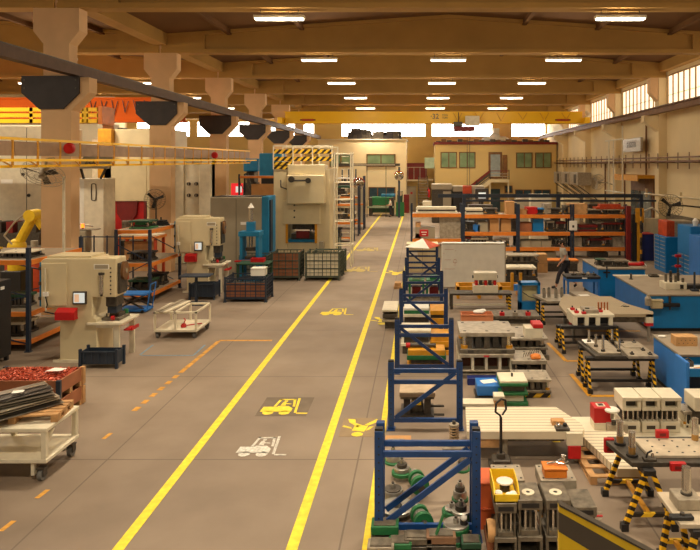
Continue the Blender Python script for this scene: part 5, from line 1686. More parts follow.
for i, (x, lab) in enumerate(((-.12, 'left green press tool behind the fifth frame'), (.48, 'right green press tool behind the fifth frame'))):
    t = thing('green_tool', lab, 'die', x, 22.2)
    g = G(); g.box(-.27, .27, -.3, .3, 0, .12, GREEN, .01); g.box(-.27, .27, -.3, .3, .62, .76, GREEN, .01); g.done('plates', t)
    g = G(); g.box(-.27, -.2, -.3, .3, .12, .62, GREEN); g.box(.2, .27, -.3, .3, .12, .62, GREEN); g.done('sides', t)
    g = G(); g.box(-.15, .15, -.2, .2, .12, .5, DRED, .01); g.done('insert', t)
    g = G(); g.box(-.14, .14, -.2, .2, .76, .86, MINT if i == 0 else GREEN, .01); g.done('cover', t)
pile('grey plate pack lying in front of the two green tools', .2, 21.5, 0, 1.0, .5, [(.1, DGREEN, 1), (.16, LGREY, .95), (.06, DIE, .9)])
# stand poking into the walkway left of frames
t = thing('plate_cart', 'pale plate on a dark stack poking into the walkway left of the fourth frame', 'cart', ax(391, 19.6), 18.9)
g = G(); g.box(-.2, .24, -.6, .6, .5, .56, CREAM2, .006); g.done('top', t)
g = G(); g.box(-.18, .22, -.55, .55, .3, .42, DSTEEL, .01); g.box(-.2, .24, -.58, .58, .2, .26, LGREY, .006); g.box(-.12, .16, -.5, .5, 0, .2, DSTEEL); g.box(-.1, .1, -.4, .4, .42, .5, DIE); g.done('stack', t)
pile('small wooden chock on the walkway edge far behind the pale plate cart', ax(398, 24.5), 24.5, 0, .3, .5, [(.1, WOOD, 1), (.12, WOOD, .8)])
# pale sheets leaning behind frame A
t = thing('white_cabinet', 'pale cabinet marked with faint lettering behind the farthest blue frame', 'cabinet', .15, 28.0)
g = G(); g.box(-.75, .65, 0, .8, 0, 1.25, CREAM, .02); g.done('body', t)
g = G(); g.box(-.05, -.04, -.01, 0, .05, 1.2, DSTEEL); g.done('door_seam', t)
g = G(); g.box(-.6, -.25, -.012, 0, .7, .95, PAPER); g.done('notice', t)

# ================================================================== white board / panel and things in front
YP = 24.6
t = thing('sketch_board', 'big off-white upright panel with faint reddish pencil sketches', 'board', ax(442, YP), YP)
W = ax(505.5, YP) - ax(442, YP)
g = G(); g.box(0, W, 0, .5, .0, az(243.5, YP), WHITE, .01); g.done('body', t)
g = G(); g.box(W - .03, W + .01, -.01, .0, 0, az(243.5, YP), GREYP); g.box(0, W, -.01, 0, az(243.5, YP) - .03, az(243.5, YP) + .01, GREYP); g.done('edge', t)
PINK = mat('faint_red_pencil', (196, 150, 130), .8)
g = G()
for x0, x1, z in ((.1, .45, 1.45), (.5, .55, 1.4), (.1, .35, 1.05), (.1, .5, .7), (.45, .55, 1.05), (.42, .58, .95), (.44, .54, .85), (.05, .1, 1.3)):
    g.box(x0, x1, -.006, -.001, z, z + .012, PINK)
g.tube([(.5 + .06 * math.cos(k), -.004, 1.0 + .09 * math.sin(k)) for k in range(7)], .006, PINK, 4)
g.done('sketch_marks', t)
# cream box die with red inside on low black table
YT = 20.8
t = thing('low_table', 'low dark-topped table with a striped leg in front of the off-white panel', 'table', ax(450, YT), YT)
W = ax(512, YT) - ax(450, YT)
g = G(); g.box(0, W, 0, .6, .46, .52, DSTEEL, .006); g.done('top', t)
for x in (.05, W - .08):
    for y in (.05, .54):
        g = G(); g.box(x - .04, x + .05, y - .04, y + .04, 0, .46, HAZ if x > 1 else DSTEEL); g.done('leg', t)
g = G(); g.box(.1, W - .1, .05, .1, .12, .17, CREAM2); g.done('rail', t)
t = thing('box_die', 'cream box-shaped die with red inside, standing in front of the off-white panel', 'die', ax(485, 21.1), 21.1, .52)
g = G(); g.box(-.4, .4, -.25, .2, 0, .25, CREAM2, .01); g.box(-.38, .38, -.23, .2, .42, .66, CREAM2, .012); g.done('blocks', t)
g = G()
for k in range(5): g.box(-.34 + .15 * k, -.25 + .15 * k, -.2, .15, .25, .42, RED if k % 2 == 0 else DSTEEL)
g.done('red_insert', t, 'red inside')
g = G(); g.cyl((-.42, 0, .5), (-.38, 0, .5), .05, BLACK); g.done('knob', t)
g = G(); g.cyl((.38, 0, .5), (.42, 0, .5), .05, BLACK); g.done('knob', t)
t = thing('ochre_cradle', 'ochre yellow steel cradle on the floor behind the low dark table', 'cradle', ax(456, 23), 22.5)
g = G(); g.box(0, 2.3, 0, .08, .28, .42, YELD); g.box(0, 2.3, .8, .88, .28, .42, YELD)
for x in (0, .75, 1.5, 2.2): g.box(x, x + .1, 0, .88, 0, .42, YELD)
g.box(1.9, 2.0, 0, .1, .4, .9, YELD); g.box(2.2, 2.3, 0, .1, .4, .9, YELD)
g.done('frame', t)
g = G(); g.box(2.0, 2.15, -.1, .1, .3, .5, LBLUE); g.done('clamp', t)
# grey dies between panel and person
diething('grey plate die with tools on top, behind and right of the off-white panel', ax(521, 27), 27.2, .62, 1.45, .8, .3, 1, LGREY, DIE)
diething('cream topped die carrying red parts, under the grey plate die', ax(519, 25.2), 25.4, .28, 1.3, .8, .42, 4, CREAM2, DSTEEL)
pile('dark bed supporting the cream topped die', ax(519, 25.2), 25.4, 0, 1.4, .8, [(.28, DSTEEL, 1)])
pile('dark bed supporting the grey plate die', ax(521, 27), 27.2, 0, 1.4, .8, [(.62, DSTEEL, .95)])
pile('wooden boxes on the floor in front of the racks, left of the person', ax(541, 28), 28.2, 0, .55, .6, [(.4, PLY, 1), (.04, WOOD, 1), (.36, PLY, .95)])
pile('long low grey beam with orange top in front of the racks beside the person', ax(556, 28.5), 28.6, 0, 1.9, .7, [(.35, DSTEEL, .95), (.1, DIE, 1), (.05, ORANGE, 1)])

# ================================================================== big die group centre
diething('large grey two-storey press tool in the middle of the floor beside the blue frames', ax(486, 14.4), 14.65, .54, 1.22, 1.05, .46, 4, LGREY, DIE)
t = thing('press_die', 'lower storey of the large press tool with four dark windows, under the large grey tool', 'die', ax(485, 14.4), 14.6)
g = G()
g.box(-.62, .62, -.52, .52, 0, .1, DIE, .006); g.box(-.58, .58, -.5, .5, .14, .18, LGREY, .004); g.box(-.6, .6, -.52, .52, .46, .53, LGREY, .006)
g.done('plates', t)
g = G()
for x in (-.58, -.3, 0, .3, .55): g.box(x - .03, x + .03, -.5, .5, .18, .46, CREAM2)
g.box(-.5, .5, -.3, .3, .1, .14, DSTEEL)
g.done('pillars', t)
g = G(); g.box(-.5, .5, -.2, .3, .18, .4, mat('rust_brown', (110, 66, 42), .7, vary=.4)); g.done('core', t)
g = G(); g.box(-.06, .06, -.53, -.52, .48, .51, RED); g.done('tag', t)
g = G()
for k in range(9): g.box(-.5 + .12 * k, -.44 + .12 * k, 0, .012, 0, .07, YELD if k % 2 else BLACK)
boxy('rust-brown open crate with a white rag on a plate stack behind the large press tool', ax(477, 16.6), 16.7, .52, .82, .4, .32, mat('light_rust_steel', (206, 130, 88), .7, vary=.15))
pile('plate stack carrying the rust-brown crate', ax(480, 16.8), 16.85, 0, 1.1, .8, [(.2, DSTEEL, .95), (.1, LGREY, 1), (.12, DSTEEL, .9), (.1, DIE, 1)])
g = G(); g.ball((0, 0, .04), (.16, .1, .06), PAPER); g.ball((.1, .03, .06), (.1, .08, .05), PAPER)
solo(g, 'white_rag', 'crumpled white rag on the rust-brown crate', 'rag', ax(479, 16.7), 16.7, .83)
diething('low grey die with a red capped corner, behind and right of the large press tool', ax(520, 15.9), 16.0, .25, 1.2, 1.2, .28, 1, LGREY, DIE)
pile('dark plates carrying the low grey die with the red capped corner', ax(520, 15.9), 16.0, 0, 1.25, 1.2, [(.12, DIE, 1), (.13, DSTEEL, .9)])
t = thing('cream_block', 'cream block with a red band standing on the low grey die', 'block', ax(533, 15.6), 15.6, .53)
g = G(); g.box(-.22, .2, -.2, .2, 0, .24, CREAM2, .01); g.done('body', t)
g = G(); g.box(-.03, .21, -.21, .21, .24, .34, RED, .01); g.done('band', t, 'red band')
pile('long plate pack with small red blocks behind the low grey die', ax(512, 18.2), 18.3, 0, 1.5, .8, [(.15, DSTEEL, .9), (.1, LGREY, 1), (.14, DSTEEL, .85), (.08, DIE, 1)])
for k in range(3):
    g = G(); g.box(-.07, .07, -.06, .06, 0, .1, RED if k != 1 else LGREY, .01); g.cyl((0, 0, .1), (0, 0, .14), .03, DSTEEL)
    solo(g, 'clamp_block', '%s small clamp block on the long plate pack' % ('left red', 'middle grey', 'right red')[k], 'block', ax(502 + 13 * k, 18.0), 18.0, .47)
diething('square pale topped die with an orange lump on it, right of the large press tool', ax(527, 14.3), 14.4, 0, .78, .8, .42, 5, LGREY, DSTEEL)
g = G(); g.ball((0, 0, .05), (.12, .1, .06), ORANGE); g.box(-.11, .11, -.09, .0, 0, .06, ORANGE, .02)
solo(g, 'orange_lump', 'orange rounded casting lying on the square pale topped die', 'casting', ax(535, 14.2), 14.15, .425)
for k in range(2):
    g = G()
    for q in range(5): g.tube([(.05 * q, 0, 0.01), (.05 * q + .02, .02, .1), (.05 * q + .05, 0, .02)], .007, CHROME, 5)
    solo(g, 'wire_bundle', 'shiny wire bundle on the square pale topped die, %s' % ('left of the orange lump', 'behind the orange lump')[k], 'wire', ax(523 + 8 * k, 14.3), 14.25 + .25 * k, .42)
diething('low die with clear parts on top, nearest on the right of the large press tool', ax(531, 13.1), 13.2, .1, .75, .62, .28, 4, LGREY, DIE)
pile('striped base plate under the low die with clear parts', ax(531, 13.1), 13.2, 0, .8, .6, [(.1, HAZX, .9)])
t = thing('blue_box_tool', 'light blue tool box holding white paper, in front of the large press tool', 'box', ax(489, 12.9), 13.0)
g = G(); g.box(-.25, .25, -.25, .25, .1, .3, LBLUE, .01); g.box(-.28, .28, -.28, .28, 0, .06, DSTEEL); g.box(-.22, .22, -.22, .22, .06, .1, DSTEEL); g.done('body', t)
g = G(); g.cbox((0, 0, .306), (.3, .2, .01), PAPER, .3); g.done('paper', t)
pile('long navy bar behind the light blue tool box', ax(488, 13.8), 13.75, 0, .9, .2, [(.15, NAVY, 1)])
t = thing('green_top_die', 'green banded die with a pale top right of the light blue tool box', 'die', ax(513, 12.6), 12.75)
g = G(); g.box(-.28, .28, -.28, .28, 0, .07, GREEN, .01); g.box(-.28, .28, -.28, .28, .2, .26, GREEN, .01); g.box(-.28, .28, -.28, .28, .38, .44, GREEN, .01); g.done('green_plates', t)
g = G(); g.box(-.27, .27, -.27, .27, .44, .49, CREAM2, .01); g.cyl((0, 0, .49), (0, 0, .56), .02, DSTEEL); g.done('top', t, 'pale top')
g = G(); g.box(-.2, .2, -.2, .2, .07, .2, CREAM2); g.box(-.22, .22, -.2, .2, .26, .38, DSTEEL); g.done('core', t)
pile('cream slab lying left of the green banded die', ax(478, 12.5), 12.45, 0, .75, .3, [(.06, DIE, 1), (.05, CREAM2, .95)])
pile('wooden block stack left of the green banded die', ax(499, 12.3), 12.35, 0, .2, .25, [(.1, WOOD, 1), (.1, WOOD, .9), (.08, CREAM2, 1)])

# ================================================================== grooved bolster plate, pallet truck
t = thing('grooved_plate', 'wide cream grooved bolster plate on posts with a red capped corner', 'bolster plate', 0, 0)
g = G(); g.prism([(.74, 10.08), (2.56, 10.08), (2.62, 10.2), (2.62, 10.4), (2.36, 11.12), (.79, 11.12)], 'z', .38, .5, PLANK)
g.done('top_plate', t)
g = G(); g.box(.95, 1.25, 10.1, 10.3, .24, .38, WOOD); g.box(1.2, 2.3, 10.2, 10.9, .30, .38, DIE); g.done('under_block', t)
for x, y, m in ((1.35, 10.2, LGREY), (2.5, 10.2, CREAM2), (.9, 10.95, LGREY), (2.3, 10.95, LGREY)):
    g = G(); g.cyl((x, y, 0), (x, y, .38), .05, m, 12); g.done('leg', t)
g = G(); g.box(2.32, 2.52, 10.0, 10.07, .1, .31, RED, .01); g.done('red_cap', t, 'red cap')
g = G(); g.box(2.3, 2.55, 10.01, 10.07, .31, .5, CREAM2); g.done('corner_block', t)
g = G(); g.cbox((0, 0, .035), (.2, .14, .07), CARD)
solo(g, 'small_carton', 'small brown carton lying on the grooved plate', 'box', ax(558, 10.35), 10.38, .5)
g = G(); g.box(-.1, .12, -.08, .08, 0, .05, DSTEEL, .01); g.ball((-.05, 0, .07), .04, CHROME); g.ball((.06, .02, .07), .035, BLACK)
solo(g, 'chrome_fitting', 'small chrome and black fitting near the front right corner of the grooved plate', 'fitting', ax(562, 10.12), 10.16, .5)
t = thing('pallet_truck', 'dark pallet truck with its loop handle upright beside the grooved plate', 'pallet truck', ax(500, 9.85), 9.72)
t.scale = (1, 1, .86)
g = G(); g.tube([(0, 0, .15), (.0, .02, 1.0)], .022, BLACK); g.done('shaft', t)
g = G(); g.tube([(0, .02, 1.0), (-.02, .0, 1.05), (-.09, -.04, 1.12), (-.08, -.05, 1.28), (.0, -.02, 1.34), (.07, .02, 1.30), (.08, .03, 1.14), (.02, .02, 1.04)], .016, BLACK); g.done('handle', t)
g = G(); g.box(-.14, .14, -.1, .12, .08, .3, DSTEEL, .02); g.cyl((0, 0, .1), (0, 0, .38), .07, DSTEEL); g.done('pump', t)
for sx in (-.16, .1):
    g = G(); g.box(sx, sx + .1, .12, .34, .05, .1, DSTEEL); g.done('fork', t)
for sx in (-.07, .07):
    g = G(); g.cyl((sx - .025, 0, .08), (sx + .025, 0, .08), .08, BLACK); g.done('wheel', t)

# ================================================================== near dies on the wooden pallet, bottom right
RUSTB = mat('rusty_base_plate', (150, 96, 66), .8, vary=.3)
def tower_die(lab, x0, x1, y, d, h, ring=True):
    """three-storey die set seen end-on"""
    w_ = x1 - x0
    t = thing('die_set', lab, 'die', (x0 + x1) / 2, y, .06, 0, 'grey die sets at the bottom right')
    a = w_ / 2
    g = G(); g.box(-a, a, 0, d, h - .12, h, DIE, .008); g.box(-a * .7, a * .7, -.006, 0, h - .09, h - .04, BLACK); g.done('top_shoe', t)
    if ring:
        g = G(); g.lathe([(.025, 0), (.075, 0), (.075, .012), (.025, .012)], (0, d * .4, h), CREAM2, 20); g.cyl((0, d * .4, h), (0, d * .4, h + .006), .024, DSTEEL, 12); g.done('locating_ring', t, 'pale ring')
    g = G()
    for sx in (-.8, -.35, .05, .5, .85):
        g.cyl((a * sx, .05, h * .42), (a * sx, .05, h - .12), a * .1, CHROME if sx in (-.35, .5) else DIE, 10)
    g.done('guide_posts', t)
    g = G(); g.box(-a * .5, a * .5, .1, d - .05, h * .42, h - .2, DSTEEL, .01); g.box(-a * .7, a * .7, .02, d - .02, h * .42, h * .5, DIE); g.done('punch_holder', t)
    g = G(); g.box(-a, a, 0, d, h * .34, h * .42, DIE, .006); g.box(-a, -a * .78, 0, d, .06, h * .34, DIE); g.box(a * .78, a, 0, d, .06, h * .34, DIE); g.box(-a, a, 0, d, 0, .06, DIE, .006); g.box(-a * .78, a * .78, d - .06, d, .06, h * .34, DSTEEL); g.done('lower_box', t)
    return t
YN = 7.45
for (px0, px1, h, ring, lab) in ((495, 517, .70, False, 'leftmost die set of the near row, under the yellow bin'), (518, 543, .74, True, 'second die set of the near row, with a pale ring on top'), (546, 571, .74, True, 'third die set of the near row, with a pale ring, right of the gap'), (573, 597, .66, False, 'rightmost die set of the near row, with a small red connector')):
    tower_die(lab, ax(px0, YN), ax(px1, YN), YN, .42, h, ring)
for (px0, px1, lab) in ((494, 525, 'flat grey die behind the yellow bin'), (541, 577, 'flat grey die carrying the orange tray of tools')):
    y = 7.95
    x0, x1 = ax(px0, y), ax(px1, y)
    diething(lab, (x0 + x1) / 2, y + .22, .06, x1 - x0, .42, .72, 4, LGREY, DIE)
g = G(); g.box(.82, 2.12, 7.38, 8.45, 0, .06, RUSTB, .004)
solo(g, 'steel_base_plate', 'rust-brown base plate on the floor under the near die sets', 'plate', 0, 0, 0)
g = G(); g.cyl((0, 0, 0), (.09, 0, 0), .012, RED); g.cyl((0, 0, .04), (.08, 0, .04), .01, LGREY); g.cyl((0, 0, -.04), (.08, 0, -.04), .01, LGREY)
solo(g, 'hose_connector', 'small red connector sticking out of the rightmost near die set', 'connector', ax(597, YN) + .002, YN + .1, .56)
# yellow bin with discs
t = thing('yellow_bin', 'yellow plastic picking bin with pale round parts, on the leftmost near die set', 'bin', ax(506, 7.55), 7.7, .765)
g = G(); a, b = .15, .24; s_ = .012
g.prism([(-b, 0), (b, 0), (b, .17), (-b * .5, .17), (-b, .09)], 'x', -a, -a + s_, YEL); g.prism([(-b, 0), (b, 0), (b, .17), (-b * .5, .17), (-b, .09)], 'x', a - s_, a, YEL)
g.box(-a, a, b - s_, b, 0, .17, YEL); g.box(-a, a, -b, -b + s_, 0, .09, YEL); g.box(-a, a, -b, b, 0, s_, YEL)
g.done('shell', t)
for i, (x, y, z, r, h, m) in enumerate(((.0, .02, .742 + .05, .06, .1, DSTEEL), (.0, .02, .845 + .05, .1, .02, WHITE))):
    g = G(); g.lathe([(0, 0), (r, 0), (r, h * .8), (r * .8, h), (0, h)], (0, 0, 0), m, 22)
    solo(g, 'turned_part', ('steel sleeve standing in the yellow bin', 'white flanged disc on the sleeve in the yellow bin')[i], 'machine part', ax(506, 7.6), 7.72, z - .015)
for i, (dx, dy) in enumerate(((-.09, -.12), (.08, -.14), (.03, -.17))):
    g = G(); g.ball((0, 0, .035), (.05, .05, .035), PAPER)
    solo(g, 'round_knob', 'small round white cap in the front of the yellow bin, %s' % ('left', 'right', 'middle')[i], 'cap', ax(506, 7.6) + dx, 7.7 + dy, .778)
# orange tray with tool
t = thing('orange_box', 'orange box on the flat grey die beside the shiny tool', 'box', ax(556, 8.0), 8.1, .78)
g = G(); g.box(-.14, .14, -.1, .1, 0, .1, ORANGE, .01); g.done('body', t)
g = G(); g.box(-.15, .15, -.11, .11, .1, .125, ORANGE, .006); g.done('lid', t)
g = G(); g.tube([(-.12, 0, .02), (0, .01, .03), (.1, .05, .06)], .014, CHROME); g.tube([(0, .0, .03), (.08, -.05, .03), (.15, -.02, .05)], .012, CHROME); g.cyl((.1, .05, .03), (.1, .05, .1), .03, CHROME)
solo(g, 'chrome_wrench', 'shiny forked wrench lying on the orange box', 'wrench', ax(558, 8.0), 8.1, .905)
# salmon crate left of near dies
boxy('salmon orange crate half hidden behind the right post of the nearest frame', ax(488, 8.2), 8.45, .28, .3, .4, .3, mat('salmon_plastic', (224, 104, 52), .6), lid=mat('salmon_plastic', (224, 104, 52), .6))
boxy('lower salmon crate under the other one behind the right post', ax(488, 8.2), 8.45, 0, .3, .4, .25, MATS['salmon_plastic'], lid=MATS['salmon_plastic'])
g = G(); g.lathe([(.08, 0), (.12, .0), (.13, .05), (.12, .1), (.08, .1)], (0, 0, 0), WOOD, 16, 'x'); 
for k in range(5): g.lathe([(.06, 0), (.1, 0), (.1, .02), (.06, .02)], (.0, -.0, 0), WOODR, 14, 'x')
solo(g, 'tan_roller', 'tan roller leaning between the salmon crates and the near die sets', 'roller', ax(488, 7.5), 7.62, .35)
g = G(); g.cyl((0, 0, 0), (0, 0, .24), .05, WOODR); 
solo(g, 'tan_post', 'short tan post carrying the roller by the near die sets', 'post', ax(488, 7.5) + .05, 7.62, 0)

# yellow and dark guard plate in the foreground
t = thing('stair_guard', 'yellow and dark striped guard plate sloping across the bottom right corner', 'guard', 0, 0)
yg = 3.5
def gp(px, py): return (ax(px, yg), az(py, yg))
DKBR = mat('dark_taupe_paint', (84, 74, 62), .5, vary=.1)
def strip(a, b, c, d, m, y0, y1, nm, lab=None):
    g = G(); g.prism([gp(*a), gp(*b), gp(*c), gp(*d)], 'y', y0, y1, m); g.done(nm, t, lab)
strip((559, 505), (760, 611), (760, 625), (559, 512), YEL, yg, yg + .03, 'top_stripe', 'yellow top stripe')
strip((559, 512), (760, 625), (760, 653), (559, 532), DKBR, yg + .002, yg + .03, 'dark_band', 'dark band')
strip((559, 532), (760, 653), (760, 760), (559, 760), YEL, yg, yg + .03, 'lower_plate', 'yellow lower plate')
strip((559, 503.5), (760, 609), (760, 611), (559, 505.5), DSTEEL, yg - .01, yg + .05, 'top_edge')
g = G(); g.box(ax(560, yg), ax(560, yg) + .05, yg + .03, yg + .08, 0, az(515, yg), DKBR); g.done('post', t)
g = G(); g.box(ax(755, yg), ax(755, yg) + .05, yg + .03, yg + .08, 0, az(640, yg), DKBR); g.done('post', t)

# ================================================================== sawhorses and tables
def sawhorse(lab, x, y, L, h, spread=.32, rz=0, group='striped sawhorses', th=.06, bm_=None, lm=None):
    bm_ = bm_ or YELD; lm = lm or HAZ
    """runs along +y from (x,y)"""
    t = thing('sawhorse', lab, 'sawhorse', x, y, 0, rz, group)
    for yy in (.04, L - .04):
        for sx in (-1, 1):
            g = G(); g.bar((sx * spread, yy, .0 + .03), (sx * .05, yy, h - .06), th, th, lm)
            g.box(sx * spread - .045, sx * spread + .045, yy - .045, yy + .045, 0, .09, BLACK); g.done('leg', t)
        g = G(); g.bar((-spread * .8, yy, .2), (spread * .8, yy, .2), .04, .05, HAZX if bm_ is YELD else bm_); g.done('cross_bar', t)
    g = G(); g.bar((0, .04, .2), (0, L - .04, .2), .05, .05, bm_); g.done('stretcher', t)
    g = G(); g.box(-.08, .08, 0, L, h - .07, h, BLACK, .005); g.done('top_beam', t)
    return t
# near table
sawhorse('left striped sawhorse under the nearest drilled tool plate', 2.95, 8.2, .95, .78)
sawhorse('right striped sawhorse under the nearest drilled tool plate', 4.45, 8.25, .9, .78)
t = thing('tool_plate', 'nearest big drilled steel tool plate resting on striped sawhorses', 'tool plate', 0, 0, .78)
g = G(); g.prism([(2.6, 8.95), (2.75, 8.3), (5.0, 8.3), (5.0, 9.1), (2.66, 9.1)], 'z', 0, .06, DSTEEL, .004); g.done('base', t)
g = G(); g.prism([(3.02, 8.42), (5.0, 8.42), (5.0, 8.95), (2.98, 8.95)], 'z', .06, .10, TOOLP, .004)
for k in range(11):
    for j in range(3):
        g.cyl((3.15 + .17 * k, 8.5 + .18 * j + .03 * (k % 2), .10), (3.15 + .17 * k, 8.5 + .18 * j + .03 * (k % 2), .104), .016, BLACK, 8)
g.done('drilled_plate', t)
for (x, y, r, h, lab) in ((ax(620, 8.85), 8.85, .045, .32, 'back left'), (ax(632, 8.5), 8.5, .045, .32, 'front left'), (ax(695, 8.9), 8.9, .045, .34, 'back right')):
    p = thing('guide_pillar', 'polished round pillar with a brass foot standing on the nearest drilled tool plate, %s' % lab, 'pillar', x, y, .84, group='pillars on the nearest tool plate')
    g = G(); g.cyl((0, 0, .12), (0, 0, h), r, CHROME, 18); g.done('shaft', p)
    g = G(); g.cyl((0, 0, 0), (0, 0, .03), r * 1.7, BLACK, 18); g.cyl((0, 0, .03), (0, 0, .12), r * 1.05, mat('brass', (190, 150, 90), .3, .7), 18); g.done('foot', p)
for (px, y, z, lab, s_) in ((609, 9.0, .66, 'red clamp block hanging on the left end of the nearest tool plate', .14), (662, 8.97, .88, 'red block lying at the back of the nearest tool plate', .18), (677, 8.28, .76, 'red clamp on the front edge of the nearest tool plate', .2)):
    x = ax(px, y)
    g = G(); g.box(-s_ / 2, s_ / 2, -.03, .03, 0, .11 if s_ > .14 else .2, RED, .008); g.box(-s_ / 4, s_ / 4, -.035, -.03, .03, .07, DRED)
    solo(g, 'red_clamp', lab, 'clamp', x, y if y != 8.28 else 8.25, z)
g = G(); g.box(-.06, .1, -.05, .05, 0, .04, DSTEEL, .006); g.tube([(-.02, 0, .04), (0, 0, .1), (.06, .02, .12)], .012, BLACK); g.cyl((.06, 0, .04), (.06, 0, .09), .02, CHROME)
solo(g, 'screw_clamp', 'small dark screw clamp on the front left edge of the nearest tool plate', 'clamp', ax(648, 8.35), 8.36, .84)
g = G(); g.cyl((0, 0, 0), (0, 0, .12), .03, LGREY); g.lathe([(0, .12), (.12, .13), (.13, .16), (.1, .18), (0, .17)], (0, 0, 0), WHITE)
solo(g, 'white_disc_stand', 'white round dish on a stub beside the red and white box', 'dish', ax(612, 11.0), 11.0, .34)
# lower right table
sawhorse('striped sawhorse under the table at the bottom right corner', 3.05, 6.95, .75, .72, .16)
sawhorse('second sawhorse under the bottom right table, outside the edge', 4.2, 6.95, .75, .72, .16)
t = thing('tool_plate', 'steel plate at the bottom right corner carrying a block and pillar', 'tool plate', 0, 0, .72)
g = G(); g.prism([(2.85, 7.0), (4.6, 7.0), (4.6, 7.7), (2.85, 7.7)], 'z', 0, .05, TOOLP, .004); g.done('plate', t)
t = thing('guide_pillar', 'tall polished pillar in a grey square block at the bottom right corner', 'pillar', ax(689, 7.35), 7.4, .77)
g = G(); g.box(-.16, .12, -.13, .13, 0, .13, LGREY, .008); g.done('block', t)
g = G(); g.cyl((-.01, 0, .13), (-.01, 0, .44), .052, CHROME, 20); g.cyl((-.01, 0, .13), (-.01, 0, .15), .065, DSTEEL, 18); g.done('shaft', t)
g = G(); g.box(-.14, .12, -.04, .04, 0, .05, BLACK, .012); g.cyl((.0, 0, .05), (.0, 0, .075), .025, DSTEEL)
solo(g, 'black_clamp', 'black clamp on the left edge of the bottom right plate', 'clamp', ax(683, 7.08), 7.1, .77)
# three cream dies behind the near table
pal = [(622, 641, 'left'), (642, 660, 'middle'), (661, 681, 'right')]
for px0, px1, nm in pal:
    y = 10.9
    x0, x1 = ax(px0, y), ax(px1, y)
    t = thing('cream_die', '%s of the three tall cream die blocks behind the nearest tool plate' % nm, 'die', (x0 + x1) / 2, y, .14, group='three cream die blocks')
    a = (x1 - x0) / 2 - .006
    g = G(); g.box(-a, a, 0, .45, 0, .18, CREAM2, .008); g.box(-a * .5, a * .5, -.004, 0, .06, .12, DSTEEL); g.done('base_block', t)
    g = G()
    for sx in (-.8, -.3, .3, .8): g.cyl((a * sx, .06, .18), (a * sx, .06, .38), .018, CHROME, 8)
    g.box(-a * .85, a * .85, .12, .4, .18, .38, DSTEEL, .006); g.done('tool_insert', t)
    g = G(); g.box(-a * 1.02, a * 1.02, -.02, .45, .38, .43, CREAM2, .004); g.box(-a * 1.02, -a * .65, -.02, .45, .43, .55, CREAM2); g.box(a * .65, a * 1.02, -.02, .45, .43, .55, CREAM2); g.box(-a * .65, a * .65, .1, .45, .43, .55, DSTEEL); g.box(-a * 1.04, a * 1.04, -.04, .46, .55, .61, CREAM2, .004); g.done('top_block', t)
t = thing('cream_die', 'fourth cream block set apart at the right edge behind the nearest tool plate', 'die', ax(703, 10.9), 10.9, .14)
g = G(); g.box(-.14, .25, 0, .45, .36, .6, CREAM2, .01); g.box(-.14, .25, 0, .45, 0, .12, CREAM2, .01); g.done('blocks', t)
g = G(); g.box(-.1, .2, .05, .4, .12, .36, DSTEEL, .01); g.done('insert', t)
diething('low cream die between the three blocks and the one at the right edge', ax(688, 11.3), 11.3, .14, .32, .4, .28, 4, LGREY, CREAM2)
g = G(); g.box(2.7, 5.6, 10.7, 11.6, .0, .14, CREAM2, .01)
solo(g, 'cream_slab', 'cream base slab on the floor under the tall cream die blocks', 'slab')
# grooved plate on wooden pallet
pallet(.75, 1.3, 'wooden pallet sticking out under the narrow grooved plate', 3.0 - .12, 10.05, 0, 0)
t = thing('grooved_plate', 'narrow pale grooved plate on a wooden pallet left of the nearest tool plate', 'bolster plate', 0, 0, .14)
g = G(); g.prism([(2.88, 9.35), (3.4, 9.35), (3.4, 10.68), (2.62, 10.68)], 'z', 0, .12, PLANK); g.done('top_plate', t)
t = thing('box_die', 'red and white square die standing at the end of the narrow grooved plate', 'die', ax(598, 11.3), 11.15, 0)
t.scale = (.72, .72, 1)
g = G(); g.box(-.2, .22, -.2, .2, 0, .26, CREAM2, .01); g.box(-.02, .02, -.21, -.2, .02, .12, DSTEEL); g.done('lower_block', t)
g = G(); g.box(-.2, .21, -.2, .2, .26, .52, RED, .01); g.done('upper_block', t, 'red upper half')
g = G(); g.box(-.1, .1, -.1, .1, .52, .525, CREAM2); g.box(-.06, .06, -.06, .06, .525, .53, BLACK); g.done('top_mark', t)
g = G(); g.box(-.1, .24, -.12, .12, 0, .28, LGREY, .01); g.cyl((.0, -.1, .28), (.0, -.1, .34), .04, DSTEEL)
solo(g, 'steel_stub', 'grey steel stub block right of the red and white die', 'block', ax(612, 11.0), 11.0, 0)

# table C
def worktable(lab, x0, x1, y0, y1, z, th, m, hx=None, legs=True, hl=('left', 'right')):
    t = thing('tool_plate', lab, 'tool plate', 0, 0, z - th)
    g = G(); g.box(x0, x1, y0, y1, 0, th, m, .005); g.box(x0 - .01, x1 + .01, y0 - .01, y1 + .01, -.0, th * .3, BLACK); g.done('plate', t)
    return t
yc0, yc1 = 13.25, 14.35
sawhorse('front striped sawhorse under the plates with round posts', 3.46, 13.36, 1.42, .70, .2, rz=-PI / 2, th=.05, bm_=BLACK)
sawhorse('back striped sawhorse under the plates with round posts', 3.5, 14.1, 1.3, .70, .2, rz=-PI / 2, th=.05, bm_=BLACK)
t = thing('tool_plate', 'slanted pair of grey tool plates with round posts on striped sawhorses', 'tool plate', 0, 0, .70)
g = G(); g.prism([(3.52, 14.35), (3.62, 13.2), (4.26, 13.2), (4.24, 14.35)], 'z', 0, .06, DSTEEL, .004); g.prism([(3.62, 14.28), (3.72, 13.28), (4.18, 13.28), (4.16, 14.28)], 'z', .06, .1, LGREY, .004); g.done('left_plate', t)
g = G(); g.prism([(4.30, 13.2), (4.92, 13.2), (4.86, 14.3), (4.34, 14.3)], 'z', 0, .06, LGREY, .004); g.box(4.4, 4.75, 13.75, 14.1, .06, .08, LGREY); g.done('right_plate', t)
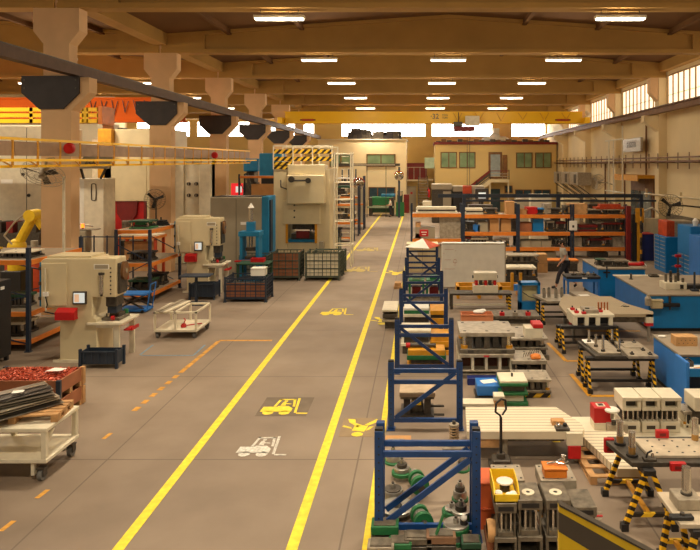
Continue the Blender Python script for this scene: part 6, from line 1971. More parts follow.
for i, (px, y) in enumerate(((589, 14.1), (596, 13.75), (603, 13.4), (612, 14.15), (619, 13.4))):
    g = G(); g.cyl((0, 0, 0), (0, 0, .34 if i in (2, ) else .26), .028, CHROME, 14); g.cyl((0, 0, 0), (0, 0, .04), .045, DSTEEL, 14)
    solo(g, 'guide_pillar', 'round steel post on the slanted tool plates, %s' % ('back left', 'second from left', 'tallest at the front', 'back right', 'front right')[i], 'pillar', ax(px, y), y, .80)
g = G(); g.cbox((0, 0, .004), (.22, .3, .006), PAPER)
solo(g, 'paper_sheet', 'white paper on the slanted tool plates left of the posts', 'paper', ax(586, 14.1) + .06, 14.15, .80)
for i, (px, y) in enumerate(((622, 14.2), (634, 14.2), (650, 13.3), (632, 13.32), (643, 13.6))):
    g = G(); g.box(-.04, .04, -.04, .04, 0, .035, DSTEEL, .008); g.cyl((0, 0, .035), (0, 0, .06), .018, BLACK, 8)
    solo(g, 'bolt_block', 'small dark bolted block on the right slanted tool plate, %s' % ('far left', 'far right', 'near right corner', 'near left', 'middle')[i], 'block', ax(px, y), y, .76)

# table D : big grooved work table with a framed die on it
yd0, yd1 = 17.0, 19.2
t = thing('grooved_table', 'large grooved work table with a red and white capped corner leg', 'work table', 0, 0)
g = G(); g.prism([(3.9, 17.0), (6.2, 17.0), (6.3, 17.3), (5.9, 18.3), (5.75, 19.3), (4.3, 19.3), (3.95, 18.2)], 'z', .66, .74, GROOVE); g.done('top', t)
g = G(); g.prism([(4.0, 17.1), (6.1, 17.1), (5.7, 19.1), (4.2, 19.1)], 'z', .5, .66, DIE); g.done('underframe', t)
for x, y in ((6.1, 17.08), (5.6, 19.0), (4.1, 17.1), (4.3, 19.0)):
    g = G(); g.cyl((x, y, 0), (x, y, .42), .045, STEEL, 12); g.box(x - .1, x + .1, y - .08, y + .08, .5, .735, CREAM2); l = g.done('leg', t)
    g = G(); g.box(x - .1, x + .1, y - .08, y + .08, .42, .5, RED); g.done('red_ring', l, 'red ring')
sawhorse('striped sawhorse under the framed white die', 3.55, 16.2, 1.45, .64, .24, rz=-PI / 2, th=.05, bm_=BLACK)
sawhorse('second striped sawhorse behind the one under the framed white die', 3.58, 16.78, 1.4, .5, .2, rz=-PI / 2, th=.05, bm_=BLACK)
t = thing('framed_die', 'white framed die with dark windows and red clamps on the grooved work table front', 'die', ax(591, 16.5), 16.2, .64)
W = (ax(612, 16.3) - ax(571, 16.3)) / 2
g = G(); g.box(-W, W, 0, .75, .2, .27, CREAM2, .01); 
for x in (-W, -W * .45, W * .1, W * .72): g.box(x, x + .1, 0, .75, 0, .2, CREAM2)
g.done('frame', t)
g = G(); g.box(-W + .1, W * .8, .1, .7, 0.02, .19, BLACK); g.done('dark_core', t)
g = G(); g.box(-W * .4, W * .3, .12, .6, .27, .36, LGREY, .008); g.cyl((-.1, .3, .36), (-.1, .3, .38), .06, DSTEEL); g.done('tool_block', t)
for x, y in ((-W + .12, .2), (-W + .1, .55), (W * .45, .3), (-W + .28, .1)):
    g = G(); g.box(x - .05, x + .06, y - .05, y + .05, .27, .33, RED, .01); g.cyl((x, y, .33), (x, y, .38), .02, DSTEEL); g.done('red_clamp', t, 'red clamp')
for k in range(4):
    g = G(); g.cyl((0, 0, 0), (0, 0, .2), .022, mat('copper_pin', (190, 110, 60), .4, .5), 10)
    solo(g, 'copper_pin', 'short copper coloured pin in the row on the framed white die', 'pin', ax(599 + 3 * k, 16.7), 16.75, .91, group='copper pins on the framed die')
g = G(); g.tube([(-.08, 0, .01), (0, .03, .05), (.08, 0, .02)], .015, LGREY); g.box(-.02, .14, -.03, .03, 0, .02, DSTEEL)
solo(g, 'small_tool', 'small bright tool lying on the grooved work table', 'tool', ax(624, 17.9), 17.9, .74)
# table E (pair of plates behind)
ye = 19.6
sawhorse('striped sawhorse under the plate with short steel cylinders', 3.6, 18.98, 1.0, .62, .16, rz=-PI / 2, th=.05, bm_=BLACK)
sawhorse('striped sawhorse at the back of the plate with short steel cylinders', 3.55, 19.6, 1.0, .62, .16, rz=-PI / 2, th=.05, bm_=BLACK)

t = thing('tool_plate', 'grey plate with short steel cylinders on sawhorses left of the brown plate', 'tool plate', 0, 0, .62)
g = G(); g.prism([(3.5, 19.9), (3.75, 18.85), (4.72, 18.85), (4.62, 19.9)], 'z', 0, .07, LGREY, .005); g.done('plate', t)
for i, px in enumerate((544, 549, 556, 562)):
    y = 19.3 + .1 * (i % 2)
    g = G(); g.cyl((0, 0, 0), (0, 0, .28), .05, STEEL, 14); g.cyl((0, 0, .28), (0, 0, .3), .035, DSTEEL, 12)
    solo(g, 'steel_cylinder', 'short steel cylinder on the grey plate, %s from left' % ('first', 'second', 'third', 'fourth')[i], 'cylinder', ax(px, y), y, .69)
t = thing('tool_plate', 'brown-grey plate with a sheet of paper on sawhorses beside the plate with cylinders', 'tool plate', 0, 0, .62)
g = G(); g.prism([(4.75, 19.9), (4.82, 18.95), (5.6, 18.95), (5.3, 20.2), (4.7, 20.2)], 'z', 0, .09, TOPG, .005); g.done('plate', t)
sawhorse('dark sawhorse under the brown-grey plate', 5.1, 19.12, .8, .62, .14, bm_=BLACK, lm=BLACK, group=None)
g = G(); g.cbox((0, 0, .004), (.3, .2, .006), PAPER, .1)
solo(g, 'paper_sheet', 'white paper sheet on the brown-grey plate', 'paper', 5.02, 19.6, .71)
# black topped blue cart in front of bench 1
t = thing('tool_cart', 'black-topped blue cart carrying loose tools in front of the far blue workbench', 'cart', ax(566, 21.3), 21.2)
W = ax(600, 21.3) - ax(566, 21.3)
g = G(); g.box(0, W, 0, .7, .92, 1.0, BLACK, .01); g.done('top', t)
g = G(); g.box(W * .45, W * .6, -.006, 0, .93, .97, PAPER); g.done('label_plate', t)
g = G(); g.box(.03, W - .03, .03, .67, .82, .92, LBLUE); g.done('apron', t)
for x in (.06, W - .06):
    for y in (.06, .64):
        g = G(); g.box(x - .03, x + .03, y - .03, y + .03, 0, .82, LBLUE); g.done('leg', t)
for i in range(5):
    g = G(); g.box(-.08, .08, -.05, .05, 0, .06 + .02 * (i % 2), LGREY if i % 2 else DSTEEL, .01); g.cyl((0, 0, .06), (0, 0, .12), .02, CHROME, 8)
    solo(g, 'loose_fitting', 'small metal fitting lying on the black-topped blue cart', 'fitting', ax(566, 21.3) + .3 + .17 * i, 21.5 + .08 * (i % 2), 1.0, .5 * i, 'loose fittings on the blue cart')
# blue framed box
t = thing('blue_frame_stand', 'blue framed box with a pale window standing by the striped sawhorses', 'stand', ax(520, 19.9), 20.0)
W = ax(541, 19.9) - ax(520, 19.9)
g = G(); g.box(0, .08, 0, .4, 0, 1.02, CABB, .006); g.box(W - .08, W, 0, .4, 0, 1.02, CABB, .006); g.box(0, W, 0, .4, .94, 1.02, CABB); g.box(0, W, 0, .4, .05, .42, CABB, .006); g.done('frame', t)
g = G(); g.box(.08, W - .08, .2, .23, .42, .94, mat('pale_yellow_sheet', (222, 206, 150), .6)); g.done('sheet', t, 'pale yellow sheet')
g = G(); g.tube([(.1, .1, .72), (.3, .05, .58), (W - .1, .1, .5)], .012, BLACK); g.done('cable', t)

# ================================================================== blue benches
def bench(lab, x0, x1, y0, y1, h, mt_=TOPG, body=BENCH, slant=0.0, side=LBLUE):
    t = thing('workbench', lab, 'workbench', x0, y0)
    W, D = x1 - x0, y1 - y0
    g = G(); g.box(.03, W, .03, D, .1, h - .05, body, .01); g.done('body', t)
    g = G(); g.box(0.015, .03, .06, D - .06, .14, h - .08, side); g.done('side_panel', t, 'lighter blue end panel')
    g = G(); g.box(.08, W, .08, D - .05, 0, .1, BLACK); g.done('plinth', t)
    g = G(); g.box(0, W + .02, 0, D, h - .05, h, mt_, .006); g.done('top', t)
    return t
bench('far blue workbench heaped with tools, right of the walking person', ax(598, 22), 7.75, 22.0, 24.2, 1.15)
bench('blue workbench in the middle right with a cream tool block on top', 6.43, 9.9, 18.0, 21.2, 1.06)
bench('blue workbench at the right edge with a wooden box on top', 5.08, 8.0, 12.5, 14.0, 1.0)
# bench 1 load
for i, (px, y, w_, d, h, m, lab) in enumerate(((600, 22.8, .35, .35, .22, DGREEN, 'green-black vice body on the far blue workbench'), (607, 22.5, .4, .3, .2, DSTEEL, 'dark tool pile left of centre on the far blue workbench'), (620, 22.5, .5, .35, .2, DIE, 'greyish tool pile on the right of the far blue workbench'), (612, 23.4, .5, .3, .12, DIE, 'small grey plate tool at the back of the far blue workbench'))):
    diething(lab, ax(px, y), y, 1.15, w_, d, h, i, m, DSTEEL)
t = thing('red_vice', 'red bench tool at the right end of the far blue workbench', 'tool', ax(636, 22.6), 22.6, 1.15)
t.scale = (.8, .8, .8)
g = G(); g.box(-.35, .2, -.12, .12, 0, .12, RED, .03); g.ball((.25, 0, .08), (.14, .1, .1), RED); g.done('body', t)
g = G(); g.tube([(-.4, 0, .05), (-.45, 0, .15), (-.35, 0, .18)], .02, PAPER); g.tube([(.35, -.05, .1), (.42, -.1, .0), (.42, -.1, -.05)], .015, PAPER); g.done('hose', t)
for px, lab in ((604, 'black clamp hanging on the front of the far blue workbench'), ):
    g = G(); g.box(-.12, .12, -.03, 0, 0, .05, BLACK); g.box(-.02, .02, -.04, 0, -.16, .24, BLACK)
    solo(g, 'bench_clamp', lab, 'clamp', ax(px, 22) + .1, 22.03, .98)
# bench 2 load
t = thing('tool_block', 'cream tool block with dark posts standing on the middle right workbench', 'die', ax(676, 18.9), 18.9, 1.06)
g = G(); g.box(-.4, .22, -.25, .25, 0, .2, CREAM2, .01); g.done('base', t)
for i, (x, y, h) in enumerate(((-.3, 0, .42), (-.12, .1, .5), (-.05, -.1, .4), (.1, .1, .45), (.16, -.1, .32), (-.2, -.12, .35))):
    g = G(); g.cyl((x, y, .2), (x, y, h), .04, DSTEEL if i % 2 else DIE, 10); g.done('post', t)
g = G(); g.box(.22, .75, -.15, .15, .0, .12, BLACK, .02); g.box(.02, .12, -.26, -.25, .03, .15, BLACK); g.done('side_tool', t)
g = G(); g.box(-.15, .15, -.12, .12, 0, .06, DSTEEL, .01); g.box(-.1, .1, -.08, .08, .06, .1, DIE)
solo(g, 'flat_fixture', 'flat dark fixture at the back of the middle right workbench', 'fixture', ax(653, 20.9), 20.85, 1.06)
g = G(); g.cyl((0, 0, 0), (0, 0, .18), .03, DSTEEL); g.cyl((0, 0, 0), (0, 0, .02), .07, DSTEEL)
solo(g, 'gauge_stand', 'small dark gauge stand at the back left of the middle right workbench', 'gauge', ax(631, 20.4), 20.4, 1.06)
g = G(); g.cbox((0, 0, .01), (1.6, .18, .02), CREAM2)
solo(g, 'straight_edge', 'long pale straight edge along the back of the middle right workbench', 'ruler', ax(638, 21), 21.05, 1.06)
g = G(); g.lathe([(0, 0), (.09, 0), (.09, .2), (.04, .26), (.04, .3), (0, .3)], (0, 0, 0), LGREY)
solo(g, 'spray_bottle', 'pale spray bottle in a holder on the front of the middle right workbench', 'bottle', ax(648.5, 17.85), 17.88, .78)
g = G(); g.box(-.17, .17, -.13, 0, 0, .2, mat('beige_plastic', (196, 180, 140), .5), .03); g.box(-.18, .18, -.14, 0, .2, .26, MATS['beige_plastic'], .02)
solo(g, 'beige_holder', 'beige box fixed to the front of the middle right workbench', 'box', ax(657.5, 17.85), 17.98, .68)
t = thing('bench_vice', 'black vice bar on the front of the middle right workbench', 'vice', ax(671, 17.9), 18.01, .72)
g = G(); g.box(-.28, .28, -.08, .02, -.0, .1, BLACK, .02); g.done('jaw', t)
g = G(); g.cyl((0, -.03, .1), (0, -.03, .3), .035, DSTEEL); g.cyl((0, -.04, 0), (0, -.04, -.08), .02, DSTEEL); g.done('screw', t)
g = G(); g.tube([(0, 0, 0), (0, 0, .55)], .03, DARKB); g.box(-.1, .1, -.08, .08, 0, .05, DARKB)
solo(g, 'dark_post', 'dark upright post at the right end of the middle right workbench', 'post', ax(696, 18.4), 18.5, 1.06)
# bench 3 load
g = G(); g.box(-.22, .22, -.14, .14, 0, .19, PLY, .005)
for k in range(8): g.cyl((-.16 + .045 * k, -.142, .06 + .06 * (k % 2)), (-.16 + .045 * k, -.14, .06 + .06 * (k % 2)), .01, DSTEEL, 6)
solo(g, 'drill_box', 'light wooden block with drilled holes on the right edge workbench', 'block', ax(684, 13.2), 13.2, 1.0)
g = G(); g.cbox((0, 0, .01), (.28, .2, .02), PAPER)
solo(g, 'paper_sheet', 'white paper behind the drilled wooden block on the right edge workbench', 'paper', ax(681, 13.75), 13.78, 1.0)
g = G(); g.ball((0, 0, .02), (.09, .06, .025), PAPER)
solo(g, 'white_rag', 'small white rag at the back left corner of the right edge workbench', 'rag', ax(663, 13.7), 13.75, 1.0)
t = thing('drawer_stand', 'low blue open shelf stand with papers at the right edge, before the wooden-box bench', 'shelf stand', 4.83, 11.6)
g = G(); g.box(0, .06, 0, .55, 0, 1.12, LBLUE, .01); g.done('end_panel', t, 'lighter blue end panel')
g = G(); g.box(.06, 1.6, 0, .55, .86, .92, CABB); g.box(.06, 1.6, 0, .04, .92, 1.0, CABB); g.done('shelf', t)
g = G(); g.box(.06, 1.6, 0, .55, .3, .36, CABB); g.done('shelf', t)
g = G(); g.box(.06, 1.6, .5, .55, 0, .86, DARKB); g.done('back', t)
g = G(); g.box(1.54, 1.6, 0, .5, 0, .86, CABB); g.done('end_panel', t)
g = G(); g.box(-.3, .35, -.2, .2, 0, .01, PAPER); g.cbox((-.1, 0, .014), (.2, .15, .008), CARD, .4)
solo(g, 'paper_heap', 'spread of papers on top of the blue open shelf stand', 'papers', 5.3, 11.85, .92)
g = G(); g.box(-.1, .1, -.06, .06, 0, .1, DSTEEL, .02); g.tube([(-.1, 0, .1), (.0, 0, .16), (.1, 0, .08)], .015, DSTEEL)
solo(g, 'hand_tool', 'grey hand tool beside the papers on the blue open shelf stand', 'tool', 5.02, 12.0, .92)

# ================================================================== blue cabinets by the right wall
def drawercab(lab, x0, x1, y0, y1, h, rows, doorh=0.0):
    t = thing('drawer_cabinet', lab, 'cabinet', x0, y0)
    W, D = x1 - x0, y1 - y0
    g = G(); g.box(0, W, 0, D, 0, h, CABB, .01); g.done('body', t)
    nn = 2
    for c in range(nn):
        ya, yb = D * c / nn + .03, D * (c + 1) / nn - .03
        z = .08
        hh = (h - .1 - doorh) / rows
        for k in range(rows):
            g = G(); g.box(-.02, 0, ya, yb, z + .01, z + hh - .01, CABB, .004); d = g.done('drawer', t)
            g = G(); g.box(-.04, -.02, ya + .03, yb - .03, z + hh - .045, z + hh - .02, LGREY); g.done('handle', d)
            z += hh
        if doorh and c == 0:
            g = G(); g.box(-.02, 0, .03, D - .03, z + .02, h - .03, CABB, .005); g.done('door', t)
    return t
drawercab('low wide blue drawer cabinet carrying the orange-sided box, by the right wall', ax(666, 27.8), 12.0, 27.8, 29.15, 1.56, 9)
drawercab('tall blue cabinet with doors above drawers by the right wall', ax(691, 25.4), 12.1, 25.4, 26.7, 2.25, 6, 1.15)
t = thing('blue_locker', 'lighter blue locker standing nearest at the right edge', 'cabinet', ax(694.5, 24.7), 24.2)
g = G(); g.box(0, 1.4, 0, 1.0, 0, 1.98, LBLUE, .01); g.done('body', t)
g = G(); g.box(.03, .66, -.02, 0, .08, 1.92, LBLUE, .005); d = g.done('door', t)
g = G(); g.box(.56, .6, -.04, -.02, .9, 1.1, CHROME); g.done('handle', d)
t = thing('parts_carton', 'orange-sided pale box on the low wide blue drawer cabinet', 'box', ax(664, 28.3), 28.0, 1.56)
g = G(); g.box(.35, 1.15, 0, 1.0, 0, .68, LGREY, .01); g.done('box', t)
for k in range(2):
    g = G(); g.box(0 + .18 * k, .17 + .18 * k, 0, 1.0, 0, .68, RUSTO, .01); g.done('orange_case', t, 'orange case')
g = G(); g.box(.6, .9, -.01, 0, .4, .44, DSTEEL); g.done('label_plate', t)
t = thing('red_vice_stand', 'dark stand with two red vices between the blue cabinets', 'vice stand', ax(677, 26.3), 26.2)
g = G(); g.cyl((0, 0, 0), (0, 0, 1.0), .04, DSTEEL); g.box(-.2, .2, -.2, .2, 0, .03, DSTEEL); g.done('post', t)
for z, nm in ((.92, 'upper'), (.5, 'lower')):
    g = G(); g.box(-.13, .13, -.07, .07, z, z + .12, RED, .03); g.cyl((-.25, 0, z + .06), (-.13, 0, z + .06), .02, CHROME); g.done('vice', t, 'red vice')
g = G(); g.lathe([(0, 0), (.08, 0), (.12, .2), (.05, .3), (0, .32)], (0, 0, 0), PAPER)
solo(g, 'white_sack', 'small white sack on top of the tall blue cabinet', 'sack', ax(692, 25.9) + .1, 25.8, 2.25)
boxy('navy blue bin against the right wall behind the low drawer cabinet', 11.0, 31.8, 0, .95, .8, 1.3, NAVY, lid=RED)
g = G(); g.box(-.4, .4, 0, .3, 0, 1.7, CREAM2, .03); g.cyl((-.5, 0, .8), (-.5, 0, 2.1), .08, WHITE); g.tube([(-.5, 0, 2.1), (0, 0, 2.3), (.4, 0, 2.0)], .05, WHITE)
solo(g, 'white_pillar_machine', 'white machine with a bent pipe behind the navy bin by the wall', 'machine', ax(652, 36), 36.0)
t = thing('fire_post', 'red and yellow painted safety posts at the right end of the orange racks', 'post', ax(630.5, 31), 31.3)
for dx, m, h in ((0, DRED, 2.7), (.28, BLACK, 2.3), (.5, YELD, 1.9)):
    g = G(); g.box(dx - .11, dx + .09, -.1, .1, 0, h, m, .01); g.done('post', t)
g = G(); g.box(.3, .7, -.15, -.1, 1.9, 2.6, YELD); g.done('panel', t)
g = G()
for k in range(6): g.cyl((0, 0, .4 * k), (0, 0, .4 * k + .2), .06, YELD if k % 2 else BLACK, 8)
g.cyl((0, 0, 0), (0, 0, 2.6), .05, DSTEEL)
solo(g, 'striped_pole', 'thin pole right of the safety posts at the end of the orange racks', 'pole', ax(641, 31), 31.0)

# ================================================================== orange racks facing the camera
YR = 32.3
bays_ = [(411.5, 462, (.98, 2.25)), (464, 517, (.55, 1.32, 2.2)), (519, 571, (.55, 1.32, 2.2)), (573.5, 626, (.55, 1.32, 2.2))]
for i, (a, b, lv) in enumerate(bays_):
    rack(('first orange rack bay from the aisle, behind the red marker', 'second orange rack bay from the aisle', 'third orange rack bay from the aisle, behind the person', 'last orange rack bay, before the wall posts')[i],
         ax(a, YR), YR, ax(b, YR) - ax(a, YR), 1.1, 2.72, lv, group='orange rack bays across the hall', bt=.19)
def shelf_y(i): return YR + .5
def put(i, u, lvl, w_, h, m, kind, lab, d=.7):
    a, b, lv = bays_[i]
    x = ax(a + (b - a) * u, YR); z = lv[lvl]
    if kind == 'box': return boxy(lab, x, shelf_y(i), z, w_, d, h, m)
    if kind == 'lid': return boxy(lab, x, shelf_y(i), z, w_, d, h, m, lid=m)
    if kind == 'die': return diething(lab, x, shelf_y(i), z, w_, d, h, R.randrange(6), m, DSTEEL)
    return pile(lab, x, shelf_y(i), z, w_, d, [(h * .3, m, 1), (h * .3, DSTEEL, .9), (h * .4, m, .95)])
put(0, .27, 0, 1.0, .55, GREYP, 'lid', 'grey lidded crate under the pale plates in the first orange bay')
put(0, .77, 0, 1.05, 1.05, LGREY, 'lid', 'tall pale grey cabinet in the right half of the first orange bay')
put(0, .5, 1, 2.1, .32, CREAM2, 'pile', 'pale plate bundle lying on the top shelf of the first orange bay')
boxy('brownish grey crate low under the first orange bay', ax(432, YR), YR + .5, 0, 1.5, .7, .6, GREYP)
put(1, .12, 1, .5, .5, DSTEEL, 'die', 'dark tool at the left of the middle shelf in the second orange bay')
put(1, .36, 1, .5, .5, GREYP, 'box', 'grey open bin on the middle shelf in the second orange bay')
put(1, .58, 1, .45, .62, CARD, 'lid', 'brown carton left of the pair in the second orange bay')
put(1, .80, 1, .5, .6, CARD, 'lid', 'brown carton right of the pair in the second orange bay')
put(1, .3, 0, .9, .45, CREAM2, 'die', 'white and red tool on the low shelf of the second orange bay')
put(1, .72, 0, .8, .4, LGREY, 'die', 'grey tool on the low shelf of the second orange bay')
put(1, .88, 2, .42, .62, CARD, 'lid', 'tall tan box standing on the top right of the second orange bay')
put(1, .2, 2, .9, .3, CREAM2, 'pile', 'pale plates on the top shelf of the second orange bay')
put(1, .52, 2, .7, .3, DSTEEL, 'die', 'dark low tool in the middle of the top shelf of the second orange bay')
put(2, .1, 2, .4, .25, CARD, 'box', 'small tan box at the left of the top shelf in the third orange bay')
put(2, .26, 2, .55, .33, RED, 'lid', 'bright red box on the top shelf in the third orange bay')
put(2, .42, 2, .5, .3, CABB, 'die', 'blue tool right of the bright red box')
put(2, .7, 2, .75, .3, DSTEEL, 'die', 'dark tools on the right of the top shelf in the third orange bay')
put(2, .14, 1, .6, .45, WOODR, 'box', 'reddish wooden box left on the middle shelf in the third orange bay')
put(2, .38, 1, .55, .62, CABB, 'lid', 'blue box on the middle shelf in the third orange bay')
put(2, .62, 1, .4, .55, LGREY, 'die', 'grey part beside the red one on the middle shelf, third orange bay')
put(2, .82, 1, .5, .5, DRED, 'die', 'dark red tool at the right of the middle shelf in the third orange bay')
put(2, .14, 0, .5, .32, GREYP, 'box', 'left grey bin of the row on the low shelf, third orange bay')
put(2, .34, 0, .5, .32, GREYP, 'box', 'middle grey bin of the row on the low shelf, third orange bay')
put(2, .54, 0, .5, .32, GREYP, 'box', 'right grey bin of the row on the low shelf, third orange bay')
put(2, .82, 0, .6, .55, DSTEEL, 'die', 'dark tool right of the grey bins in the third orange bay')
put(3, .02 + .08, 2, .95, .5, PLY, 'lid', 'plywood box standing at the top left of the last orange bay')
put(3, .42, 2, .9, .25, GREYP, 'die', 'grey grid tool on the top shelf of the last orange bay')
put(3, .75, 2, 1.1, .25, GREYP, 'die', 'second grey grid tool at the right of the top shelf')
pile('red-orange steel frame on the two grey grid tools, top of the last orange bay', ax(612, YR), YR + .5, 2.46, 1.5, .7, [(.1, RUSTO, 1), (.14, RUSTO, .7)])
put(3, .3, 1, 1.0, .35, DRED, 'pile', 'dark red bars on the middle shelf left in the last orange bay')
put(3, .75, 1, 1.1, .45, DRED, 'die', 'dark red and pink tool right on the middle shelf in the last orange bay')
put(3, .1, 0, .4, .45, LGREY, 'lid', 'small pale box with a dark window at the left of the lowest shelf, last bay')
put(3, .45, 0, .9, .4, DRED, 'die', 'dark red tool on the lowest shelf in the last orange bay')
put(3, .86, 0, .5, .5, LGREY, 'lid', 'pale grey box at the right of the lowest shelf in the last orange bay')
put(0, .13, 0, .28, .8, WOOD, 'pile', 'narrow tan stack at the left post of the first orange bay')
put(1, .95, 1, .3, .6, DSTEEL, 'die', 'dark part beside the right post on the middle shelf, second orange bay')
put(1, .24, 1, .35, .35, LBLUE, 'box', 'little blue bin left of centre on the middle shelf, second orange bay')
put(1, .08, 0, .35, .5, DRED, 'die', 'dark red tool at the left of the low shelf of the second orange bay')
put(2, .56, 2, .35, .5, LGREY, 'lid', 'pale case in the middle of the top shelf of the third orange bay')
put(2, .95, 2, .35, .45, DIE, 'die', 'greyish tool at the right end of the top shelf, third orange bay')
put(2, .72, 1, .3, .7, DSTEEL, 'die', 'tall dark tool beside the dark red one, middle shelf of the third bay')
put(2, .68, 0, .3, .5, DSTEEL, 'die', 'narrow dark tool between the right grey bin and the dark tool, third bay')
put(3, .52, 1, .4, .5, LGREY, 'die', 'grey tool between the dark red ones on the middle shelf, last bay')
put(3, .96, 1, .3, .6, DSTEEL, 'die', 'dark tool by the right post of the middle shelf in the last bay')
put(3, .27, 0, .35, .5, DSTEEL, 'die', 'dark tool right of the small pale box on the lowest shelf, last bay')
put(3, .68, 0, .35, .45, RUSTO, 'die', 'rust-orange tool left of the pale grey box on the lowest shelf, last bay')
for k, (px, m, lab) in enumerate(((528, DSTEEL, 'low dark bed on the floor under the third orange bay, left'), (548, GREYP, 'low grey crate on the floor under the third orange bay'), (600, DSTEEL, 'low dark bed on the floor under the last orange bay'), (480, GREYP, 'low grey crate on the floor under the second orange bay'))):
    boxy(lab, ax(px, YR), YR + .5, 0, .9, .7, .28, m)
g = G(); g.box(-.2, .2, -.05, 0, -.24, .24, PAPER, .01); g.box(-.05, .05, -.055, -.05, -.1, .02, DSTEEL)
solo(g, 'rack_notice', 'white square notice box fixed on the rack post left of the plywood box', 'notice', ax(573, YR), YR - .0, az(225.5, YR))
# back row behind racks: pale machines
for i, (px, y, w_, h, m, lab) in enumerate(((540, 38, 1.2, 2.95, CREAM2, 'pale cabinet behind the third orange bay'), (525, 40, 1.2, 2.6, GREYP, 'grey cabinet behind the second orange bay'), (570, 40, 1.0, 2.6, CREAM, 'cream cabinet behind the plywood box'), (600, 39, 1.6, 2.3, DSTEEL, 'dark machine behind the last orange bay'), (480, 40, 1.5, 2.2, DSTEEL, 'dark cabinet behind the second orange bay at left'))):
    boxy(lab, ax(px, y), y, 0, w_, .8, h, m, lid=m, name='storage_cabinet', cat='cabinet')
# ================================================================== person walking
def person(lab, x, y, rz, pose, shirt, tr, s=1.0):
    t = thing('person', lab, 'person', x, y, 0, rz)
    t.scale = (s, s, s)
    def skin(pts, edges, radii, m, nm, parent, lab_=None, root=0):
        me = bpy.data.meshes.new(nm)
        me.from_pydata(pts, edges, [])
        o = bpy.data.objects.new(nm, me); COL.objects.link(o); o.parent = parent
        md = o.modifiers.new('skin', 'SKIN'); md.use_smooth_shade = True
        for i, r in enumerate(radii):
            me.skin_vertices[0].data[i].radius = (r, r) if not isinstance(r, tuple) else r
        me.skin_vertices[0].data[root].use_root = True
        sb = o.modifiers.new('sub', 'SUBSURF'); sb.levels = 1; sb.render_levels = 2
        me.materials.append(m)
        if lab_: o['label'] = lab_
        return o
    J = pose
    P = ['pelvis', 'waist', 'chest', 'neck', 'head', 'top', 'shl', 'ell', 'wrl', 'shr', 'elr', 'wrr', 'hpl', 'knl', 'anl', 'tol', 'hpr', 'knr', 'anr', 'tor']
    E = [(0, 1), (1, 2), (2, 3), (3, 4), (4, 5), (2, 6), (6, 7), (7, 8), (2, 9), (9, 10), (10, 11), (0, 12), (12, 13), (13, 14), (14, 15), (0, 16), (16, 17), (17, 18), (18, 19)]
    RR = [.12, .115, .13, .05, .085, .07, .06, .042, .03, .06, .042, .03, .085, .06, .042, .035, .085, .06, .042, .035]
    pts = [J[k] for k in P]
    # five fingers per hand
    rad = list(RR)
    E = list(E)
    for wi, hd in ((8, J['hdl']), (11, J['hdr'])):
        w0 = V(pts[wi]); d = V(hd).normalized(); side = V((0, 0, 1)).cross(d).normalized() if abs(d.z) < .9 else V((0, 1, 0))
        pts.append(tuple(w0 + d * .07)); rad.append(.03); E.append((wi, len(pts) - 1)); palm = len(pts) - 1
        for k, L in enumerate((.07, .08, .075, .06)):
            b = w0 + d * .09 + side * (-.03 + .02 * k)
            pts.append(tuple(b)); rad.append(.009); E.append((palm, len(pts) - 1))
            pts.append(tuple(b + d * L * .5 + V((0, 0, -.01)))); rad.append(.009); E.append((len(pts) - 2, len(pts) - 1))
            pts.append(tuple(b + d * L * .8 + V((0, 0, -.03)))); rad.append(.008); E.append((len(pts) - 2, len(pts) - 1))
        b = w0 + d * .04 - side * .035
        pts.append(tuple(b)); rad.append(.011); E.append((wi, len(pts) - 1))
        pts.append(tuple(b + d * .045 - side * .02)); rad.append(.01); E.append((len(pts) - 2, len(pts) - 1))
    skin(pts, E, rad, SKIN, 'body', t)
    # shirt, trousers as clothing shells
    sp = [J[k] for k in ('waist', 'chest', 'neckb', 'shl', 'slvl', 'shr', 'slvr', 'hip')]
    skin(sp, [(0, 1), (1, 2), (1, 3), (3, 4), (1, 5), (5, 6), (0, 7)], [(.145), .16, .075, .082, .07, .082, .07, .15], shirt, 'tshirt', t, 'grey t-shirt')
    tp = [J[k] for k in ('pelvis', 'hpl', 'knl', 'cfl', 'hpr', 'knr', 'cfr')]
    skin(tp, [(0, 1), (1, 2), (2, 3), (0, 4), (4, 5), (5, 6)], [.15, .105, .08, .07, .105, .08, .07], tr, 'trousers', t, 'dark trousers')
    for nm, a, b in (('shoe', 'anl', 'tol'), ('shoe', 'anr', 'tor')):
        skin([J[a], J[b]], [(0, 1)], [.058, .045], BLACK, nm, t)
    hx, hy, hz = J['head']
    g = G(); g.ball((hx, hy + .0, hz + .035), (.105, .095, .1), HAIR, 16, 10); g.ball((hx + .035, hy, hz + .0), (.08, .09, .09), HAIR, 12, 8); g.done('hair', t, 'short dark hair')
    # face: nose, eyes, mouth, ears (looking toward -x)
    g = G()
    g.ball((hx - .108, hy, hz - .015), (.02, .014, .022), SKIN, 8, 6)
    for s_ in (-1, 1):
        g.ball((hx - .09, hy + s_ * .033, hz + .01), (.012, .014, .009), PAPER, 8, 6); g.ball((hx - .1, hy + s_ * .033, hz + .01), (.005, .006, .006), BLACK, 6, 5)
        g.ball((hx - .005, hy + s_ * .092, hz - .01), (.02, .01, .03), SKIN, 8, 6)
    g.ball((hx - .09, hy, hz - .055), (.012, .026, .006), DRED, 8, 6)
    g.done('face', t)
    return t
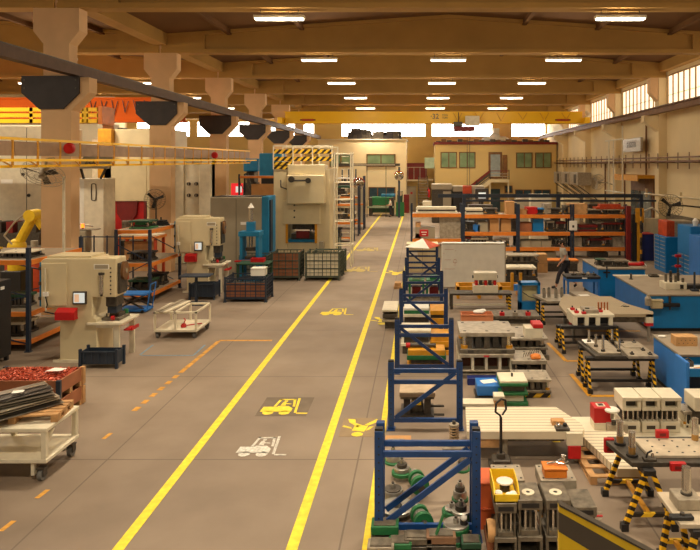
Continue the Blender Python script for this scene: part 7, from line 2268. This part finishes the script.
walk = dict(pelvis=(.02, 0, .93), hip=(.02, 0, .98), waist=(0, 0, 1.08), chest=(-.04, 0, 1.32), neckb=(-.055, 0, 1.46), neck=(-.06, 0, 1.48), head=(-.09, 0, 1.62), top=(-.1, 0, 1.7),
            shl=(-.05, -.2, 1.38), slvl=(-.04, -.25, 1.2), ell=(-.02, -.26, 1.12), wrl=(-.2, -.24, .95), hdl=(-.7, 0, -.7),
            shr=(-.04, .2, 1.38), slvr=(.02, .25, 1.2), elr=(.06, .26, 1.12), wrr=(.16, .24, .9), hdr=(.2, 0, -1),
            hpl=(.02, -.1, .9), knl=(-.22, -.1, .52), cfl=(-.3, -.1, .16), anl=(-.32, -.1, .08), tol=(-.5, -.1, .05),
            hpr=(.02, .1, .9), knr=(.12, .1, .5), cfr=(.42, .1, .2), anr=(.47, .1, .14), tor=(.36, .1, .04))
person('person in a grey t-shirt and dark trousers walking left in front of the orange racks', ax(565, 24.3), 24.4, 0, walk, TSHIRT, TROUS, 1.06)
stand = dict(pelvis=(0, 0, .93), hip=(0, 0, .98), waist=(0, 0, 1.08), chest=(-.02, 0, 1.32), neckb=(-.03, 0, 1.46), neck=(-.03, 0, 1.48), head=(-.05, 0, 1.62), top=(-.05, 0, 1.7),
             shl=(-.02, -.2, 1.38), slvl=(-.02, -.25, 1.2), ell=(-.04, -.27, 1.12), wrl=(-.26, -.2, 1.05), hdl=(-1, .2, 0),
             shr=(-.02, .2, 1.38), slvr=(-.02, .25, 1.2), elr=(-.04, .27, 1.12), wrr=(-.26, .2, 1.05), hdr=(-1, -.2, 0),
             hpl=(0, -.1, .9), knl=(-.02, -.11, .5), cfl=(0, -.12, .14), anl=(.01, -.12, .08), tol=(-.14, -.13, .04),
             hpr=(0, .1, .9), knr=(-.02, .11, .5), cfr=(0, .12, .14), anr=(.01, .12, .08), tor=(-.14, .13, .04))
person('distant person in a pale shirt standing right of the green machine', ax(390.5, 58), 58.0, .2, stand, mat('pale_shirt', (232, 222, 204), .9), TROUS)
